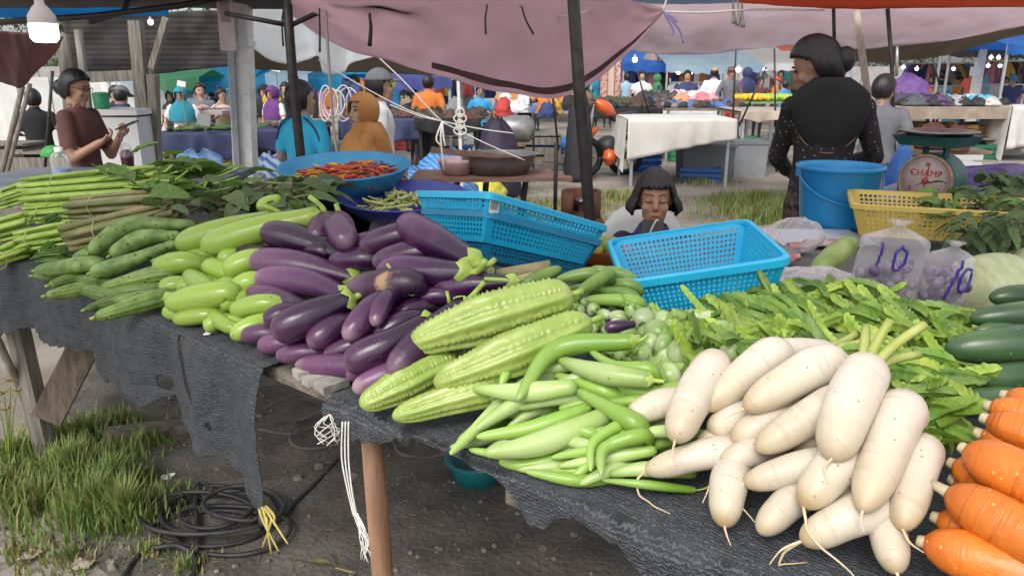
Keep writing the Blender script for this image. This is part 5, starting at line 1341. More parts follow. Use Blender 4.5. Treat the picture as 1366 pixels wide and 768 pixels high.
# the stall's own hanging canopy
mv, S = sheet('hanging_tarp', [[(388, 20, 4.6), (450, 62, 4.6), (520, 82, 4.6), (600, 106, 4.6), (680, 125, 4.6), (745, 130, 4.6), (790, 112, 4.6), (818, 88, 4.55), (848, 60, 4.5), (884, 17, 4.4)],
    [(390, -12, 4.2), (450, 5, 4.2), (520, 15, 4.2), (600, 30, 4.2), (680, 42, 4.2), (745, 45, 4.2), (790, 40, 4.2), (820, 36, 4.25), (850, 28, 4.3), (884, 15, 4.38)],
    [(390, -80, 3.5), (450, -80, 3.5), (520, -80, 3.5), (600, -80, 3.5), (680, -80, 3.5), (745, -70, 3.6), (790, -35, 3.8), (825, -6, 4.0), (855, 4, 4.2), (884, 13, 4.36)]],
    T_mauve, 'sagging mauve tarp with a dark seam hung behind the stall', wr=.028, nu=140, nv=60)
b = MB(); n = 60; vs = []
for i in range(n + 1):
    u = .30 + .67 * i / n
    for v in (.085 + .02 * math.sin(u * 9), .155 + .02 * math.sin(u * 9)):
        p = S(u, v); p = p + Vector((0, 1, .3)) * .0224 * noise.noise(Vector((u * 14 + 3 * v, v * 2.2, 4))) + Vector((0, 1, .5)) * .028 * (noise.noise(p * 3) + .5 * noise.noise(p * 6.9)); b.v.append(p + (CAMP - p).normalized() * .03)
for i in range(n): b.face([2 * i, 2 * i + 1, 2 * i + 3, 2 * i + 2])
b.build('seam', M_seam, mv, smooth=True)
M_cordp = plain('purple cord', (.32, .24, .55), .7)
cordo = empty('tie_cord', Py(886, 18, 4.4), 'knotted purple and white cord at the pointed corner of the mauve tarp', 'cord')
for q in ([(884, 16), (895, 22), (903, 30)], [(886, 17), (905, 38), (912, 58)], [(886, 18), (898, 40), (896, 48)], [(884, 15), (888, 4), (889, -10)], [(888, 16), (940, 17), (1010, 13), (1100, 14)]):
    b = MB(); b.tube(spline([Py(x, y, 4.38) for x, y in q], 12), .006, 6); b.build('strand', M_cordp if R.random() < .5 else M_string, cordo, smooth=True)
sheet('canopy_tarp', [[(-60, 12, 6.0), (100, 11, 6.0), (200, 10, 6.0), (300, 12, 5.8), (400, 13, 5.5)], [(-60, -60, 4.2), (100, -60, 4.2), (200, -60, 4.2), (300, -60, 4.2), (400, -60, 4.2)]], T_brown, 'dark brown canopy overhead at the lamp end of the stall')
sheet('canopy_tarp', [[(-40, 24, 8), (60, 24, 8), (150, 23, 8), (225, 20, 8)], [(-40, -6, 7.5), (60, -6, 7.5), (150, -6, 7.5), (225, -6, 7.5)]], T_cyan, 'bright cyan tarp showing past the edge of the brown canopy')
sheet('hanging_tarp', [[(-40, 112, 4.5), (0, 110, 4.5), (28, 117, 4.5), (50, 95, 4.5), (75, 70, 4.5), (84, 52, 4.5)], [(-40, 38, 4.2), (0, 42, 4.2), (28, 44, 4.2), (50, 46, 4.2), (70, 48, 4.3), (85, 50, 4.4)]], mat('maroon tarp', (.26, .15, .15), (.32, .19, .18), scale=2, rough=.6, trans=.65), 'drooping maroon tarp flap behind the glowing lamp')
sheet('corrugated_curtain', [[(85, 108, 8.5), (140, 106, 8.5), (220, 98, 8.5), (270, 92, 8.5), (318, 88, 8.5)], [(85, 20, 8.2), (140, 18, 8.2), (220, 16, 8.2), (270, 14, 8.2), (318, 12, 8.2)]], T_dark, 'dark ribbed curtain hanging behind the timber post', wr=.03)
sheet('canopy_tarp', [[(318, 45, 7.5), (350, 75, 7.5), (385, 86, 7.5), (410, 80, 7.5), (425, 76, 7.5), (432, 98, 7.5), (458, 97, 7.5), (470, 84, 7.5), (520, 71, 7.5)], [(318, 8, 7), (350, 10, 7), (385, 12, 7), (400, 14, 7), (420, 20, 7), (440, 28, 7), (460, 38, 7), (480, 48, 7.2), (522, 68, 7.45)]], T_white, 'torn pale grey tarp beyond the white concrete post')
sheet('canopy_tarp', [[(310, 92, 9.5), (400, 95, 9.5), (520, 98, 9.5), (640, 104, 9.5)], [(310, 50, 9), (400, 55, 9), (520, 55, 9), (640, 60, 9)]], T_olive, 'dull olive canopy behind the torn pale tarp')
sheet('canopy_tarp', [[(836, 66, 9.2), (880, 73, 9.2), (960, 71, 9.2), (1060, 60, 9), (1130, 66, 8.8), (1220, 60, 8.6), (1300, 48, 8.4), (1430, 22, 8)], [(836, 20, 8.5), (880, 22, 8.5), (960, 20, 8.4), (1060, 18, 8.2), (1130, 16, 8), (1220, 14, 7.8), (1300, 10, 7.6), (1430, 6, 7.4)], [(836, -12, 6.5), (880, -12, 6.5), (960, -12, 6.5), (1060, -12, 6.4), (1130, -12, 6.3), (1220, -14, 6.2), (1300, -14, 6.1), (1430, -16, 6)]], T_grey, 'wide grey mauve canopy above the standing woman', wr=.035, nu=90)
sheet('canopy_tarp', [[(1080, 70, 10), (1120, 80, 10), (1180, 83, 10), (1260, 74, 9.8), (1340, 52, 9.6), (1430, 34, 9.4)], [(1080, 52, 9.4), (1120, 52, 9.4), (1180, 50, 9.4), (1260, 44, 9.2), (1340, 34, 9), (1430, 20, 8.8)]], T_olive, 'olive brown lower flap under the grey mauve canopy')
sheet('canopy_tarp', [[(985, 4, 4.6), (1060, 9, 4.6), (1140, 13, 4.6), (1250, 11, 4.6), (1430, 9, 4.5)], [(985, -60, 4), (1060, -60, 4), (1140, -60, 4), (1250, -60, 4), (1430, -60, 3.9)]], T_orange, 'faded orange tarp edge above the grey mauve canopy')
sheet('canopy_tarp', [[(838, 3, 6.8), (900, 6, 6.8), (980, 4, 6.8), (1110, -1, 6.8)], [(838, -40, 6.2), (900, -40, 6.2), (980, -40, 6.2), (1110, -40, 6.2)]], T_pale, 'pale sunlit tarp between the mauve and grey canopies')
# frame pipes of the canopies
def pole(name, pxs, dep, r, M, label, cat='pole', ground=False, seg=10):
    pts = [Py(x, y, dep) for x, y in pxs]
    if ground:
        d = pts[-1] - pts[-2]; pts.append(pts[-1] + d * (-pts[-1].z / d.z))
    b = MB(); b.tube(pts, r, seg); o = b.build(name, M, smooth=True); tag(o, label, cat); return o
vs_, fs_o = [], []  # canopy out of view, added to soften and shape the light on the table
for j in range(15):
    for i in range(31): vs_.append((-2.6 + 5.6 * i / 30, 0.45 + 3.35 * j / 14, 2.42 + .12 * math.sin(j / 14 * math.pi) * -1 + .03 * noise.noise(Vector((i * .5, j * .5, 0)))))
for j in range(14):
    for i in range(30): k_ = j * 31 + i; fs_o.append([k_, k_ + 1, k_ + 32, k_ + 31])
tag(mk('light_canopy', vs_, fs_o, mat('light canopy film', (.74, .73, .71), rough=.6, trans=.9), None, True), 'unseen pale translucent canopy added over the vegetable table to soften the light', 'tarp')
pole('canopy_post', [(763, -30), (774, 140), (787, 292)], 3.35, .0265, M_pipe, 'thick black steel post standing behind the girl', 'post', True, 14)
pole('canopy_post', [(380, -30), (392, 120), (402, 216)], 4.4, .028, M_pipe, 'dark steel post in front of the boy in the cyan jersey', 'post', True, 12)
pole('canopy_strut', [(300, 18), (385, 34)], 4.4, .014, M_pipe, 'slanting dark strut between concrete post and dark steel post', 'strut')
pole('canopy_strut', [(388, 34), (440, 10), (470, -10)], 4.4, .014, M_pipe, 'dark brace rising from the dark steel post', 'strut')
pole('canopy_rail', [(440, -4), (500, 6), (545, 14), (580, -6)], 4.2, .017, M_pipe, 'bent dark rail under the mauve tarp', 'rail')
pole('canopy_rail', [(0, 30), (120, 22), (240, 8), (300, -4)], 5.2, .02, M_pipe, 'long dark rail crossing the cyan tarp', 'rail')
pole('canopy_rail', [(120, 30), (165, 16), (175, -10)], 5.6, .02, M_pipe, 'short dark rafter above the timber post', 'rail')
pole('wooden_pole', [(1142, 15), (1158, 130), (1173, 246)], 4.7, .021, mat('peeled pole', (.36, .29, .23), (.50, .42, .35), scale=12, rough=.8, stretch=(5, 5, .6)), 'peeled wooden pole leaning beside the standing woman', 'pole', True)
pole('thin_pole', [(1184, 12), (1190, 90), (1192, 170)], 6.6, .017, M_pipe, 'thin dark pole behind the seated man in grey', 'pole', True)
pole('thin_pole', [(1112, 12), (1113, 60)], 6.8, .015, M_pipe, 'short dark hanger rod under the grey mauve canopy')
pole('thin_pole', [(1197, 55), (1196, 102)], 9.5, .02, M_galv, 'grey pole end under the olive flap')
for i, (q, d_) in enumerate((([(1022, 90), (985, 170)], 11), ([(1033, 65), (1034, 130)], 12), ([(1245, 80), (1252, 110)], 13), ([(982, 60), (980, 105)], 12), ([(730, 60), (745, 200)], 9.5), ([(742, 190), (740, 310)], 5.0), ([(850, 95), (868, 160)], 12))):
    pole('thin_pole', q, d_, .014, M_pipe, ('slanting dark guy pole before the yellow fruit', 'upright thin dark pole behind the hanging hats', 'short slanting pole among the light bulbs', 'upright dark tent pole above the hat wearer', 'slim dark rod under the mauve tarp', 'thin dark wire hanging beside the girl', 'leaning thin pole in front of the blue shirted man')[i], ground=(i in (1, 3)))
# strips of dark cloth and wire that dangle from the rails
for i, (x, y0, y1, d_) in enumerate(((377, 10, 62, 4.5), (428, 0, 70, 4.3), (495, 0, 62, 4.25), (648, -5, 46, 4.0), (694, 0, 46, 4.0), (985, -4, 35, 4.9), (990, -4, 37, 4.9), (978, -4, 32, 4.9))):
    pts = [Py(x + R.uniform(-2, 2) + (16 if i == 4 else 0) * t, y0 + (y1 - y0) * t, d_) for t in (0, .3, .6, 1)]
    b = MB(); b.tube(spline(pts, 10), lambda t, i=i: .004 + (.009 if i in (2, 5, 6, 7) else .002) * t, 6); tag(b.build('cord', M_pipe if i < 5 else M_timber, smooth=True), ('dark cord dangling before the torn pale tarp', 'dark cord hanging next to the pale hose', 'dark twisted cord against the mauve tarp', 'short black cord against the mauve tarp', 'slanting black cord across the mauve tarp', 'brown twig hanging from the orange tarp edge', 'thick brown twig hanging in the bunch', 'thin brown twig hanging in the bunch')[i], 'cord')
b = MB(); b.tube(spline([Py(434, -6, 4.3), Py(437, 60, 4.3), Py(441, 120, 4.3), Py(446, 180, 4.3), Py(450, 205, 4.3)], 16), .008, 7); tag(b.build('hose', plain('pale hose', (.45, .40, .36), .6), smooth=True), 'pale hose hanging down in front of the woman in the brown hijab', 'hose')
b = MB(); b.tube(spline([Py(640, -8, 4.3), Py(700, 8, 4.3), Py(740, 22, 4.25), Py(762, 20, 3.4), Py(790, 12, 4.2), Py(815, -8, 4.2)], 24), .0035, 6); tag(b.build('wire', M_string, smooth=True), 'thin pale wire looped round the black steel post', 'wire')
# concrete post with a metal channel and a blank board
cpst = empty('concrete_post', Py(322, 225, 5.6) * Vector((1, 1, 0)) if False else Vector((Py(326, 225, 5.6).x, 5.6, 0)), 'white weathered concrete post with a metal channel', 'post')
M_conc = mat('white concrete', (.68, .67, .65), (.80, .79, .77), scale=16, rough=.9, bump=.4, spots=((.25, .24, .22), 40, .14, .55))
a, c = Py(317, -40, 5.6), Py(328, 225, 5.6); d = c - a; c2 = c + d * (-c.z / d.z)
b = MB(); b.bar(a, c2, .145, .13); b.build('shaft', M_conc, cpst)
a, c = Py(306, 20, 5.5), Py(317, 225, 5.5); d = c - a; c2 = c + d * (-c.z / d.z)
b = MB(); b.bar(a, c2, .04, .03); b.build('channel', mat('grey channel', (.24, .26, .29), (.32, .34, .37), scale=12, rough=.5), cpst)
for y_ in (60, 122):
    p = Py(322, y_, 5.6); b = MB(); b.tube([p + Vector((math.cos(t) * .1, math.sin(t) * .09, .02 * math.sin(t * 2))) for t in (2 * math.pi * i / 20 for i in range(21))], .004, 5); b.build('wire_wrap', M_string, cpst)
b = MB(); p = Py(302, 30, 5.3); b.box(p, (.105, .018, .36), Matrix.Rotation(.02, 3, 'Y')); bo = b.build('pinned_board', mat('pinkish board', (.50, .41, .42), (.58, .49, .5), scale=9, rough=.7)); tag(bo, 'pale pinkish board pinned high on the concrete post', 'board')
b = MB(); b.box(p + Vector((0, -.012, .07)), (.06, .004, .14)); b.build('faded_panel', plain('faded panel', (.33, .26, .26), .8), bo)
# timber post (two timbers) and brace
tpo = empty('timber_post', Vector((Py(195, 190, 6.6).x, 6.6, 0)), 'grey timber post made of two squared lengths', 'post')
for x0, x1, w_ in ((181, 196, .10), (204, 208, .07)):
    a, c = Py(x0, 28 if x0 < 190 else 100, 6.6), Py(x1, 195, 6.6); d = c - a; c2 = c + d * (-c.z / d.z); b = MB(); b.bar(a, c2, w_, .09); b.build('timber', M_timber, tpo)
b = MB(); b.bar(Py(202, 92, 6.6), Py(222, 24, 6.6), .05, .05); b.build('brace', M_timber, tpo)
b = MB(); b.bar(Py(95, 104, 6.8), Py(205, 100, 6.8), .09, .06); b.build('lintel', M_timber, tpo)
for i, (q, d_, r_) in enumerate((([(84, 45), (90, 110)], 6.4, .05), ([(104, 40), (112, 100)], 6.9, .035), ([(30, 115), (12, 190)], 6, .02), ([(40, 112), (20, 190)], 6, .016), ([(70, 95), (65, 160)], 7.5, .015))):
    pole('support_pole', q, d_, r_, M_timber if i != 4 else M_pipe, ('thick shaded timber post right behind the woman in brown', 'thin shaded timber next to the thick one', 'slanting pole tied under the maroon flap', 'second slanting pole under the maroon flap', 'dark upright rod beside the woman in brown')[i], 'pole', ground=True)

# ---------------------------------------------------------------- lamps
def bulb(c, r, label, big=False, st=6.0):
    root = empty('light_bulb', c, label, 'light bulb', 'lit bulbs over the stalls')
    m = mat('lit bulb', (1, .98, .92), emit=((1, .97, .9), st)) if not big else mat('lit lamp', (1, 1, 1), emit=((1, 1, .98), 3.2))
    lathe_obj('glass', [(r * .1, -r), (r * .6, -r * .85), (r, -r * .3), (r, r * .4), (r * .9, r * .75)] if not big else [(r * .1, -r * 1.05), (r * .75, -r), (r * .98, -r * .7), (r, r * .3), (r * .97, r * .32)], c, m, root, 20, close0=True, close1=True)
    lathe_obj('cap', [(r * .9, r * .75), (r * .55, r * 1.3), (r * .4, r * 1.6), (r * .4, r * 2.0)] if not big else [(r * 1.0, r * .32), (r * .95, r * .9), (r * .55, r * 1.5), (r * .35, r * 1.7), (r * .3, r * 2.2)], c, mat('lamp cap', (.5, .45, .43), rough=.5), root, 20, close1=True)
bulb(Py(58, 38, 3.6), .060, 'large lit lamp bulb hanging near the maroon flap', True)
for x, y, d_ in ((545, 85, 12), (480, 90, 13), (577, 98, 16), (601, 104, 16), (590, 108, 17), (847, 80, 15), (1205, 90, 17), (1223, 92, 16), (1272, 92, 18), (1318, 88, 16), (1334, 88, 16.5), (1322, 77, 15), (1332, 77, 15.2), (1306, 83, 19), (1020, 93, 18), (905, 96, 20), (920, 98, 20), (985, 93, 18), (201, 30, 7.5)):
    bulb(Py(x, y, d_), .0032 * d_ if x < 1000 else .0021 * d_, ('small lit bulb over the tangled dark stalls behind the hijab' if x < 620 and x > 300 else 'small lit bulb by the dark curtain' if x < 300 else 'small lit bulb among the far garment stalls' if x < 1100 else 'small lit bulb strung over the shoe and clothes tables'))
# ---------------------------------------------------------------- people
SKIN = mat('skin', (.36, .20, .13), (.40, .23, .155), scale=20, rough=.55)
SKIN2 = mat('skin light', (.42, .25, .17), (.46, .28, .2), scale=20, rough=.55)
M_hair = mat('black hair', (.010, .009, .010), (.022, .019, .019), scale=60, rough=.42, stretch=(1, 1, .2), bump=.3)
M_lip = plain('lips', (.26, .075, .065), .5); M_eye = plain('eye', (.012, .009, .008), .25); M_sclera = plain('eye white', (.62, .6, .57), .35)
def ell(mb, c, r, M=None, nu=14, nv=10):
    mb.lathe([(max(.001, math.sin(math.pi * (i + .02) / (nv - .96))), -math.cos(math.pi * (i + .02) / (nv - .96))) for i in range(nv)], (0, 0, 0), nu)
    k = nu * nv
    for i in range(len(mb.v) - k, len(mb.v)):
        v = mb.v[i]; p = Vector((v.x * r[0], v.y * r[1], v.z * r[2]))
        if M is not None: p = M @ p
        mb.v[i] = p + Vector(c)
CT_ = [i / 10 for i in range(1, 10)]
def cap(mb, a, b_, r0, r1, seg=12):
    a, b_ = Vector(a), Vector(b_); d = (b_ - a).normalized()
    pts = [a - d * r0 * .95, a - d * r0 * .7, a - d * r0 * .3, a] + [a.lerp(b_, t) for t in CT_] + [b_, b_ + d * r1 * .3, b_ + d * r1 * .7, b_ + d * r1 * .95]
    rr = [r0 * .3, r0 * .71, r0 * .95, r0] + [r0 + (r1 - r0) * t for t in CT_] + [r1, r1 * .95, r1 * .71, r1 * .3]
    n = len(pts); mb.tube(pts, lambda t: rr[min(n - 1, int(round(t * (n - 1))))], seg)
def fuse(mb, vox, smooth=3):
    """voxel-remesh overlapping shapes into one continuous skin; returns verts, faces, material per face"""
    m = bpy.data.meshes.new('src'); m.from_pydata([tuple(v) for v in mb.v], [], mb.f); o = bpy.data.objects.new('src', m); COL.objects.link(o)
    md = o.modifiers.new('r', 'REMESH'); md.mode = 'VOXEL'; md.voxel_size = vox; md.adaptivity = 0
    ms = o.modifiers.new('s', 'SMOOTH'); ms.factor = .5; ms.iterations = smooth
    dg = bpy.context.evaluated_depsgraph_get(); me = bpy.data.meshes.new_from_object(o.evaluated_get(dg))
    vm = [0] * len(mb.v)
    for f, mi in zip(mb.f, mb.m):
        for i in f: vm[i] = mi
    kd = KDTree(len(mb.v))
    for i, v in enumerate(mb.v): kd.insert(v, i)
    kd.balance()
    vs = [v.co.copy() for v in me.vertices]; fs = [list(p.vertices) for p in me.polygons]
    fm = [vm[kd.find(p.center)[1]] for p in me.polygons]
    bpy.data.objects.remove(o); bpy.data.meshes.remove(m); bpy.data.meshes.remove(me)
    return vs, fs, fm
def hand(mb, wrist, d, palm_n, s=1.0, curl=.5, side=1):
    """palm + five unequal bent fingers; d along the forearm, palm_n out of the palm"""
    d = d.normalized(); n_ = (palm_n - d * palm_n.dot(d)).normalized(); x = d.cross(n_) * side
    Mh = Matrix((x, n_, d)).transposed()
    ell(mb, wrist + d * .045 * s, (.040 * s, .017 * s, .052 * s), Mh)
    for i, (o_, l_) in enumerate(((-.029, .062), (-.010, .072), (.010, .068), (.027, .052))):
        p0 = wrist + d * .082 * s + x * o_ * s; p1 = p0 + (d * math.cos(curl * .6) + n_ * math.sin(curl * .6)) * l_ * .5 * s; p2 = p1 + (d * math.cos(curl * 1.7) + n_ * math.sin(curl * 1.7)) * l_ * .5 * s
        cap(mb, p0, p1, .0095 * s, .009 * s, 8); cap(mb, p1, p2, .009 * s, .0078 * s, 8)
    t0 = wrist + d * .03 * s - x * .033 * s; t1 = t0 + (d * .7 - x * .6 + n_ * .35).normalized() * .034 * s; cap(mb, t0, t1, .0125 * s, .0105 * s, 8); cap(mb, t1, t1 + (d * .85 + n_ * .5).normalized() * .028 * s, .0105 * s, .009 * s, 8)
def person(name, label, x, y, h, yaw, shirt, pants, skin=SKIN, hair='short', vox=.028, hy=0.0, pitch=0.0, long=False, lw=((-.30, .02, 1.13), (-.27, -.10, .90)), rw=((.30, .02, 1.13), (.27, -.10, .90)), wide=1.0, hs=1.0, seat=None, face=True, hatm=None, group='people in the market', hands=True, curl=.5, z0=0.0, legs=True, lift_head=0.0, palm=None, hoff=(0, 0, 0)):
    k = h / 1.70; MW = Matrix.Rotation(yaw, 3, 'Z'); base = Vector((x, y, z0))
    mb = MB(); drop = 0.0
    if seat is not None: drop = .86 - seat / k
    def V(*p): return Vector(p) - Vector((0, 0, drop))
    # torso
    mb.cur = 1; rings = []
    for z, rx, ry, oy in ((.80, .14, .10, 0), (.86, .165, .118, 0), (.95, .16, .115, 0), (1.05, .148, .108, 0), (1.15, .15, .108, 0), (1.26, .168, .118, -.005), (1.35, .178, .108, .0), (1.405, .145, .085, .005), (1.44, .085, .065, .008), (1.465, .058, .055, .008)):
        rings.append([V(math.copysign(abs(math.cos(a)) ** .85, math.cos(a)) * rx * wide, math.sin(a) * ry * (1 + (wide - 1) * .7) + oy, z) for a in (2 * math.pi * j / 24 for j in range(24))])
    mb.loft(rings)
    for s, (el, wr) in ((-1, lw), (1, rw)):
        sh = V(s * .175 * wide, .0, 1.375); el = V(*el); wr = V(*wr)
        mb.cur = 1; ell(mb, sh, (.064, .06, .062))
        mid = sh.lerp(el, .72)
        if long: cap(mb, sh, el, .058, .05); cap(mb, el, el.lerp(wr, .93), .049, .04); mb.cur = 0; cap(mb, el.lerp(wr, .85), wr, .03, .027)
        else: cap(mb, sh, mid, .060, .060); mb.cur = 0; cap(mb, sh.lerp(el, .74), el, .046, .040); cap(mb, el, wr, .039, .027)
        mb.cur = 0
        if hands: hand(mb, wr, wr - el, palm if palm is not None else Vector((-s, -.2, 0)), 1.0, curl, s)
    if legs:
        for s in (-1, 1):
            mb.cur = 2; hip = V(s * .085, 0, .86)
            if seat is None:
                kn = V(s * .09, -.015, .48); an = V(s * .09, .02, .08); cap(mb, hip, kn, .092, .064); cap(mb, kn, an, .062, .045)
            else:
                kn = hip + Vector((s * .03, -.40, .02)); an = Vector((kn.x, kn.y + .02, .08)); cap(mb, hip, kn, .092, .068); cap(mb, kn, an, .062, .045)
            mb.cur = 3; cap(mb, (an.x, an.y + .03, .045), (an.x, an.y - .13, .038), .043, .038)
    # neck and head
    MH = Matrix.Rotation(hy, 3, 'Z') @ Matrix.Rotation(pitch, 3, 'X'); hc = V(0, -.012, 1.585 + lift_head) + Vector(hoff)
    def Hd(*p): return hc + MH @ (Vector(p) * hs)
    mb.cur = 0; cap(mb, V(0, .012, 1.40), Hd(0, .02, -.06), .052, .050)
    MHs = MH
    ell(mb, Hd(0, .008, .02), (.074 * hs, .094 * hs, .098 * hs), MH, 18, 14); ell(mb, Hd(0, -.028, -.055), (.056 * hs, .060 * hs, .060 * hs), MH, 16, 10)
    cap(mb, Hd(0, -.086, .012), Hd(0, -.101, -.022), .009 * hs, .014 * hs, 8); ell(mb, Hd(0, -.082, -.062), (.026 * hs, .016 * hs, .014 * hs), MH); ell(mb, Hd(0, -.075, -.098), (.022 * hs, .018 * hs, .016 * hs), MH)
    for s in (-1, 1): ell(mb, Hd(s * .076, .012, -.008), (.010 * hs, .020 * hs, .030 * hs), MH); ell(mb, Hd(s * .038, -.066, -.025), (.024 * hs, .02 * hs, .022 * hs), MH)
    vs, fs, fm = fuse(mb, vox / k, 2 if vox < .02 else 1)
    T = lambda p: base + MW @ (Vector(p) * k)
    root = mk(name, [T(v) for v in vs], fs, [skin, shirt, pants, plain('dark shoe', (.03, .028, .028), .7)], None, True, base, None, fm)
    tag(root, label, 'person', group)
    def add(nm, mb_, m_): return mk(nm, [T(v) for v in mb_.v], mb_.f, m_, root, True)
    if face:
        for s in (-1, 1):
            e = MB(); ell(e, Hd(s * .031, -.083, .014), (.0135 * hs, .008 * hs, .0062 * hs), MH, 10, 8); add('eye', e, M_eye)
            e = MB(); e.tube([Hd(s * .016, -.089, .034), Hd(s * .032, -.088, .039), Hd(s * .048, -.078, .034)], .0034 * hs, 6); add('eyebrow', e, M_hair)
        e = MB(); ell(e, Hd(0, -.094, -.062), (.021 * hs, .007 * hs, .0075 * hs), MH, 12, 8); add('mouth', e, M_lip)
    def shell(rx, ry, rz, keep, c=(0, .008, .02), nz=.004, nu=72, nv=24):
        e = MB(); pts = []
        for i in range(nv + 1):
            t = math.pi * i / nv
            for j in range(nu):
                a = 2 * math.pi * j / nu; q = Vector((math.sin(t) * math.cos(a) * rx, math.sin(t) * math.sin(a) * ry, math.cos(t) * rz)); q *= 1 + nz * 4 * noise.noise(q * 18) + .035 * noise.noise(Vector((math.cos(a) * 13, math.sin(a) * 13, t * 1.2)))
                pts.append(Vector(c) + q); e.v.append(Hd(*(Vector(c) + q)))
        for i in range(nv):
            for j in range(nu):
                ids = [i * nu + j, i * nu + (j + 1) % nu, (i + 1) * nu + (j + 1) % nu, (i + 1) * nu + j]
                if keep(sum((pts[q] for q in ids), Vector()) / 4): e.face(ids)
        return e
    if hair in ('short', 'bun', 'pony', 'cap'):
        o = add('hair', shell(.084, .106, .112, lambda p: p.z > .052 + .75 * p.y * -1 * .9 - .02 if p.y < .0 else p.z > -.055 - .3 * p.y), M_hair)
        o.modifiers.new('thickness', 'SOLIDIFY').thickness = .010 * k
    if hair == 'pony': e = MB(); ell(e, Hd(0, .062, -.01), (.078 * hs, .066 * hs, .098 * hs), MH, 18, 14); add('hair_back', e, M_hair)
    if hair == 'bun': e = MB(); ell(e, Hd(0, .05, .145), (.04 * hs, .04 * hs, .034 * hs)); add('hair_bun', e, M_hair)
    if hair == 'pony': e = MB(); ell(e, Hd(0, .118, -.030), (.046 * hs, .046 * hs, .058 * hs)); add('hair_bun', e, M_hair)
    if hair == 'cap':
        o = add('cap', shell(.088, .110, .120, lambda p: p.z > .052), hatm); o.modifiers.new('thickness', 'SOLIDIFY').thickness = .008 * k
        e = MB(); e.box(Hd(0, -.135, .050), (.13 * hs, .10 * hs, .012 * hs), MH @ Matrix.Rotation(.15, 3, 'X')); add('peak', e, hatm)
    if hair == 'hat':
        o = add('hair', shell(.084, .106, .112, lambda p: p.z > .05 - p.y * .8 or p.y > .03 and p.z > -.06), M_hair)
        e = MB(); e.lathe([(.16, .055), (.155, .05), (.09, .062), (.088, .12), (.06, .145), (.002, .15)], (0, 0, 0), 24); e.v = [Hd(*v) for v in e.v]; add('hat', e, hatm)
    if hair == 'hijab':
        o = add('hijab', shell(.092, .112, .118, lambda p: not (p.y < -.055 and abs(p.x) < .058 and -.115 < p.z < .062), (0, .006, .008)), hatm); o.modifiers.new('thickness', 'SOLIDIFY').thickness = .010 * k
        e = MB(); e.loft([[V(math.cos(a) * rx * wide, math.sin(a) * ry + oy, z) for a in (2 * math.pi * j / 24 for j in range(24))] for z, rx, ry, oy in ((1.52, .075, .085, 0), (1.46, .10, .10, -.01), (1.40, .17, .125, -.01), (1.32, .205, .15, -.01), (1.22, .205, .155, -.015), (1.14, .19, .15, -.02))], False, False); add('hijab_drape', e, hatm)
    return root, T, Hd, V
def cloth(name, c, **k): return mat(name, c, tuple(min(1, q * 1.25) for q in c), scale=9, rough=.85, bump=.25, bscale=14, **k)
C = {n: cloth(n + ' cloth', c) for n, c in dict(brown=(.095, .038, .034), cyan=(.03, .36, .58), white=(.66, .66, .66), grey=(.13, .13, .145), dark=(.025, .025, .032), navy=(.03, .04, .11), orange=(.55, .16, .03), red=(.42, .05, .04), teal=(.02, .22, .30), purple=(.13, .04, .18), black=(.012, .012, .014), tan=(.34, .24, .15), blue=(.05, .22, .45), pink=(.5, .25, .28), yellow=(.55, .42, .08), green=(.05, .18, .07), lblue=(.28, .42, .55)).items()}

# woman standing behind the stall, back turned
dots = mat('black dotted cloth', (.012, .010, .012), (.022, .019, .021), scale=9, rough=.8, spots=((.42, .36, .33), 44, .16))
wx = Py(1098, 200, 3.95).x
wo, T, Hd, V = person('person', 'woman in a black dotted hooded top, back turned and looking aside, behind the bucket', wx, 3.95, 1.665, rad(168), dots, mat('batik', (.03, .025, .025), (.12, .085, .07), scale=26, rough=.8), SKIN, 'pony', .012, rad(74), rad(27), True, ((-.27, -.05, 1.12), (-.17, -.28, 1.06)), ((.215, -.12, 1.10), (.12, -.34, 1.0)), 1.0, 1.16, hoff=(.075, -.03, .0), group='people at the stall')
hood = MB()
hood.loft([[V(math.cos(a) * rx * .84 * (1 + .05 * noise.noise(Vector((math.cos(a) * 3, z * 22, 1)))), .045 + math.sin(a) * ry * .60 * (1 + .22 * noise.noise(Vector((math.cos(a) * 4, z * 16, math.sin(a) * 2)))) + oy, z) for a in (2 * math.pi * j / 28 for j in range(28))] for z, rx, ry, oy in ((1.53, .10, .11, -.01), (1.49, .17, .14, .0), (1.45, .225, .13, .0), (1.39, .235, .11, .02), (1.32, .215, .10, .025), (1.25, .18, .095, .02), (1.19, .135, .085, .015), (1.145, .08, .07, .01), (1.125, .03, .04, .01))], True, True)
mk('hood', [T(v) for v in hood.v], hood.f, C['black'], wo, True)
pp = MB(); pp.tube([T(V(math.cos(a) * .19, .112 - .05 * abs(math.cos(a)), 1.42 + math.sin(a) * .27)) for a in [math.pi + math.pi * i / 20 for i in range(21)]], .0035, 6)
pp.build('hood_piping', plain('brown piping', (.25, .13, .10), .7), wo, smooth=True)
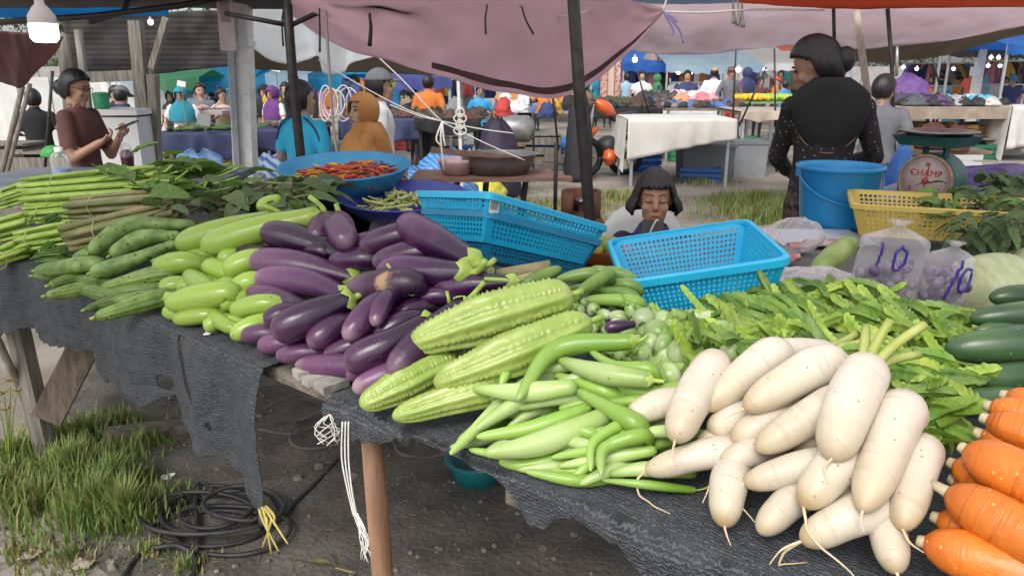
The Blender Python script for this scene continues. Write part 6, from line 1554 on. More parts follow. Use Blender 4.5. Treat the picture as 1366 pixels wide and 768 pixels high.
# the girl
gy = 3.02; gx = Py(872, 280, gy).x
M_navy = cloth('navy polo', (.02, .018, .045))
go, T, Hd, V = person('person', 'girl with a black bob in a dark navy shirt looking down at a phone', gx, gy, 1.27, rad(-8), M_navy, C['dark'], mat('warm skin', (.40, .20, .125), (.44, .23, .145), scale=20, rough=.5), 'none', .0085, rad(2), rad(3), False, ((-.23, -.10, 1.10), (-.055, -.235, 1.375)), ((.23, -.10, 1.10), (.055, -.235, 1.375)), .92, 1.20, seat=.465, face=False, group='people at the stall', curl=1.0, lift_head=.03, palm=Vector((0, -1, 0)) * -1)
def gadd(nm, mb_, m_): return mk(nm, [T(v) for v in mb_.v], mb_.f, m_, go, True)
for s in (-1, 1):
    e = MB(); ell(e, Hd(s * .031, -.080, .010), (.0165, .0105, .0095)); gadd('eyelid', e, MATS['warm skin'])
    e = MB(); e.tube([Hd(s * .014, -.0925, .005), Hd(s * .031, -.0935, -.0005), Hd(s * .048, -.084, .005)], .0022, 6); gadd('eyelashes', e, M_eye)
    e = MB(); e.tube(spline([Hd(s * .012, -.092, .033), Hd(s * .032, -.093, .040), Hd(s * .053, -.078, .032)], 8), .0034, 6, .0018); gadd('eyebrow', e, mat('brow', (.03, .02, .018), rough=.7))
    e = MB(); ell(e, Hd(s * .0065, -.108, -.030), (.0035, .003, .0025)); gadd('nostril', e, M_eye)
e = MB(); e.tube(spline([Hd(-.026, -.092, -.058), Hd(-.009, -.101, -.054), Hd(0, -.1005, -.056), Hd(.009, -.101, -.054), Hd(.026, -.092, -.058)], 12), lambda t: .0015 + .0045 * math.sin(math.pi * t), 8); gadd('upper_lip', e, M_lip)
e = MB(); e.tube(spline([Hd(-.022, -.092, -.066), Hd(0, -.101, -.0715), Hd(.022, -.092, -.066)], 10), lambda t: .0015 + .0055 * math.sin(math.pi * t), 8); gadd('lower_lip', e, mat('lower lip', (.34, .12, .10), rough=.45))
# bob: crown, full sides and a straight fringe
e = MB(); nu, nv = 120, 30; P3 = []
for i in range(nv + 1):
    t = i / nv
    for j in range(nu):
        a = 2 * math.pi * j / nu; fx, fy = math.cos(a), math.sin(a)          # fy<0 is the front
        zt = .122 * math.cos(min(1, t / .52) * math.pi / 2) ** .8 if t < .52 else -.092 * (t - .52) / .48
        q = math.sin(min(1, t / .52) * math.pi / 2)
        flare = 1 + (.48 * sm((t - .35) / .45) - .26 * sm((t - .86) / .14)) * (.35 + .65 * abs(fx))
        rx, ry = .086 * q * flare, .108 * q * (1 + (flare - 1) * (.6 if fy > 0 else .12))
        st_ = 1 + .035 * noise.noise(Vector((fx * 15, fy * 15, t * 1.2)))
        p = Vector((fx * rx * st_, fy * ry * st_ + .006, zt + .02)); P3.append((p, t, fx, fy)); e.v.append(Hd(*p))
for i in range(nv):
    for j in range(nu):
        ids = [i * nu + j, i * nu + (j + 1) % nu, (i + 1) * nu + (j + 1) % nu, (i + 1) * nu + j]
        p, t, fx, fy = P3[ids[3]]
        if fy < -.10 and abs(p.x) < .070 + .03 * sm((.06 - p.z) / .1) and p.z < .060 + .012 * noise.noise(Vector((p.x * 90, 0, 0))): continue      # the face opening below the fringe
        e.face(ids)
ho = gadd('hair', e, M_hair); md = ho.modifiers.new('thickness', 'SOLIDIFY'); md.thickness = .012; md.offset = 1
e = MB(); e.loft([[V(math.cos(a) * rx, math.sin(a) * ry + .005, z) for a in (2 * math.pi * j / 24 for j in range(24))] for z, rx, ry in ((1.40, .115, .09), (1.44, .095, .08), (1.475, .074, .07))], False, False); o = gadd('collar', e, cloth('blue collar', (.04, .04, .13))); o.modifiers.new('thickness', 'SOLIDIFY').thickness = .006
pc_ = T(V(-.01, -.275, 1.455)); b = MB(); b.box(pc_, (.085, .010, .14), Matrix.Rotation(rad(-20), 3, 'X')); ph = tag(b.build('phone', plain('black phone', (.012, .012, .014), .3)), 'black phone with a white cable held up by the girl', 'phone')
b = MB(); b.tube(spline([pc_ + Vector((-.012, -.02, -.06)), pc_ + Vector((-.022, -.045, .02)), pc_ + Vector((.0, -.04, .075)), pc_ + Vector((.018, -.01, .068))], 18), .0028, 6); b.build('cable', M_string, ph, smooth=True)
chr_ = empty('plastic_chair', Vector((gx, gy + .12, 0)), 'white plastic chair whose back shows behind the girl', 'chair')
M_wpl = mat('white plastic', (.62, .62, .62), (.7, .7, .7), scale=5, rough=.45)
b = MB(); vs = []
for i in range(13):
    for j in range(9):
        u = i / 12 - .5; v = j / 8; vs.append(Vector((gx + u * .46 * (1 - .18 * v * v), gy + .18 + .10 * v - .5 * u * u * .3, .36 + v * .60 - .12 * v * (2 * abs(u)) ** 3)))
b.v = vs
for i in range(12):
    for j in range(8): b.face([i * 9 + j, i * 9 + j + 9, i * 9 + j + 10, i * 9 + j + 1])
o = b.build('backrest', M_wpl, chr_, smooth=True); o.modifiers.new('thickness', 'SOLIDIFY').thickness = .008
b = MB(); b.box((gx, gy, .34), (.42, .42, .03)); b.build('seat', M_wpl, chr_)
for sx in (-1, 1):
    for sy in (-1, 1): b = MB(); b.bar((gx + sx * .18, gy + sy * .18, .33), (gx + sx * .22, gy + sy * .22, 0), .035); b.build('leg', M_wpl, chr_)
# woman in brown with a phone
ly = 5.2; lx = Py(104, 150, ly).x
lo, T, Hd, V = person('person', 'woman in a brown tee and glasses, side on, reading her phone beside the jug', lx, ly, 1.525, rad(84), C['brown'], C['dark'], SKIN, 'pony', .011, rad(4), rad(16), False, ((-.22, -.05, 1.08), (-.12, -.23, 1.20)), ((.22, -.07, 1.07), (.09, -.25, 1.22)), .88, 1.0, curl=1.0, group='people at the stall', palm=Vector((0, 0, 1)))
e = MB()
for s in (-1, 1):
    e.tube([Hd(s * .033 + math.cos(a) * .020, -.098, .012 + math.sin(a) * .016) for a in (2 * math.pi * i / 14 for i in range(15))], .0022, 5); e.tube([Hd(s * .053, -.097, .014), Hd(s * .078, .0, .010)], .002, 5)
e.tube([Hd(-.013, -.1, .014), Hd(.013, -.1, .014)], .002, 5); mk('glasses', [T(v) for v in e.v], e.f, M_black, lo, True)
p = T(V(.06, -.34, 1.31)); b = MB(); b.box(p, (.145, .072, .009), Matrix.Rotation(rad(-22), 3, 'Y')); tag(b.build('phone', plain('black phone', (.012, .012, .014))), 'dark phone held flat by the woman in brown', 'phone')
txt = text3d('YAMAHA', Matrix.Translation(T(V(-.02, .145, 1.20))) @ Matrix(((0, 0, -1, 0), (1, 0, 0, 0), (0, 1, 0, 0), (0, 0, 0, 1))) @ Matrix.Rotation(rad(90), 4, 'Z'), .05, plain('white print', (.6, .5, .5), .8), 'back_print', lo) if False else None
# the iced drink that dangles from her hand
p = T(V(.02, -.33, 1.13)); dr = empty('iced_drink', p - Vector((0, 0, .18)), 'plastic bag cup of dark iced drink hanging from the woman in brown', 'drink')
b = MB(); b.lathe([(.028, -.17), (.034, -.165), (.042, -.06), (.042, -.03), (.02, 0)], p, 18, close0=True); b.build('cup', mat('dark drink', (.05, .018, .03), (.1, .04, .05), scale=18, rough=.2), dr, smooth=True)
b = MB(); b.lathe([(.043, -.045), (.044, -.02), (.03, .02), (.01, .05)], p, 18); b.build('cup_lid', M_bag2, dr, smooth=True)
for s in (-1, 1): b = MB(); b.tube(spline([p + Vector((s * .04, 0, -.03)), p + Vector((s * .03, 0, .06)), p + Vector((0, 0, .13))], 8), .003, 5); b.build('handle', M_bag2, dr, smooth=True)
# boy in the cyan jersey, seen from behind
by_ = 5.25; bx = Py(402, 150, by_).x
bo_, T, Hd, V = person('person', 'child in a cyan football jersey with dark shoulder stripes and a hair bun, back turned', bx, by_, 1.44, rad(150), C['cyan'], C['dark'], SKIN2, 'bun', .013, rad(-20), 0, False, ((-.27, .02, 1.12), (-.20, -.22, 1.05)), ((.27, .0, 1.12), (.22, -.20, 1.06)), 1.05, 1.12, group='people near the chilli tray')
for q in range(3):
    for s in (-1, 1):
        b = MB(); b.tube(spline([T(V(s * (.075 + .02 * q), .055, 1.452 - .006 * q)), T(V(s * (.14 + .012 * q), .068, 1.418 - .010 * q)), T(V(s * (.20 + .006 * q), .064, 1.36 - .014 * q)), T(V(s * (.235), .060, 1.29 - .012 * q))], 12), .0052, 5); b.build('shoulder_stripe', C['navy'], bo_, smooth=True)
# woman in the brown-orange hijab
hx_, hy_ = Py(487, 170, 5.0).x, 5.0
M_hij = mat('rust hijab', (.40, .16, .045), (.54, .26, .085), scale=5, rough=.8, bump=.35, bscale=9)
ho_, T, Hd, V = person('person', 'smiling woman in a long rust orange hijab, side on, behind the chilli tray', hx_, hy_, 1.37, rad(-74), M_hij, C['dark'], SKIN2, 'hijab', .012, rad(30), 0, True, ((-.26, -.02, 1.12), (-.14, -.30, 1.06)), ((.26, -.02, 1.12), (.14, -.28, 1.02)), 1.15, 1.16, hatm=M_hij, group='people near the chilli tray')
e = MB(); e.loft([[V(math.cos(a) * rx * (1 + .05 * math.cos(a * 7 + z * 9)), math.sin(a) * ry * (1 + .05 * math.sin(a * 6 + z * 7)) + oy, z) for a in (2 * math.pi * j / 40 for j in range(40))] for z, rx, ry, oy in ((1.50, .085, .09, .035), (1.46, .12, .12, .03), (1.40, .19, .17, .01), (1.32, .255, .205, .0), (1.18, .285, .24, .0), (1.04, .29, .255, .0), (.92, .28, .26, .0))], False, False)
o = mk('hijab_fall', [T(v) for v in e.v], e.f, M_hij, ho_, True)
# walking man in grey cap and white tee
mx_, my_ = Py(507, 150, 5.9).x, 5.9
person('person', 'man in a grey cap and white tee walking away behind the hijab', mx_, my_, 1.515, rad(105), C['white'], C['dark'], SKIN2, 'cap', .013, rad(8), 0, False, ((-.27, .05, 1.12), (-.27, -.10, .90)), ((.27, -.05, 1.12), (.27, -.16, .93)), 1.0, 1.1, hatm=C['grey'], group='people near the chilli tray')
# seated man in grey behind the standing woman
person('person', 'man in a dark grey shirt with cropped hair, back turned beside the blue plastic bag', Py(1176, 140, 6.4).x, 6.4, 1.48, rad(140), C['grey'], C['dark'], SKIN, 'short', .016, rad(-20), rad(12), False, hs=1.1, wide=1.1)
# couple in the lane
person('person', 'man in a white tee with blue print and straw cap in the far lane', Py(950, 140, 17.2).x, 17.2, 1.62, rad(160), C['white'], C['dark'], SKIN, 'cap', .03, 0, 0, hatm=C['tan'], group='people in the far lanes')
person('person', 'woman in a brown hat, grey jacket and red skirt in the far lane', Py(972, 140, 17.0).x, 17.0, 1.62, rad(10), C['grey'], C['red'], SKIN, 'hat', .03, 0, 0, True, hatm=cloth('brown hat', (.14, .075, .06)), group='people in the far lanes')
person('person', 'man in a blue tee in front of the patterned hangings', Py(835, 130, 20).x, 20, 1.5, rad(200), C['lblue'], C['dark'], SKIN, 'short', .035, group='people in the far lanes')
person('person', 'man in an orange red tee among the clothes tables', Py(1294, 120, 19).x, 19, 1.66, rad(-70), cloth('coral', (.6, .13, .08)), C['dark'], SKIN2, 'short', .035, group='people in the far lanes')
person('person', 'man in a bright orange shirt, back turned at the tangled stall', Py(572, 130, 11.5).x, 11.5, 1.47, rad(160), C['orange'], C['dark'], SKIN, 'short', .024, hs=1.1, wide=1.2, group='people in the far lanes')
person('person', 'vendor in a bright blue tee beyond the mauve tarp edge', Py(640, 130, 13).x, 13, 1.3, rad(20), cloth('azure', (.05, .32, .6)), C['dark'], SKIN, 'short', .03, group='people in the far lanes')
# the crowd at the produce stalls
crowd = [(240, 118, 10.5, 'white', 'hijab', 'teal', 15, 'woman in a teal hijab leaning over the produce stall'), (266, 113, 11.5, 'grey', 'short', None, 5, 'man in a grey printed tee behind the produce stall'), (227, 122, 12.5, 'black', 'hijab', 'dark', -20, 'woman in a black hijab next to the teal one'),
 (294, 120, 12, 'tan', 'bun', None, 40, 'woman in a pale patterned top beside the concrete post'), (283, 118, 13.5, 'navy', 'short', None, 170, 'dark figure in navy between the tee and the pale top'), (251, 116, 14, 'white', 'cap', 'tan', 0, 'person in a cream cap behind the teal hijab'),
 (335, 116, 12.5, 'navy', 'short', None, 30, 'man in navy just past the concrete post'), (352, 115, 11.8, 'tan', 'hijab', 'black', 10, 'woman in a black hijab and pinkish top in the crowd'), (363, 117, 11, 'white', 'hijab', 'purple', -30, 'woman in a purple hijab and checked top'), (380, 112, 12.5, 'dark', 'short', None, 20, 'tall man in black in the crowd beside the dark post'),
 (160, 118, 9.5, 'navy', 'cap', 'grey', 150, 'person in a navy jacket bending beyond the white counter'), (152, 117, 10.5, 'dark', 'short', None, 60, 'dark haired person beyond the green drum'), (42, 122, 8.5, 'black', 'short', None, 200, 'shaded figure in black by the white fence'),
 (467, 117, 14.5, 'lblue', 'short', None, 0, 'shopper in a pale blue top past the coiled rope'), (475, 120, 13, 'dark', 'hijab', 'dark', 20, 'shopper in a dark hijab past the coiled rope'), (545, 118, 15, 'tan', 'short', None, 160, 'shopper in tan beside the hanging lime bag'), (552, 122, 13.5, 'navy', 'short', None, 10, 'shopper in navy beside the hanging lime bag'), (538, 103, 17, 'dark', 'short', None, 90, 'shopper in black under the indigo tent'),
 (1015, 104, 18.5, 'brown', 'short', None, 0, 'fruit seller in maroon behind the yellow fruit'), (1036, 104, 19, 'orange', 'cap', 'red', 60, 'shopper in orange at the fruit stall'), (1047, 108, 18, 'blue', 'short', None, 200, 'shopper in a blue print shirt at the fruit stall'), (1215, 112, 17, 'black', 'hijab', 'purple', 10, 'woman in purple hijab behind the dark clothes heap'), (1340, 104, 20, 'dark', 'short', None, 30, 'shopper in black past the shoe tables'), (1352, 102, 18.5, 'navy', 'cap', 'blue', -20, 'shopper in a blue cap past the shoe tables')]
for i, (px, py, dep, sh_, hr, hm, yw, lab) in enumerate(crowd):
    z = Py(px, py, dep).z; person('person', lab, Py(px, py, dep).x, dep, z, rad(yw), C[sh_], C['dark'], (SKIN, SKIN2)[i % 2], hr, .03, rad(R.uniform(-30, 30)), rad(R.uniform(0, 20)), R.random() < .4, hs=1.15, wide=1.12, hatm=C[hm] if hm else None, group='people in the crowd', rw=((.29, -.04, 1.12), (.18, -.26, 1.05)))

# tiny far shoppers filling the lanes
fq = random.Random(5); cols_ = list(C)
places = ['behind the tangled stall', 'under the far cyan tent', 'past the motorbike', 'among the far garment rails', 'near the white peaked tent', 'by the far clothes rails']
for i in range(40):
    px = (fq.uniform(455, 640) if i < 11 else fq.uniform(210, 400) if i < 19 else fq.uniform(680, 1050) if i < 31 else fq.uniform(1190, 1366)); dep = fq.uniform(15, 25)
    c_ = fq.choice(cols_); hh_ = fq.uniform(1.42, 1.62); k_ = fq.choice(('short', 'short', 'hijab', 'cap', 'bun')); hm = fq.choice(cols_)
    where = places[0 if px < 640 and i < 6 else 1 if px < 640 and i < 11 else 0] if i < 11 else ('in the crowd behind the produce stall' if i < 19 else places[2 + (i % 3)] if i < 31 else places[5])
    person('person', 'small far shopper in ' + c_.replace('lblue', 'pale blue') + (' and a ' + hm.replace('lblue', 'pale blue') + (' headscarf ' if k_ == 'hijab' else ' cap ') if k_ in ('hijab', 'cap') else ' ') + where, Py(px, 200, dep).x, dep, hh_, fq.uniform(0, 6.28), C[c_], C['dark'], fq.choice((SKIN, SKIN2)), k_, .05, wide=1.1, hs=1.1, hatm=C[hm], hands=False, face=False, group='small shoppers in the far lanes')
# ---------------------------------------------------------------- stalls, tables and goods behind
def X_(px, dep): return Py(px, 200, dep).x          # world x of a pixel column at a depth
def wz(px, py, dep): return Py(px, py, dep).z
M_wood = mat('table wood', (.17, .12, .085), (.29, .22, .165), scale=6, rough=.8, stretch=(1, 6, 6), bump=.3)
def market_table(name, x0, x1, y0, dp, h, M, label, legs=M_galv, th=.04, cat='table'):
    root = empty(name, ((x0 + x1) / 2, y0 + dp / 2, 0), label, cat)
    b = MB(); b.box(((x0 + x1) / 2, y0 + dp / 2, h - th / 2), (x1 - x0, dp, th)); b.build('tabletop', M, root)
    for x in (x0 + .06, x1 - .06):
        for y in (y0 + .06, y0 + dp - .06): b = MB(); b.bar((x, y, 0), (x, y, h - th), .04); b.build('leg', legs, root)
    return root
def drape(name, x0, x1, y0, dp, h, drops, M, label, cat='cloth', side=True, amp=.03):
    """a cloth over a table: top, uneven front fall (drops at evenly spaced x), side falls"""
    nx, nt_, nd = 40, 5, 10; vs, fs = [], []
    def dr(u):
        q = u * (len(drops) - 1); k = min(len(drops) - 2, int(q)); return drops[k] + (drops[k + 1] - drops[k]) * (q - k)
    for i in range(nx + 1):
        u = i / nx; x = x0 + (x1 - x0) * u
        for j in range(nt_): vs.append((x, y0 + dp * (1 - j / nt_), h + .012 + .008 * noise.noise(Vector((x * 4, j, 0)))))
        for j in range(nd + 1):
            q = j / nd; vs.append((x, y0 - .015 - amp * q * (1 + math.sin(x * 17 + math.sin(x * 5) * 2)), h + .01 - dr(u) * q))
    rows = nt_ + nd + 1
    for i in range(nx):
        for j in range(rows - 1): k = i * rows + j; fs.append([k, k + rows, k + rows + 1, k + 1])
    o = mk(name, vs, fs, M, None, True); o.modifiers.new('thickness', 'SOLIDIFY').thickness = .005; tag(o, label, cat)
    if side:
        for x, s, dd in ((x0, -1, drops[0] * 1.3), (x1, 1, drops[-1] * 1.1)):
            v2, f2 = [], []
            for i in range(9):
                for j in range(7): v2.append((x + s * (.015 + .03 * j / 6 * (1 + math.sin(i * 1.7))), y0 - .02 + (dp + .02) * i / 8, h + .01 - dd * (1 - .5 * i / 8) * j / 6))
            for i in range(8):
                for j in range(6): f2.append([i * 7 + j, i * 7 + j + 7, i * 7 + j + 8, i * 7 + j + 1])
            mk('side_fall', v2, f2, M, o, True)
    return o
def crate(name, c, s, M, label, group=None, rz=0, open_=True, cat='crate'):
    root = empty(name, c, label, cat, group); Mr = Matrix.Rotation(rz, 3, 'Z'); x, y, z = s; t = .012; c = Vector(c)
    for o_, d_ in (((0, -y / 2, 0), (x, t)), ((0, y / 2, 0), (x, t)), ((-x / 2, 0, 0), (t, y - .03)), ((x / 2, 0, 0), (t, y - .03))):
        for k in range(3):
            b = MB(); b.box(c + Mr @ Vector((o_[0], o_[1], z * (.17 + .33 * k))), (d_[0], d_[1], z * .24), Mr); b.build('slat', M, root)
    b = MB(); b.box(c + Vector((0, 0, .008)), (x - .01, y - .01, .012), Mr); b.build('base', M, root)
    if not open_: b = MB(); b.box(c + Vector((0, 0, z + .008)), (x + .02, y + .02, .02), Mr); b.build('lid', M, root)
    return root
def lump(name, c, s, M, label, cat, seed=0, group=None, rough=.25, parts=None, seg=20):
    """irregular soft heap (sack, bag, bundled tarp): a folded closed surface"""
    b = MB(); rings = []
    for i in range(15):
        t = i / 14; k = math.sin(math.pi * (.03 + .94 * t) * .5 + math.pi * .5 * 0) if False else (1 - (t * .97) ** 2.2) ** .5
        rings.append([Vector(c) + Vector((math.cos(a) * s[0] * k, math.sin(a) * s[1] * k, t * s[2])) * (1 + rough * noise.noise(Vector((math.cos(a) * 2.2, math.sin(a) * 2.2, t * 3 + seed))) + rough * .5 * noise.noise(Vector((math.cos(a) * 6, math.sin(a) * 6, t * 8 + seed)))) if False else
                      Vector(c) + Vector((math.cos(a) * s[0] * k * (1 + rough * noise.noise(Vector((math.cos(a) * 2.2, math.sin(a) * 2.2, t * 3 + seed))) + rough * .6 * abs(noise.noise(Vector((math.cos(a) * 7, math.sin(a) * 7, t * 9 + seed))))), math.sin(a) * s[1] * k * (1 + rough * noise.noise(Vector((math.cos(a) * 2, math.sin(a) * 3, t * 3 + seed + 5)))), t * s[2] * (1 + rough * noise.noise(Vector((math.cos(a) * 2, math.sin(a) * 2, seed + 9)))))) for a in (2 * math.pi * j / seg for j in range(seg))])
    b.loft(rings); return tag(b.build(name, M, smooth=True), label, cat, group)
def stripes(name, c1, c2, sc, dist=1.5): return mat(name, c1, rough=.5, wave=(c2, sc, dist, 'DIAGONAL'), bump=.4, bscale=12)
M_bluestr = stripes('blue white stripes', (.02, .12, .50), (.55, .65, .75), 5, 2.5)
M_bluestr2 = stripes('blue stripes', (.03, .16, .50), (.16, .38, .68), 6, 3)
M_bluetp = mat('blue bundle', (.015, .10, .36), (.03, .17, .48), scale=5, rough=.5, bump=.5, bscale=14)

# --- right middle: cloth-covered table, bins, next table
y1 = 10.3; xa, xb = X_(838, y1), X_(978, y1)
market_table('market_table', xa, xb, y1, 1.3, .90, M_wood, 'pipe-legged table under the cream cloth', M_galv)
drape('table_cloth', xa - .02, xb + .02, y1, 1.3, .905, [.55, .48, .42, .36, .30, .25], mat('cream cloth', (.60, .57, .52), (.68, .66, .61), scale=4, rough=.85, bump=.2, bscale=8), 'cream cloth hanging unevenly over the pipe-legged table')
bn = empty('storage_bin', (X_(945, 11), 11, 0), 'dark grey lidded plastic bin under the cream cloth table', 'bin')
b = MB(); b.box((X_(945, 11), 11.2, .24), (.70, .5, .48), None, 1.08); b.build('body', mat('slate plastic', (.10, .12, .14), (.14, .16, .18), scale=4, rough=.5), bn)
b = MB(); b.box((X_(945, 11), 11.2, .505), (.80, .58, .05)); b.build('lid', mat('slate plastic', (.1, .12, .14)), bn)
bn = empty('storage_bin', (X_(999, 11.4), 11.4, 0), 'lighter grey plastic bin next to the dark one', 'bin')
b = MB(); b.box((X_(1000, 11.4), 11.55, .24), (.48, .45, .5), None, 1.05); b.build('body', mat('mid grey plastic', (.22, .24, .25), (.27, .29, .30), scale=4, rough=.5), bn)
b = MB(); b.box((X_(1000, 11.4), 11.55, .515), (.54, .5, .045)); b.build('lid', mat('bin lid', (.17, .19, .2), rough=.5), bn)
y2 = 11.8; market_table('market_table', X_(985, y2), X_(1075, y2), y2, 1.6, .93, M_wood, 'pipe-legged table under the tan cover', M_galv)
drape('table_cloth', X_(984, y2), X_(1076, y2), y2, 1.6, .935, [.10, .16, .12, .2, .3], mat('tan cover', (.36, .29, .23), (.44, .37, .3), scale=4, rough=.85), 'tan cover draped over the table beyond the bins', side=False)
crate('plastic_crate', (X_(1007, 13), 13.2, 0), (.30, .3, .32), mat('blue crate', (.02, .08, .35), rough=.5), 'blue crate standing under the tan covered table')
crate('plastic_crate', (X_(1028, 13.4), 13.5, 0), (.26, .3, .28), mat('green crate', (.02, .22, .18), rough=.5), 'teal crate standing beside the blue crate')
# goods laid out: scatter of small distinct items
def spread(kind, x0, x1, ya, yb, z, n, mats, labels, cat, group, size=(.1, .2), shape='shoe', seed=0):
    q = random.Random(seed); protos = {}
    for i in range(n):
        k = q.randrange(len(mats)); p = Vector((q.uniform(x0, x1), q.uniform(ya, yb), z)); s = q.uniform(*size); rot = (0, 0, q.uniform(0, 6.28))
        if k not in protos:
            b = MB()
            if shape == 'shoe': b.loft([[Vector((x, math.cos(a) * w_, max(0, math.sin(a)) * h_ + .002)) for a in (2 * math.pi * j / 10 for j in range(10))] for x, w_, h_ in ((-.5, .10, .28), (-.42, .17, .42), (-.15, .18, .40), (.1, .19, .24), (.35, .20, .18), (.5, .12, .1))])
            elif shape == 'ball': ell(b, (0, 0, .45), (.5, .5, .45), None, 12, 9)
            elif shape == 'fold':
                for c_ in range(3): b.box((0, 0, .10 + .2 * c_), (1, .75, .17), Matrix.Rotation(.12 * c_, 3, 'Z'))
            elif shape == 'heap': b.loft([[Vector((math.cos(a) * .5 * kk * (1 + .7 * noise.noise(Vector((math.cos(a) * 3, math.sin(a) * 3, t * 5 + k)))), math.sin(a) * .45 * kk * (1 + .7 * noise.noise(Vector((math.cos(a) * 4, math.sin(a) * 4, t * 5 + k + 7)))), t * .42 * (1 + .6 * noise.noise(Vector((math.cos(a) * 2, math.sin(a) * 2, k * 3)))))) for a in (2 * math.pi * j / 18 for j in range(18))] for t, kk in ((0, 1), (.25, .97), (.45, .85), (.65, .72), (.85, .45), (1, .1))])
            elif shape == 'long': b.tube(spline([(-.5, 0, .12), (0, .05, .16), (.5, 0, .12)], 8), lambda t: .14 * max(.15, math.sin(math.pi * (.05 + .9 * t))), 9)
            o = mk(kind, b.v, b.f, mats[k], None, True, (0, 0, 0)); protos[k] = o; o.location = p; o.rotation_euler = rot; o.scale = (s,) * 3; W[o.name] = p; tag(o, labels[k], cat, group)
        else: clone(protos[k], p, None, rot, s)
def pm(n, c, v=.15): return mat('goods ' + n, c, tuple(min(1, q * 1.4) for q in c), scale=12, rough=.7, var=v)
y3 = 13.2; market_table('market_table', X_(885, y3), X_(1000, y3), y3, 1.8, .93, M_wood, 'table crowded with shoes beyond the cream cloth table')
spread('shoe', X_(888, y3), X_(998, y3), y3 + .1, y3 + 1.6, .93, 70, [pm('black', (.02, .02, .022)), pm('brown', (.10, .055, .04)), pm('grey', (.16, .15, .16)), pm('blue', (.05, .12, .35))], [c + ' shoe on the crowded shoe table' for c in ('black', 'brown', 'grey', 'blue')], 'shoe', 'shoes laid out for sale', (.2, .3))
y4 = 15.6; market_table('market_table', X_(850, y4), X_(960, y4), y4, 1.6, .92, M_wood, 'white covered table of folded clothes in front of the hat wearer')
drape('table_cloth', X_(849, y4), X_(961, y4), y4, 1.6, .925, [.3, .35, .28, .4, .35, .3], mat('white cover', (.6, .6, .6), (.68, .68, .68), scale=4, rough=.8), 'white plastic cover on the folded clothes table', side=False)
spread('garment_heap', X_(905, y4), X_(950, y4), y4 + .2, y4 + 1.2, .94, 34, [pm('pink', (.55, .28, .28)), pm('white', (.62, .58, .58)), pm('orange', (.5, .22, .1)), pm('rose', (.5, .15, .18))], [c + ' bundled garment in the heap on the white covered table' for c in ('pink', 'white', 'orange', 'rose')], 'garment', 'garments heaped on the tables', (.3, .5), 'heap')
spread('garment_heap', X_(866, y4), X_(903, y4), y4 + .2, y4 + 1.2, .94, 16, [pm('darkbrown', (.07, .05, .045)), pm('charcoal', (.04, .04, .045))], ['dark brown bundled garment on the white covered table', 'charcoal bundled garment on the white covered table'], 'garment', 'garments heaped on the tables', (.3, .45), 'heap')
y5 = 16.2; market_table('market_table', X_(982, y5), X_(1062, y5), y5, 1.5, .93, mat('green top', (.15, .3, .15), rough=.6), 'fruit table with yellow and green fruit')
spread('fruit', X_(984, y5), X_(1024, y5), y5 + .1, y5 + 1.3, .95, 90, [pm('yellowfruit', (.62, .42, .03)), pm('goldfruit', (.6, .33, .02))], ['yellow fruit heaped on the fruit table', 'golden fruit heaped on the fruit table'], 'fruit', 'yellow fruit on the far table', (.10, .15), 'ball')
spread('fruit', X_(1026, y5), X_(1062, y5), y5 + .1, y5 + 1.3, .95, 70, [pm('limefruit', (.30, .42, .04)), pm('greenfruit', (.2, .34, .04))], ['lime green fruit heaped on the fruit table', 'mid green fruit heaped on the fruit table'], 'fruit', 'green fruit on the far table', (.10, .15), 'ball')
# --- right: wooden table with drape, crates
y6 = 13.6; xa, xb = X_(1196, y6), X_(1366, y6) + .6
market_table('market_table', xa, xb, y6, 2.0, .93, mat('planed wood', (.26, .20, .155), (.36, .29, .23), scale=6, rough=.8), 'long wooden clothes table with a deep apron', M_timber, .2)
drape('table_cloth', X_(1338, y6), xb + .1, y6 - .05, .8, .94, [.75, .68, .72, .6], mat('off white cloth', (.5, .48, .46), (.6, .58, .56), scale=4, rough=.85), 'off-white cloth hanging off the end of the long wooden table')
b = MB(); b.box(((xa + xb) / 2, y6 + 1.0, .36), (xb - xa - .2, 1.6, .03)); tag(b.build('shelf_board', M_wood), 'low board shelf under the long wooden table', 'shelf')
spread('wood_block', X_(1250, y6 + .4), X_(1340, y6 + .4), y6 + .3, y6 + 1.2, .38, 26, [pm('tanblock', (.45, .28, .12)), pm('brownblock', (.3, .16, .08))], ['tan wooden block on the low shelf', 'brown wooden block on the low shelf'], 'block', 'blocks on the low shelf', (.3, .4), 'fold')
crate('plastic_crate', (X_(1318, y6), y6 + .3, 0), (.48, .35, .28), mat('green crate b', (.02, .13, .07), rough=.5), 'dark green crate on the ground under the long wooden table')
spread('garment_heap', X_(1225, y6), X_(1280, y6), y6 + .5, y6 + 1.6, .94, 48, [pm('jet', (.018, .018, .02)), pm('plum', (.09, .04, .12)), pm('slate', (.06, .065, .075))], [c + ' bundled garment on the long wooden table' for c in ('jet black', 'plum', 'slate')], 'garment', 'garments heaped on the tables', (.25, .45), 'heap')
spread('garment_heap', X_(1285, y6), X_(1352, y6), y6 + .4, y6 + 1.6, .94, 48, [pm('jet', (.018, .018, .02)), pm('aqua', (.1, .35, .5)), pm('ash', (.3, .3, .31)), pm('ivory', (.5, .48, .45))], [c + ' bundled garment near the hat pile' for c in ('jet black', 'aqua', 'ash grey', 'ivory')], 'garment', 'garments heaped on the tables', (.22, .4), 'heap')
M_rack = mat('rack wire', (.2, .19, .19), rough=.5)
lump('clothes_bale', (X_(1205, 15), 15.2, .93), (.42, .4, .5), pm('violetbale', (.12, .055, .2)), 'violet bale of clothes on the long wooden table', 'bale', 3, rough=.5)
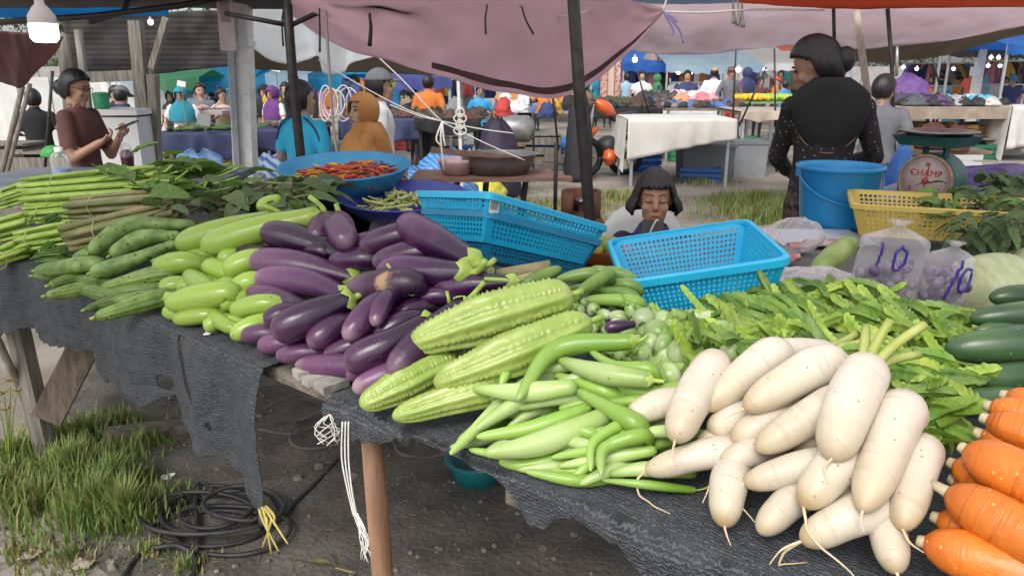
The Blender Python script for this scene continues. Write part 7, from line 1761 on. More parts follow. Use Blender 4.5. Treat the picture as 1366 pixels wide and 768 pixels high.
# things on the side table behind the scale
lump('purple_tarp', (2.62, 3.9, TZ), (.55, .3, .13), mat('purple plastic', (.065, .04, .20), (.10, .065, .28), scale=6, rough=.4, bump=.4, bscale=12), 'purple plastic sheet bundled behind the scale', 'plastic sheet', 8)
lump('green_bag', (Pz(1195, 240, TZ).x, 4.0, TZ), (.10, .07, .14), mat('lime bag', (.25, .5, .10), (.35, .6, .18), scale=12, rough=.3, bump=.5, bscale=20), 'lime green plastic bag between the bucket and the scale', 'bag', 2)
lump('blue_bag', (X_(1205, 5.2), 5.2, .62), (.10, .08, .42), mat('royal bag', (.02, .10, .42), (.04, .18, .55), scale=10, rough=.3, bump=.6, bscale=16), 'tall royal blue plastic bag hanging by the peeled pole', 'bag', 5)
lump('white_bag', (Pz(1180, 258, TZ).x, 3.7, TZ), (.12, .06, .07), M_bag2, 'small clear bag lying next to the lime green bag', 'bag', 6)
lump('drum_pot', (X_(1200, 5.6), 5.6, 0), (.25, .25, .75), mat('teal drum', (.03, .11, .10), rough=.5), 'dark teal drum under the royal blue bag', 'drum', 1, rough=.03)
lump('melon', (X_(1241, 9.5), 9.5, .62), (.20, .2, .3), mat('russet', (.12, .035, .025), (.17, .06, .04), scale=8, rough=.6), 'rounded russet sack seen over the scale pan', 'sack', 7, rough=.1)
lump('melon', (X_(1274, 9.3), 9.3, .60), (.14, .14, .3), mat('russet', (.12, .035, .025)), 'pointed russet sack next to the rounded one', 'sack', 9, rough=.25)
b = MB(); b.box((X_(1255, 9.4), 9.5, .58), (1.1, .5, .05)); tag(b.build('low_bench', M_wood), 'low bench carrying the two russet sacks', 'bench')
# --- garments on rails
PAL = [('red', (.42, .05, .045)), ('black', (.02, .02, .022)), ('grey', (.2, .2, .21)), ('navy', (.03, .045, .14)), ('white', (.6, .6, .6)), ('teal', (.05, .25, .27)), ('brown', (.16, .09, .06)), ('pink', (.5, .2, .22)), ('mustard', (.45, .3, .05)), ('sky blue', (.2, .4, .6)), ('orange', (.5, .17, .04)), ('violet', (.18, .1, .28))]
GM = [cloth('garment ' + n, c) for n, c in PAL]
def garment_mesh(k):
    out = [(-.11, 0), (-.20, -.05), (-.34, -.30), (-.25, -.36), (-.20, -.24), (-.21, -.72), (.21, -.72), (.20, -.24), (.25, -.36), (.34, -.30), (.20, -.05), (.11, 0)] if k == 0 else [(-.12, 0), (-.17, -.08), (-.16, -.3), (-.27, -1.05), (.27, -1.05), (.16, -.3), (.17, -.08), (.12, 0)]
    b = MB(); n = len(out); y = lambda x, z: .03 * math.sin(x * 22) * min(1, -z * 2)
    b.v = [Vector((x, -.015 + y(x, z), z)) for x, z in out] + [Vector((x, .015 + y(x, z), z)) for x, z in out]
    b.face(list(range(n))); b.face([n + i for i in range(n)][::-1])
    for i in range(n): b.face([i, n + i, n + (i + 1) % n, (i + 1) % n])
    return b
gpro = {}
def rail(x0, x1, y, z, n, where, seed, cols=None, yaw=(-.5, .5), sc=(.85, 1.1)):
    q = random.Random(seed)
    b = MB(); b.bar((x0 - .1, y, z + .02), (x1 + .1, y, z + .02), .03); tag(b.build('clothes_rail', M_galv), 'clothes rail ' + where, 'rail')
    for i in range(n):
        c = q.choice(cols) if cols else q.randrange(len(PAL)); k = q.randrange(2); key = (c, k); p = Vector((x0 + (x1 - x0) * (i + .5) / n, y, z)); rot = (0, 0, q.uniform(*yaw)); s = q.uniform(*sc)
        if key not in gpro:
            mb_ = garment_mesh(k); o = mk('hanging_shirt' if k == 0 else 'hanging_dress', mb_.v, mb_.f, GM[c], None, False, (0, 0, 0)); gpro[key] = o; o.location = p; o.rotation_euler = rot; o.scale = (s,) * 3; W[o.name] = p
        else: o = clone(gpro[key], p, None, rot, s)
        tag(o, PAL[c][0] + (' shirt' if k == 0 else ' dress') + ' hanging ' + where, 'garment', 'clothes hanging ' + where)
def canopy(name, x0, x1, y0, y1_, zl, zh, M, label, ridge='x', posts=True):
    root = empty(name, ((x0 + x1) / 2, (y0 + y1_) / 2, 0), label, 'tent'); xm, ym = (x0 + x1) / 2, (y0 + y1_) / 2
    b = MB(); n = 8; vs = []
    for i in range(n + 1):
        for j in range(n + 1):
            u, v = i / n, j / n; k = 1 - max(abs(u - .5), abs(v - .5)) * 2 if ridge == 'p' else 1 - abs(v - .5) * 2
            vs.append(Vector((x0 + (x1 - x0) * u, y0 + (y1_ - y0) * v, zl + (zh - zl) * k - .05 * math.sin(math.pi * u) * (1 - k) + .03 * noise.noise(Vector((u * 5, v * 5, x0))))))
    b.v = vs
    for i in range(n):
        for j in range(n): k = i * (n + 1) + j; b.face([k, k + n + 1, k + n + 2, k + 1])
    b.build('roof', M, root)
    b = MB(); k0 = len(b.v)
    for i in range(17):
        x = x0 + (x1 - x0) * i / 16; zz = zl - .05 * math.sin(math.pi * i / 16); b.v += [Vector((x, y0 - .01, zz + .01)), Vector((x, y0 - .02 + .02 * math.sin(i), zz - .16 - .04 * (i % 2)))]
    for i in range(16): b.face([2 * i, 2 * i + 2, 2 * i + 3, 2 * i + 1])
    b.build('valance', M, root)
    if posts:
        for x in (x0 + .05, x1 - .05):
            for y in (y0 + .05, y1_ - .05): b = MB(); b.bar((x, y, 0), (x, y, zl), .045); b.build('post', M_galv, root)
    return root
rail(X_(862, 21), X_(945, 21), 21, 2.05, 14, 'under the pale awning', 1)
rail(X_(895, 20.4), X_(945, 20.4), 20.4, 1.25, 9, 'low in front of the pale awning', 2, [4, 2, 1, 7])
rail(X_(800, 22), X_(862, 22), 22, 1.9, 10, 'under the royal blue tent', 3, [3, 11, 1, 2, 6])
for i, px in enumerate((803, 812, 820)):
    b = MB(); x = X_(px, 18); b.v = [Vector((x + (u / 6 - .5) * .16, 18 + .03 * math.sin(u), .7 + 1.3 * v / 8)) for u in range(7) for v in range(9)]
    for u in range(6):
        for v in range(8): b.face([u * 9 + v, u * 9 + v + 9, u * 9 + v + 10, u * 9 + v + 1])
    o = b.build('hanging_cloth', mat('floral ' + str(i), ((.4, .08, .06), (.5, .35, .28), (.35, .1, .08))[i], (.6, .45, .4), scale=18, rough=.8), smooth=True); o.modifiers.new('thickness', 'SOLIDIFY').thickness = .01; tag(o, ('red floral cloth hanging beside the mauve tarp', 'cream floral cloth hanging between red ones', 'brick floral cloth hanging behind the blue shirted man')[i], 'cloth')
canopy('market_tent', X_(822, 21), X_(922, 21), 20.5, 24, 1.75, 2.15, T_blue, 'royal blue tent over the garment rails')
canopy('market_tent', X_(880, 19.6), X_(1000, 20), 19.4, 23, 1.72, 2.1, T_pale, 'pale blue awning over the garment rails')
canopy('market_tent', X_(945, 23), X_(1060, 23), 21, 26, 1.8, 2.45, T_white, 'white peaked tent behind the fruit table', 'p')
canopy('market_tent', X_(870, 28), X_(1110, 28), 27, 32, 2.35, 2.75, T_orange, 'long orange canopy at the back of the market')
rail(X_(990, 24), X_(1060, 24), 24, 1.7, 9, 'under the white peaked tent', 4)
rail(X_(1195, 22), X_(1290, 22), 22, 1.75, 15, 'behind the clothes tables', 5)
rail(X_(1290, 21), X_(1385, 21), 21, 1.8, 15, 'at the far corner of the clothes tables', 6)
rail(X_(1205, 19.5), X_(1290, 19.5), 19.5, 1.18, 14, 'low behind the orange red tee', 7, [0, 5, 8, 9, 10, 7, 1], (-.2, .2))
rail(X_(1300, 19), X_(1385, 19), 19, 1.22, 14, 'low beside the shoe tables', 8, [1, 9, 3, 11, 6, 4], (-.2, .2))
canopy('market_tent', X_(1190, 20), X_(1400, 20), 18, 24, 2.05, 2.5, mat('dusk tarp', (.10, .09, .095), (.14, .125, .13), scale=2, rough=.7, trans=.3), 'dark canopy over the far clothes rails')
canopy('market_tent', X_(1300, 16), X_(1440, 16), 15.5, 18, 2.05, 2.4, T_blue, 'blue canopy edge above the bulbs')
sp_o = empty('sign_post', (X_(1288, 18), 18, 0), 'white concrete post with a small square notice', 'post')
b = MB(); b.bar((X_(1288, 18), 18, 0), (X_(1288, 18), 18, 2.05), .16); b.build('shaft', M_conc, sp_o)
b = MB(); b.box((X_(1286, 17.8), 17.85, 1.55), (.24, .02, .2)); b.build('notice', M_white, sp_o)
# --- wooden bench with pan and basin
yb = 6.0
wb = empty('work_bench', (X_(655, yb), yb, 0), 'low rough wooden bench behind the trays', 'bench')
zt = wz(655, 240, yb)
for k in range(4): b = MB(); b.bar((X_(545, yb), yb + .02 + .15 * k, zt), (X_(764, yb) - .05 * k, yb + .05 + .15 * k, zt + .004), .03, .14); b.build('plank', mat('red brown wood', (.13, .065, .05), (.22, .13, .10), scale=7, rough=.8, stretch=(1, 7, 7), bump=.4), wb)
for px in (600, 640, 694): b = MB(); b.bar((X_(px + 8, yb), yb + .1, zt - .02), (X_(px - 6, yb), yb + .2, 0), .035); b.build('leg', M_pipe, wb)
pn = Vector((X_(664, yb), yb + .28, zt + .018)); lathe_obj('pan', [(.001, .004), (.24, .004), (.30, .10), (.315, .16), (.33, .165), (.305, .155), (.235, .015), (.001, .012)], pn, mat('grey steel', (.17, .15, .155), (.26, .23, .235), scale=9, rough=.4, metal=.7))
tag(bpy.data.objects['pan'], None, None) if False else None
for o in bpy.data.objects:
    if o.name.startswith('pan') and o.parent is None and o.get('label') is None: o.name = 'steel_pan'; tag(o, 'wide grey steel pan standing on the rough bench', 'pan')
tag(lathe_obj('pink_basin', [(.001, .003), (.11, .003), (.15, .10), (.158, .13), (.15, .128), (.105, .012), (.001, .012)], Vector((X_(606, yb), yb + .2, zt + .018)), mat('dusty pink', (.42, .27, .28), (.5, .34, .35), scale=6, rough=.5)), 'dusty pink basin on the rough bench', 'basin')
b = MB(); b.bar(Py(575, 200, yb), Py(700, 213, yb + .3), .05, .02); tag(b.build('loose_plank', mat('red brown wood', (.13, .065, .05))), 'loose dark plank lying across pan and basin', 'plank')
gc_ = Vector((X_(778, 4.1), 4.15, 0)); gco = empty('gas_cylinder', gc_, 'rusty red-brown gas cylinder by the black steel post', 'gas cylinder'); M_rust = mat('rusty red', (.13, .045, .03), (.22, .10, .07), scale=14, rough=.75, bump=.2)
zc = wz(778, 292, 4.1)
lathe_obj('tank', [(.08, 0), (.14, .01), (.15, .06), (.15, zc - .06), (.12, zc), (.05, zc + .03), (.001, zc + .035)], gc_, M_rust, gco, close0=True)
b = MB(); b.loft([[gc_ + Vector((math.cos(a) * .105, math.sin(a) * .105, z)) for a in [rad(-60) + rad(300) * j / 24 for j in range(25)] + [rad(240) - rad(300) * j / 24 for j in range(25)]] for z in (zc + .0, zc + .15)], False, False)
o = b.build('collar', M_rust, gco, smooth=True); o.modifiers.new('thickness', 'SOLIDIFY').thickness = .006
lathe_obj('valve', [(.025, 0), (.025, .05), (.04, .055), (.04, .075), (.001, .08)], gc_ + Vector((0, 0, zc + .03)), M_steel, gco)
# --- blue striped tarps in heaps, ropes
lump('tarp_heap', (X_(365, 6.8), 6.8, .0), (.36, .3, .78), M_bluestr, 'heap of blue and white striped tarp by the concrete post', 'tarp', 4, rough=.2)
lump('tarp_heap', (X_(560, 8.0), 8.0, 0), (.72, .5, .52), M_bluestr2, 'big heap of blue striped tarp behind the bench', 'tarp', 11, rough=.3)
lump('tarp_heap', (X_(600, 8.6), 8.6, .1), (.45, .4, .55), M_bluestr2, 'gathered blue striped tarp beside the white rope post', 'tarp', 15, rough=.3)
lump('tarp_heap', (X_(745, 13.6), 13.6, 0), (.58, .4, .36), M_bluetp, 'crumpled blue tarp lying on the ground near the black steel post', 'tarp', 21, rough=.5)
lump('blue_sheet', (Py(262, 243, 3.2).x, 3.25, 1.1), (.12, .08, .09), mat('blue film', (.04, .14, .45), (.3, .45, .7), scale=16, rough=.3, bump=.6, bscale=18), 'blue plastic film tucked behind the leafy bunch', 'plastic sheet', 27, rough=.5)
for i, pxs in enumerate(([(425, 80), (470, 108), (540, 145), (590, 162)], [(500, 72), (540, 110), (575, 148), (590, 162)], [(520, 140), (560, 155), (590, 162)], [(590, 162), (640, 172), (685, 178)], [(590, 163), (645, 190), (700, 214)])):
    b = MB(); b.tube(spline([Py(x, y, 5.6) for x, y in pxs], 14), .0048, 6); tag(b.build('rope', M_string, smooth=True), ('white guy rope running from the torn tarp to the knot', 'steep white guy rope above the cap', 'short white guy rope behind the white tee', 'white guy rope from the knot to the rope post', 'white guy rope from the knot down to the bench')[i], 'rope')
ro = empty('rope_tail', Py(590, 170, 5.55), 'white rope ends hanging from the knot', 'rope')
for dx in (-6, 0, 4): b = MB(); b.tube(spline([Py(590, 162, 5.55), Py(588 + dx, 185, 5.5), Py(592 + dx * .5, 228 if dx == 0 else 195, 5.5)], 10), .007, 6); b.build('strand', M_string, ro, smooth=True)
rc_ = empty('rope_coil', Py(446, 140, 7), 'loops of white rope hanging beyond the child in cyan', 'rope')
for i in range(7): b = MB(); cx = 434 + i * 6; b.tube([Py(cx + math.cos(a) * (8 + i % 3 * 3), 138 + math.sin(a) * (24 - i % 4 * 3), 7 + .02 * i) for a in (2 * math.pi * j / 24 for j in range(25))], .006, 6); b.build('loop', M_string, rc_, smooth=True)
rp = empty('rope_post', (X_(615, 7.4), 7.4, 0), 'slim grey post wound with white rope', 'post')
b = MB(); b.bar((X_(616, 7.4), 7.4, 0), (X_(613, 7.4), 7.4, wz(613, 108, 7.4)), .03); b.build('shaft', M_string, rp)
for i in range(4): b = MB(); p = Py(614, 150 + i * 8, 7.38); b.tube([p + Vector((math.cos(a) * (.04 + .02 * (i % 2)), -.02, math.sin(a) * .04)) for a in (2 * math.pi * j / 14 for j in range(15))], .008, 5); b.build('wrap', M_string, rp)
# --- lime bag hanging
lump('hanging_bag', (X_(517, 9.5), 9.5, wz(517, 118, 9.5)), (.13, .1, .2), mat('lime film', (.35, .5, .05), (.45, .6, .1), scale=12, rough=.3), 'lime green bag hung behind the man in the cap', 'bag', 31, rough=.3)
# --- middle: tables with dark goods, navy covers, generator and clutter
M_navyc = mat('navy cover', (.015, .022, .07), (.03, .042, .12), scale=4, rough=.6, bump=.3, bscale=9)
def navy_table(px0, px1, y, h, label, lab2, drops=(.2, .28, .22, .3), goods=None, M=M_navyc, seed=0, lab3=None):
    market_table('market_table', X_(px0, y), X_(px1, y), y, 1.5, h, M_wood, label, M_pipe)
    drape('table_cover', X_(px0 - 1, y), X_(px1 + 1, y), y, 1.5, h + .005, list(drops), M, lab2, 'cover', side=False)
    if goods: spread(goods[0], X_(px0 + 3, y), X_(px1 - 3, y), y + .15, y + 1.3, h + .02, goods[1], goods[2], [c + ' ' + lab3 for c in goods[3]], goods[4], 'goods: ' + lab3, goods[5], goods[6], seed)
dk = [pm('jet', (.018, .018, .02)), pm('umber', (.07, .045, .035)), pm('olive', (.06, .07, .03)), pm('maroon', (.1, .03, .03))]
navy_table(212, 332, 9.3, .80, 'produce stall table in front of the crowd', 'navy cover sagging from the produce stall table', (.18, .3, .22, .34, .2), ('vegetable', 90, [pm('leafgreen', (.06, .12, .03)), pm('olivegreen', (.10, .12, .04)), pm('moss', (.035, .07, .025))], ['green', 'olive', 'dark moss green'], 'vegetable', (.12, .22), 'long'), seed=3, lab3='vegetable on the produce stall')
navy_table(338, 410, 9.6, .82, 'produce stall table past the concrete post', 'navy cover on the table past the concrete post', (.2, .3, .2), ('vegetable', 50, [pm('rust', (.14, .06, .03)), pm('umber', (.07, .045, .035)), pm('leafgreen', (.06, .12, .03))], ['rust', 'umber', 'green'], 'vegetable', (.12, .2), 'long'), seed=5, lab3='root on the table past the concrete post')
b = MB(); b.box((X_(262, 10.9), 11.0, .98), (1.0, .6, .05)); tag(b.build('fish_board', plain('wet board', (.4, .36, .34), .4)), 'pale wet board on the produce stall', 'board')
spread('meat', X_(235, 10.8), X_(300, 10.8), 10.75, 11.2, 1.005, 18, [pm('pinkmeat', (.45, .2, .17)), pm('palefish', (.5, .4, .37))], ['pink cut of meat on the pale wet board', 'pale fish on the pale wet board'], 'meat', 'meat and fish on the board', (.18, .26), 'long', 4)
for i, (px, py, d_, w_, h_) in enumerate(((242, 112, 10.2, .11, .07), (272, 160, 9.2, .16, .13), (368, 91, 11, .13, .09))):
    b = MB(); b.box(Py(px, py, d_), (w_, .012, h_), Matrix.Rotation(.2, 3, 'Y')); o = b.build('price_card', M_white if i != 1 else plain('grey card', (.32, .32, .33), .7)); b = MB(); p = Py(px, py, d_); b.bar(p, Vector((p.x, p.y + .01, .8 if i < 2 else 1.3)), .012); b.build('stick', M_timber, o); tag(o, ('blank white card on a stick over the produce stall', 'grey tilted card on the produce stall', 'blank white card under the pale tent')[i], 'card')
crate('plastic_crate', (X_(285, 9.8), 9.9, 0), (.5, .35, .3), mat('pale crate', (.45, .44, .42), rough=.6), 'pale ribbed crate under the produce stall table')
navy_table(455, 560, 11.2, .86, 'long tangled stall table beyond the white tee', 'indigo cover on the tangled stall table', (.3, .35, .3), ('dark_good', 80, dk, ['jet black', 'umber', 'olive', 'maroon'], 'goods', (.14, .3), 'heap'), seed=7, lab3='bundle on the tangled stall table')
navy_table(555, 640, 10.4, .88, 'tangled stall table below the orange shirt', 'black cover on the table below the orange shirt', (.12, .2, .14), ('dark_good', 60, dk, ['jet black', 'umber', 'olive', 'maroon'], 'goods', (.14, .3), 'heap'), C['black'], 9, 'bundle on the table below the orange shirt')
navy_table(660, 770, 14.8, .93, 'long table seen under the mauve tarp', 'bluish cover on the long table under the mauve tarp', (.12, .18, .12), ('fruit', 60, [pm('tangerine', (.55, .22, .04)), pm('copper', (.35, .14, .04))], ['tangerine coloured', 'copper coloured'], 'fruit', (.12, .2), 'ball'), mat('periwinkle cover', (.08, .12, .34), (.14, .2, .45), scale=4, rough=.6), 11, 'fruit on the long table under the mauve tarp')
navy_table(780, 880, 13.5, .90, 'dark goods table behind the motorbike', 'black cover on the table behind the motorbike', (.15, .2, .15), ('dark_good', 40, dk, ['jet black', 'umber', 'olive', 'maroon'], 'goods', (.2, .4), 'heap'), C['black'], 13, 'bundle on the table behind the motorbike')
lump('dark_bundle', (X_(665, 9.6), 9.6, 0), (.3, .25, .95), pm('aubergine', (.03, .02, .045)), 'tall dark covered bundle under the mauve tarp', 'bundle', 41, rough=.2)
lump('dark_bundle', (X_(772, 11), 11, 0), (.2, .2, 1.3), pm('jet', (.018, .018, .02)), 'dark wrapped upright bundle touching the black steel post', 'bundle', 43, rough=.15)
lump('sack', (X_(634, 9.0), 9.0, .2), (.22, .2, .42), mat('grey sack', (.3, .29, .29), (.42, .41, .41), scale=10, rough=.6, bump=.4), 'grey knotted sack behind the rope post', 'sack', 45, rough=.3)
lump('yellow_bag', (X_(646, 8.4), 8.4, .15), (.24, .2, .24), mat('yellow film', (.55, .5, .03), (.65, .6, .1), scale=10, rough=.3, bump=.5, bscale=18), 'yellow plastic bag stuffed full on the ground', 'bag', 47, rough=.35)
for i in range(6):
    b = MB(); p = Vector((X_(700, 12) + R.uniform(-.4, .4), 11.9 + .1 * i, .05 + .03 * i)); q_ = p + Vector((R.uniform(.9, 1.4), R.uniform(-.3, .3), R.uniform(-.02, .05))); b.bar(p, q_, .05, .03); tag(b.build('loose_timber', M_timber), 'loose timber length lying by the crumpled blue tarp', 'timber', 'loose timbers in the yard')
ge = empty('generator', (X_(684, 11), 11, 0), 'small portable generator with a round housing', 'generator')
b = MB(); b.box((X_(684, 11), 11, .30), (.62, .4, .08)); b.build('base_frame', M_pipe, ge); gz = wz(684, 172, 11)
b = MB(); b.lathe([(.02, -.28), (.16, -.26), (.19, -.1), (.19, .16), (.13, .24), (.02, .26)], (X_(690, 11), 11, gz), 20, Matrix.Rotation(rad(90), 3, 'Y')); b.build('housing', mat('engine grey', (.22, .21, .21), (.34, .33, .33), scale=9, rough=.4, metal=.5), ge, smooth=True)
b = MB(); b.lathe([(.06, -.02), (.11, -.01), (.12, .02), (.05, .03)], (X_(664, 11), 10.8, gz), 16, Matrix.Rotation(rad(90), 3, 'X')); b.build('intake', M_blackpl, ge, smooth=True)
for s in (-1, 1): b = MB(); b.bar((X_(684, 11) + s * .3, 11, 0), (X_(684, 11) + s * .3, 11, gz + .22), .03); b.build('frame_bar', M_pipe, ge)
for i, (px, y, s, n) in enumerate(((660, 12.5, (.5, .4, .45), 'dark'), (724, 13, (.6, .4, .5), 'dark'), (590, 12.8, (.6, .4, .5), 'brown'), (690, 13.4, (.45, .4, .4), 'tan'))):
    crate('wooden_crate', (X_(px, y), y, 0), s, M_timber if n != 'tan' else M_wood, ('dark crate beside the generator', 'dark crate under the long table', 'brown crate under the tangled stall', 'tan crate beyond the generator')[i], open_=False)
# --- motorbike
mbk = empty('motorbike', (X_(806, 11.5), 11.5, 0), 'parked motorbike with orange fairings', 'motorbike'); mx0 = X_(806, 11.5); M_or = mat('orange paint', (.65, .11, .02), rough=.3, coat=.4)
def wheel(c, r):
    w_ = MB(); pts = [c + Vector((math.cos(a) * r * .92, .3 * math.cos(a) * r, math.sin(a) * r)) for a in (2 * math.pi * i / 28 for i in range(29))]; w_.tube(pts, .05, 8); t_ = w_.build('wheel', M_blackpl, mbk, smooth=True)
    w_ = MB()
    for i in range(10): a = math.pi * i / 5; w_.bar(c, c + Vector((math.cos(a) * r * .86, .3 * math.cos(a) * r, math.sin(a) * r * .9)), .012)
    w_.build('spokes', M_galv, t_)
wheel(Vector((mx0 - 0.312, 11.35, .30)), .27); wheel(Vector((mx0 + 0.348, 11.68, .30)), .27)
def blade(pts, r0, M, nm): b = MB(); b.tube(spline(pts, 14), lambda t: r0 * max(.2, math.sin(math.pi * (.1 + .85 * t))), 10); b.build(nm, M, mbk, smooth=True)
blade([(mx0 - 0.432, 11.2, .52), (mx0 - 0.300, 11.28, .62), (mx0 - 0.120, 11.3, .74)], .09, M_or, 'front_fender'); blade([(mx0 + 0.012, 11.3, .42), (mx0 + 0.060, 11.3, .3), (mx0 + 0.030, 11.3, .18)], .12, M_or, 'side_fairing')
blade([(mx0 - 0.180, 11.3, 1.12), (mx0 - 0.030, 11.35, 1.02), (mx0 + 0.150, 11.45, .90)], .10, M_or, 'tank_fairing'); blade([(mx0 + 0.060, 11.4, .88), (mx0 + 0.300, 11.55, .86), (mx0 + 0.510, 11.7, .95)], .09, M_blackpl, 'seat')
blade([(mx0 - 0.120, 11.4, .5), (mx0 + 0.060, 11.45, .45), (mx0 + 0.270, 11.55, .45)], .17, M_blackpl, 'engine'); blade([(mx0 - 0.312, 11.35, .3), (mx0 - 0.252, 11.35, .7), (mx0 - 0.180, 11.35, 1.1)], .035, M_galv, 'fork')
blade([(mx0 - 0.270, 11.0, 1.15), (mx0 - 0.198, 11.3, 1.14), (mx0 - 0.150, 11.6, 1.18)], .022, M_blackpl, 'handlebar'); blade([(mx0 + 0.180, 11.4, .3), (mx0 + 0.360, 11.5, .33), (mx0 + 0.570, 11.65, .45)], .05, M_steel, 'exhaust')
# --- tents at the back of the left side
canopy('market_tent', X_(205, 15), X_(325, 15), 13.5, 17, 1.55, 1.95, T_pale, 'pale blue tent above the crowd', 'p')
canopy('market_tent', X_(220, 12.5), X_(286, 12.5), 12.2, 13.4, 1.46, 1.58, T_green, 'green tarp strip in front of the pale blue tent', posts=False)
canopy('market_tent', X_(240, 13), X_(345, 13), 12.9, 16, 1.42, 1.78, T_cyan, 'cyan tent over the produce stall')
canopy('market_tent', X_(332, 13.5), X_(470, 13.5), 13, 17, 1.44, 1.72, T_cyan, 'wide cyan tent past the concrete post')
canopy('market_tent', X_(365, 12.6), X_(420, 12.6), 12.5, 15, 1.50, 1.66, T_pale, 'pale tent flap before the wide cyan tent', posts=False)
canopy('market_tent', X_(465, 17), X_(640, 17), 16.5, 21, 1.62, 1.95, T_cyan, 'cyan tent far behind the hijab')
canopy('market_tent', X_(508, 12.5), X_(606, 12.5), 12.4, 15.5, 1.48, 1.75, mat('indigo tarp', (.06, .07, .26), (.09, .11, .34), scale=2, rough=.6, trans=.35), 'indigo tent over the orange shirt')
canopy('market_tent', X_(600, 24), X_(830, 24), 23, 28, 1.95, 2.4, mat('dusk tarp', (.1, .09, .095)), 'dark canopy behind the motorbike')
rail(X_(470, 21), X_(640, 21), 21.5, 1.6, 22, 'under the far cyan tent', 9); rail(X_(640, 26), X_(800, 26), 26, 1.8, 20, 'under the dark canopy behind the motorbike', 10)
rail(X_(215, 19), X_(345, 19), 19, 1.5, 16, 'behind the crowd', 11, [4, 2, 9, 1]); rail(X_(345, 19), X_(470, 19), 19, 1.5, 16, 'behind the wide cyan tent', 12)
# --- left end: white fence, counter, jug and boxes
fo = empty('white_fence', (X_(50, 14), 14, 0), 'white corrugated fence at the end of the market', 'fence'); n0 = 22; x0f = X_(-60, 14)
fm_ = mat('white sheet metal', (.55, .55, .53), (.64, .64, .62), scale=4, rough=.6, var=.1)
for i in range(n0): b = MB(); b.box((x0f + i * .30, 14 + (.02 if i % 2 else 0), .72), (.285, .03, 1.44)); b.build('panel', fm_, fo)
yc = 6.2; co = empty('white_counter', (X_(150, yc), yc, 0), 'white chest counter behind the woman in brown', 'counter')
zc = wz(150, 151, yc); b = MB(); b.box((X_(150, yc), yc + .3, zc / 2 - .02), (.36, .4, zc - .04)); b.build('body', mat('white enamel', (.60, .60, .60), (.68, .68, .68), scale=3, rough=.4), co); b = MB(); b.box((X_(150, yc), yc + .3, zc), (.40, .44, .045)); b.build('lid', mat('white enamel', (.6, .6, .6)), co)
dgc = Vector((X_(123, yc), yc + .25, zc + .023)); dg_ = empty('green_drum', dgc, 'green plastic drum standing on the white counter', 'drum'); lathe_obj('body', [(.055, 0), (.06, .01), (.065, .10), (.06, .115)], dgc, mat('green drum', (.02, .22, .10), (.03, .28, .13), scale=5, rough=.4), dg_, close0=True); lathe_obj('lid', [(.066, .112), (.068, .125), (.04, .135), (.001, .136)], dgc, mat('green drum', (.02, .22, .1)), dg_)
yl = 3.95; zl = .93      # the vendor's own table
market_table('market_table', X_(-120, yl), X_(255, yl), yl - .05, 1.0, zl, mat('blue grey top', (.10, .12, .15), (.17, .19, .22), scale=4, rough=.6), 'low vendor table holding the jug and boxes', M_timber)
jg = Vector((X_(55, yl), yl + .15, zl)); jo = empty('jug', jg, 'clear plastic jug half full of blue liquid', 'jug')
lathe_obj('liquid', [(.044, .004), (.046, .085), (.001, .085)], jg, mat('blue liquid', (.10, .20, .48), (.14, .26, .55), scale=4, rough=.2), jo, close0=True)
lathe_obj('shell', [(.047, 0), (.048, .09), (.048, .14), (.04, .165), (.02, .18), (.018, .195)], jg, clear_mat('milky plastic', (.55, .55, .52), .3), jo, close0=True); lathe_obj('cap', [(.021, .18), (.021, .203), (.001, .204)], jg, M_white, jo)
b = MB(); b.tube(spline([jg + Vector((.03, -.02, .165)), jg + Vector((.06, -.03, .14)), jg + Vector((.048, -.03, .09))], 8), .007, 6); b.build('handle', clear_mat('milky plastic', (.55, .55, .52), .3), jo, smooth=True)
pk = Vector((X_(169, yl), yl + .5, zl)); po_ = empty('pink_tub', pk, 'pale pink tub with a pink lid on the vendor table', 'tub'); lathe_obj('body', [(.052, 0), (.056, .075)], pk, mat('pale pink tub', (.55, .45, .5), rough=.4), po_, close0=True); lathe_obj('lid', [(.06, .075), (.06, .09), (.001, .092)], pk, mat('pink lid', (.5, .22, .25), rough=.4), po_)
bx_ = Vector((X_(207, yl), yl + .1, zl)); bo2 = empty('lidded_box', bx_, 'black storage box with a green lid on the vendor table', 'box'); b = MB(); b.box(bx_ + Vector((0, 0, .045)), (.165, .12, .09), None, 1.06); b.build('body', M_blackpl, bo2); b = MB(); b.box(bx_ + Vector((0, 0, .098)), (.19, .14, .016)); b.build('lid', mat('green lid', (.04, .3, .07), rough=.4), bo2); b = MB(); b.box(bx_ + Vector((.04, -.066, .045)), (.018, .004, .018)); b.build('sticker', M_white, bo2)
b = MB(); b.box((X_(175, yl), yl + .12, zl + .02), (.14, .12, .035)); tag(b.build('glass_dish', plain('pale mint box', (.35, .48, .45), .3)), 'flat pale mint dish beside the black box', 'dish')
lump('green_bag', (X_(140, yl), yl + .1, zl), (.05, .04, .09), mat('lime bag', (.25, .5, .1)), 'lime packet standing behind the leafy bundle', 'packet', 51, rough=.3)
for i, (px, s) in enumerate(((25, .14), (40, .10), (75, .09))):
    b = MB(); b.box((X_(px, yl), yl + .1 + .05 * i, zl + .012), (s, s * .8, .02), Matrix.Rotation(.3 * i, 3, 'Z')); tag(b.build('flat_tray', M_bluedk if i != 1 else M_blackpl), ('flat blue tray beside the jug', 'flat black tray overlapping the blue one', 'small blue tray just past the jug')[i], 'tray')
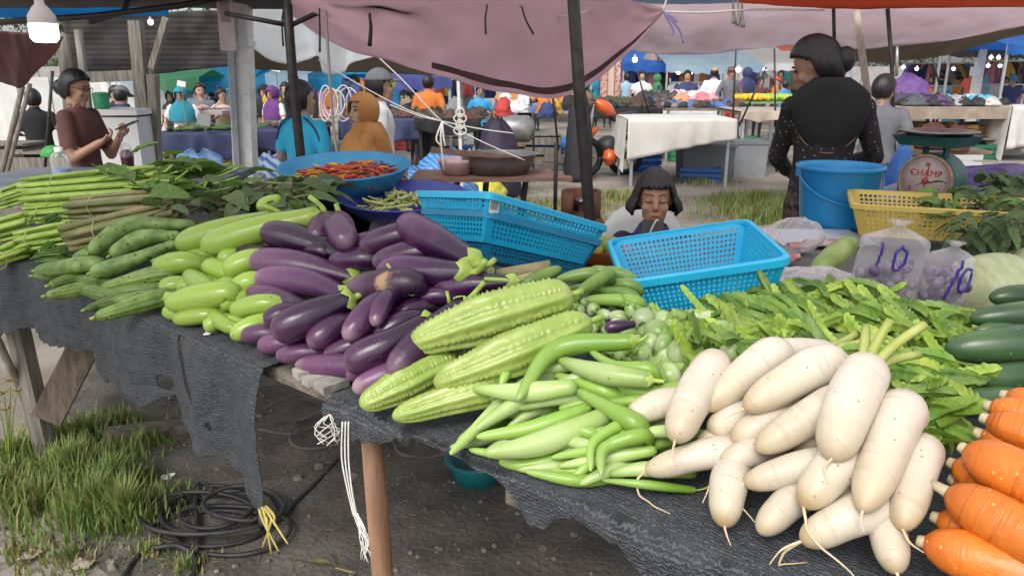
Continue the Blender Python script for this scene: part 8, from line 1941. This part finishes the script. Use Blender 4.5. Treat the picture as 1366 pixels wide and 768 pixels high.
spread('dried_good', X_(20, 3.3), X_(110, 3.3), 3.35, 3.75, TZ + .02, 60, [pm('rust', (.14, .06, .03)), pm('russetdry', (.22, .09, .05)), pm('umber', (.07, .045, .035))], [c + ' dried root in the heap behind the stem bundles' for c in ('rust', 'russet', 'umber')], 'dried root', 'dried roots behind the stem bundles', (.05, .09), 'long', 21)
for i, (px, py, y) in enumerate(((15, 232, 3.5), (70, 235, 3.4), (150, 232, 3.55), (190, 226, 3.6))):
    p = Vector((X_(px, y), y, TZ + .03)); b = MB()
    for u in range(8):
        for v in range(6): b.v.append(p + Vector(((u / 7 - .5) * .26, (v / 5 - .5) * .18, .05 * noise.noise(Vector((u * .7 + i, v * .7, i))) + .03)))
    for u in range(7):
        for v in range(5): b.face([u * 6 + v, u * 6 + v + 6, u * 6 + v + 7, u * 6 + v + 1])
    tag(b.build('newspaper', mat('newsprint', (.45, .45, .48), (.58, .58, .6), scale=20, rough=.8) if i != 2 else clear_mat('thin clear bag', (.75, .7, .74), .34), smooth=True), ('crumpled newsprint behind the end bundle', 'crumpled newsprint beside the dried roots', 'crumpled clear film behind the water spinach', 'crumpled newsprint by the black box')[i], 'paper')
# --- shaded clutter by the fence
for i, (px, y, s) in enumerate(((15, 8, (.5, .4, .8)), (35, 8.6, (.4, .4, .7)), (70, 8, (.6, .5, .72)), (5, 7, (.5, .4, .6)))):
    crate('wooden_crate', (X_(px, y), y, 0), s, M_timber, ('shaded stacked crate beneath the slanting poles', 'shaded crate near the figure in black', 'broad shaded crate behind the jug', 'low shaded crate at the end of the yard')[i], open_=False)
lump('green_box', (X_(70, 6.4), 6.4, .84), (.10, .08, .09), mat('kelly green', (.04, .3, .06), rough=.5), 'bright green box lid behind the jug', 'box', 2, rough=.05)
# --- trees behind the market
M_crown = mat('tree crown', (.035, .075, .018), (.085, .14, .035), scale=4, rough=.7, var=.2, trans=.25)
for i, (x, y, h, rr) in enumerate(((9, 44, 4.6, 3.2), (15, 46, 5.4, 3.6), (3.5, 48, 5.2, 3.4), (-7, 47, 4.6, 3.2), (-16, 45, 5.0, 3.6), (-24, 44, 4.8, 3.4), (23, 47, 5.2, 3.8), (31, 46, 4.8, 3.6), (-32, 46, 5, 3.6))):
    to = empty('tree', (x, y, 0), 'leafy tree behind the market tents', 'tree'); to['group'] = 'trees behind the market'
    b = MB(); b.tube(spline([(x, y, 0), (x + .2, y, h * .4), (x, y, h * .8)], 8), .22, 9, .08)
    for k in range(5): a = k * 1.3; b.tube([(x, y, h * (.35 + .08 * k)), (x + math.cos(a) * rr * .5, y + math.sin(a) * rr * .5, h * (.55 + .08 * k))], .08, 6, .03)
    b.build('trunk', M_timber, to, smooth=True)
    vs, fs = [], []
    cl = [Vector((x + R.gauss(0, rr * .45), y + R.gauss(0, rr * .4), h * R.uniform(.4, 1.05))) for _ in range(26)]
    for q in range(2600):
        c_ = R.choice(cl); p = c_ + Vector((R.gauss(0, .42), R.gauss(0, .42), R.gauss(0, .32))); s = R.uniform(.08, .17); e_ = Euler((R.random() * 3, R.random() * 3, R.random() * 6)).to_matrix(); k = len(vs)
        vs += [p + e_ @ Vector(v) * s for v in ((-1, 0, 0), (0, -.5, .1), (1, 0, 0), (0, .5, .1))]; fs.append([k, k + 1, k + 2, k + 3])
    mk('crown', vs, fs, M_crown, to, False)
# a low block wall closes the market ground
wo2 = empty('boundary_wall', (0, 38, 0), 'low grey block wall at the back of the market', 'wall'); wo2['kind'] = 'thing'
M_block = mat('grey block', (.30, .29, .28), (.38, .37, .36), scale=6, rough=.9, var=.1)
for i in range(40): b = MB(); b.box((-40 + i * 2.0, 38, .9), (1.97, .2, 1.8)); b.build('panel', M_block, wo2)

# more clutter on and under the stalls
cq = random.Random(11)
for i in range(34):
    px = cq.choice((cq.uniform(215, 330), cq.uniform(455, 640), cq.uniform(655, 780), cq.uniform(860, 1050), cq.uniform(1200, 1366))); y = cq.uniform(10.5, 17); cc_ = cq.choice((('blue', (.03, .12, .4)), ('green', (.03, .2, .08)), ('red', (.4, .06, .04)), ('yellow', (.5, .4, .06)), ('white', (.5, .5, .5)), ('brown', (.16, .1, .07))))
    crate('plastic_crate', (X_(px, y), y, 0), (cq.uniform(.35, .6), .4, cq.uniform(.22, .42)), mat('crate ' + cc_[0] + ' plain', cc_[1], rough=.6), cc_[0] + ' slatted crate on the ground ' + ('under the crowd stalls' if px < 400 else 'under the tangled stalls' if px < 650 else 'in the yard past the bench' if px < 800 else 'beneath the fruit and shoe tables' if px < 1100 else 'beneath the clothes tables'), 'crates standing under the stalls', cq.uniform(-.4, .4))
for i in range(30):
    px = cq.choice((cq.uniform(455, 640), cq.uniform(660, 780), cq.uniform(215, 400))); y = cq.uniform(11, 16); z = Py(px, cq.uniform(125, 160), y).z
    lump('shopping_bag', (X_(px, y), y, max(.88, z * .9)), (cq.uniform(.1, .18), .12, cq.uniform(.16, .3)), GM[cq.randrange(len(GM))], 'stuffed bag standing on the ' + ('crowd stalls' if px < 410 else 'tangled stalls' if px < 650 else 'tables under the mauve tarp'), 'bag', i * 3.7, 'stuffed bags on the stalls', .4)
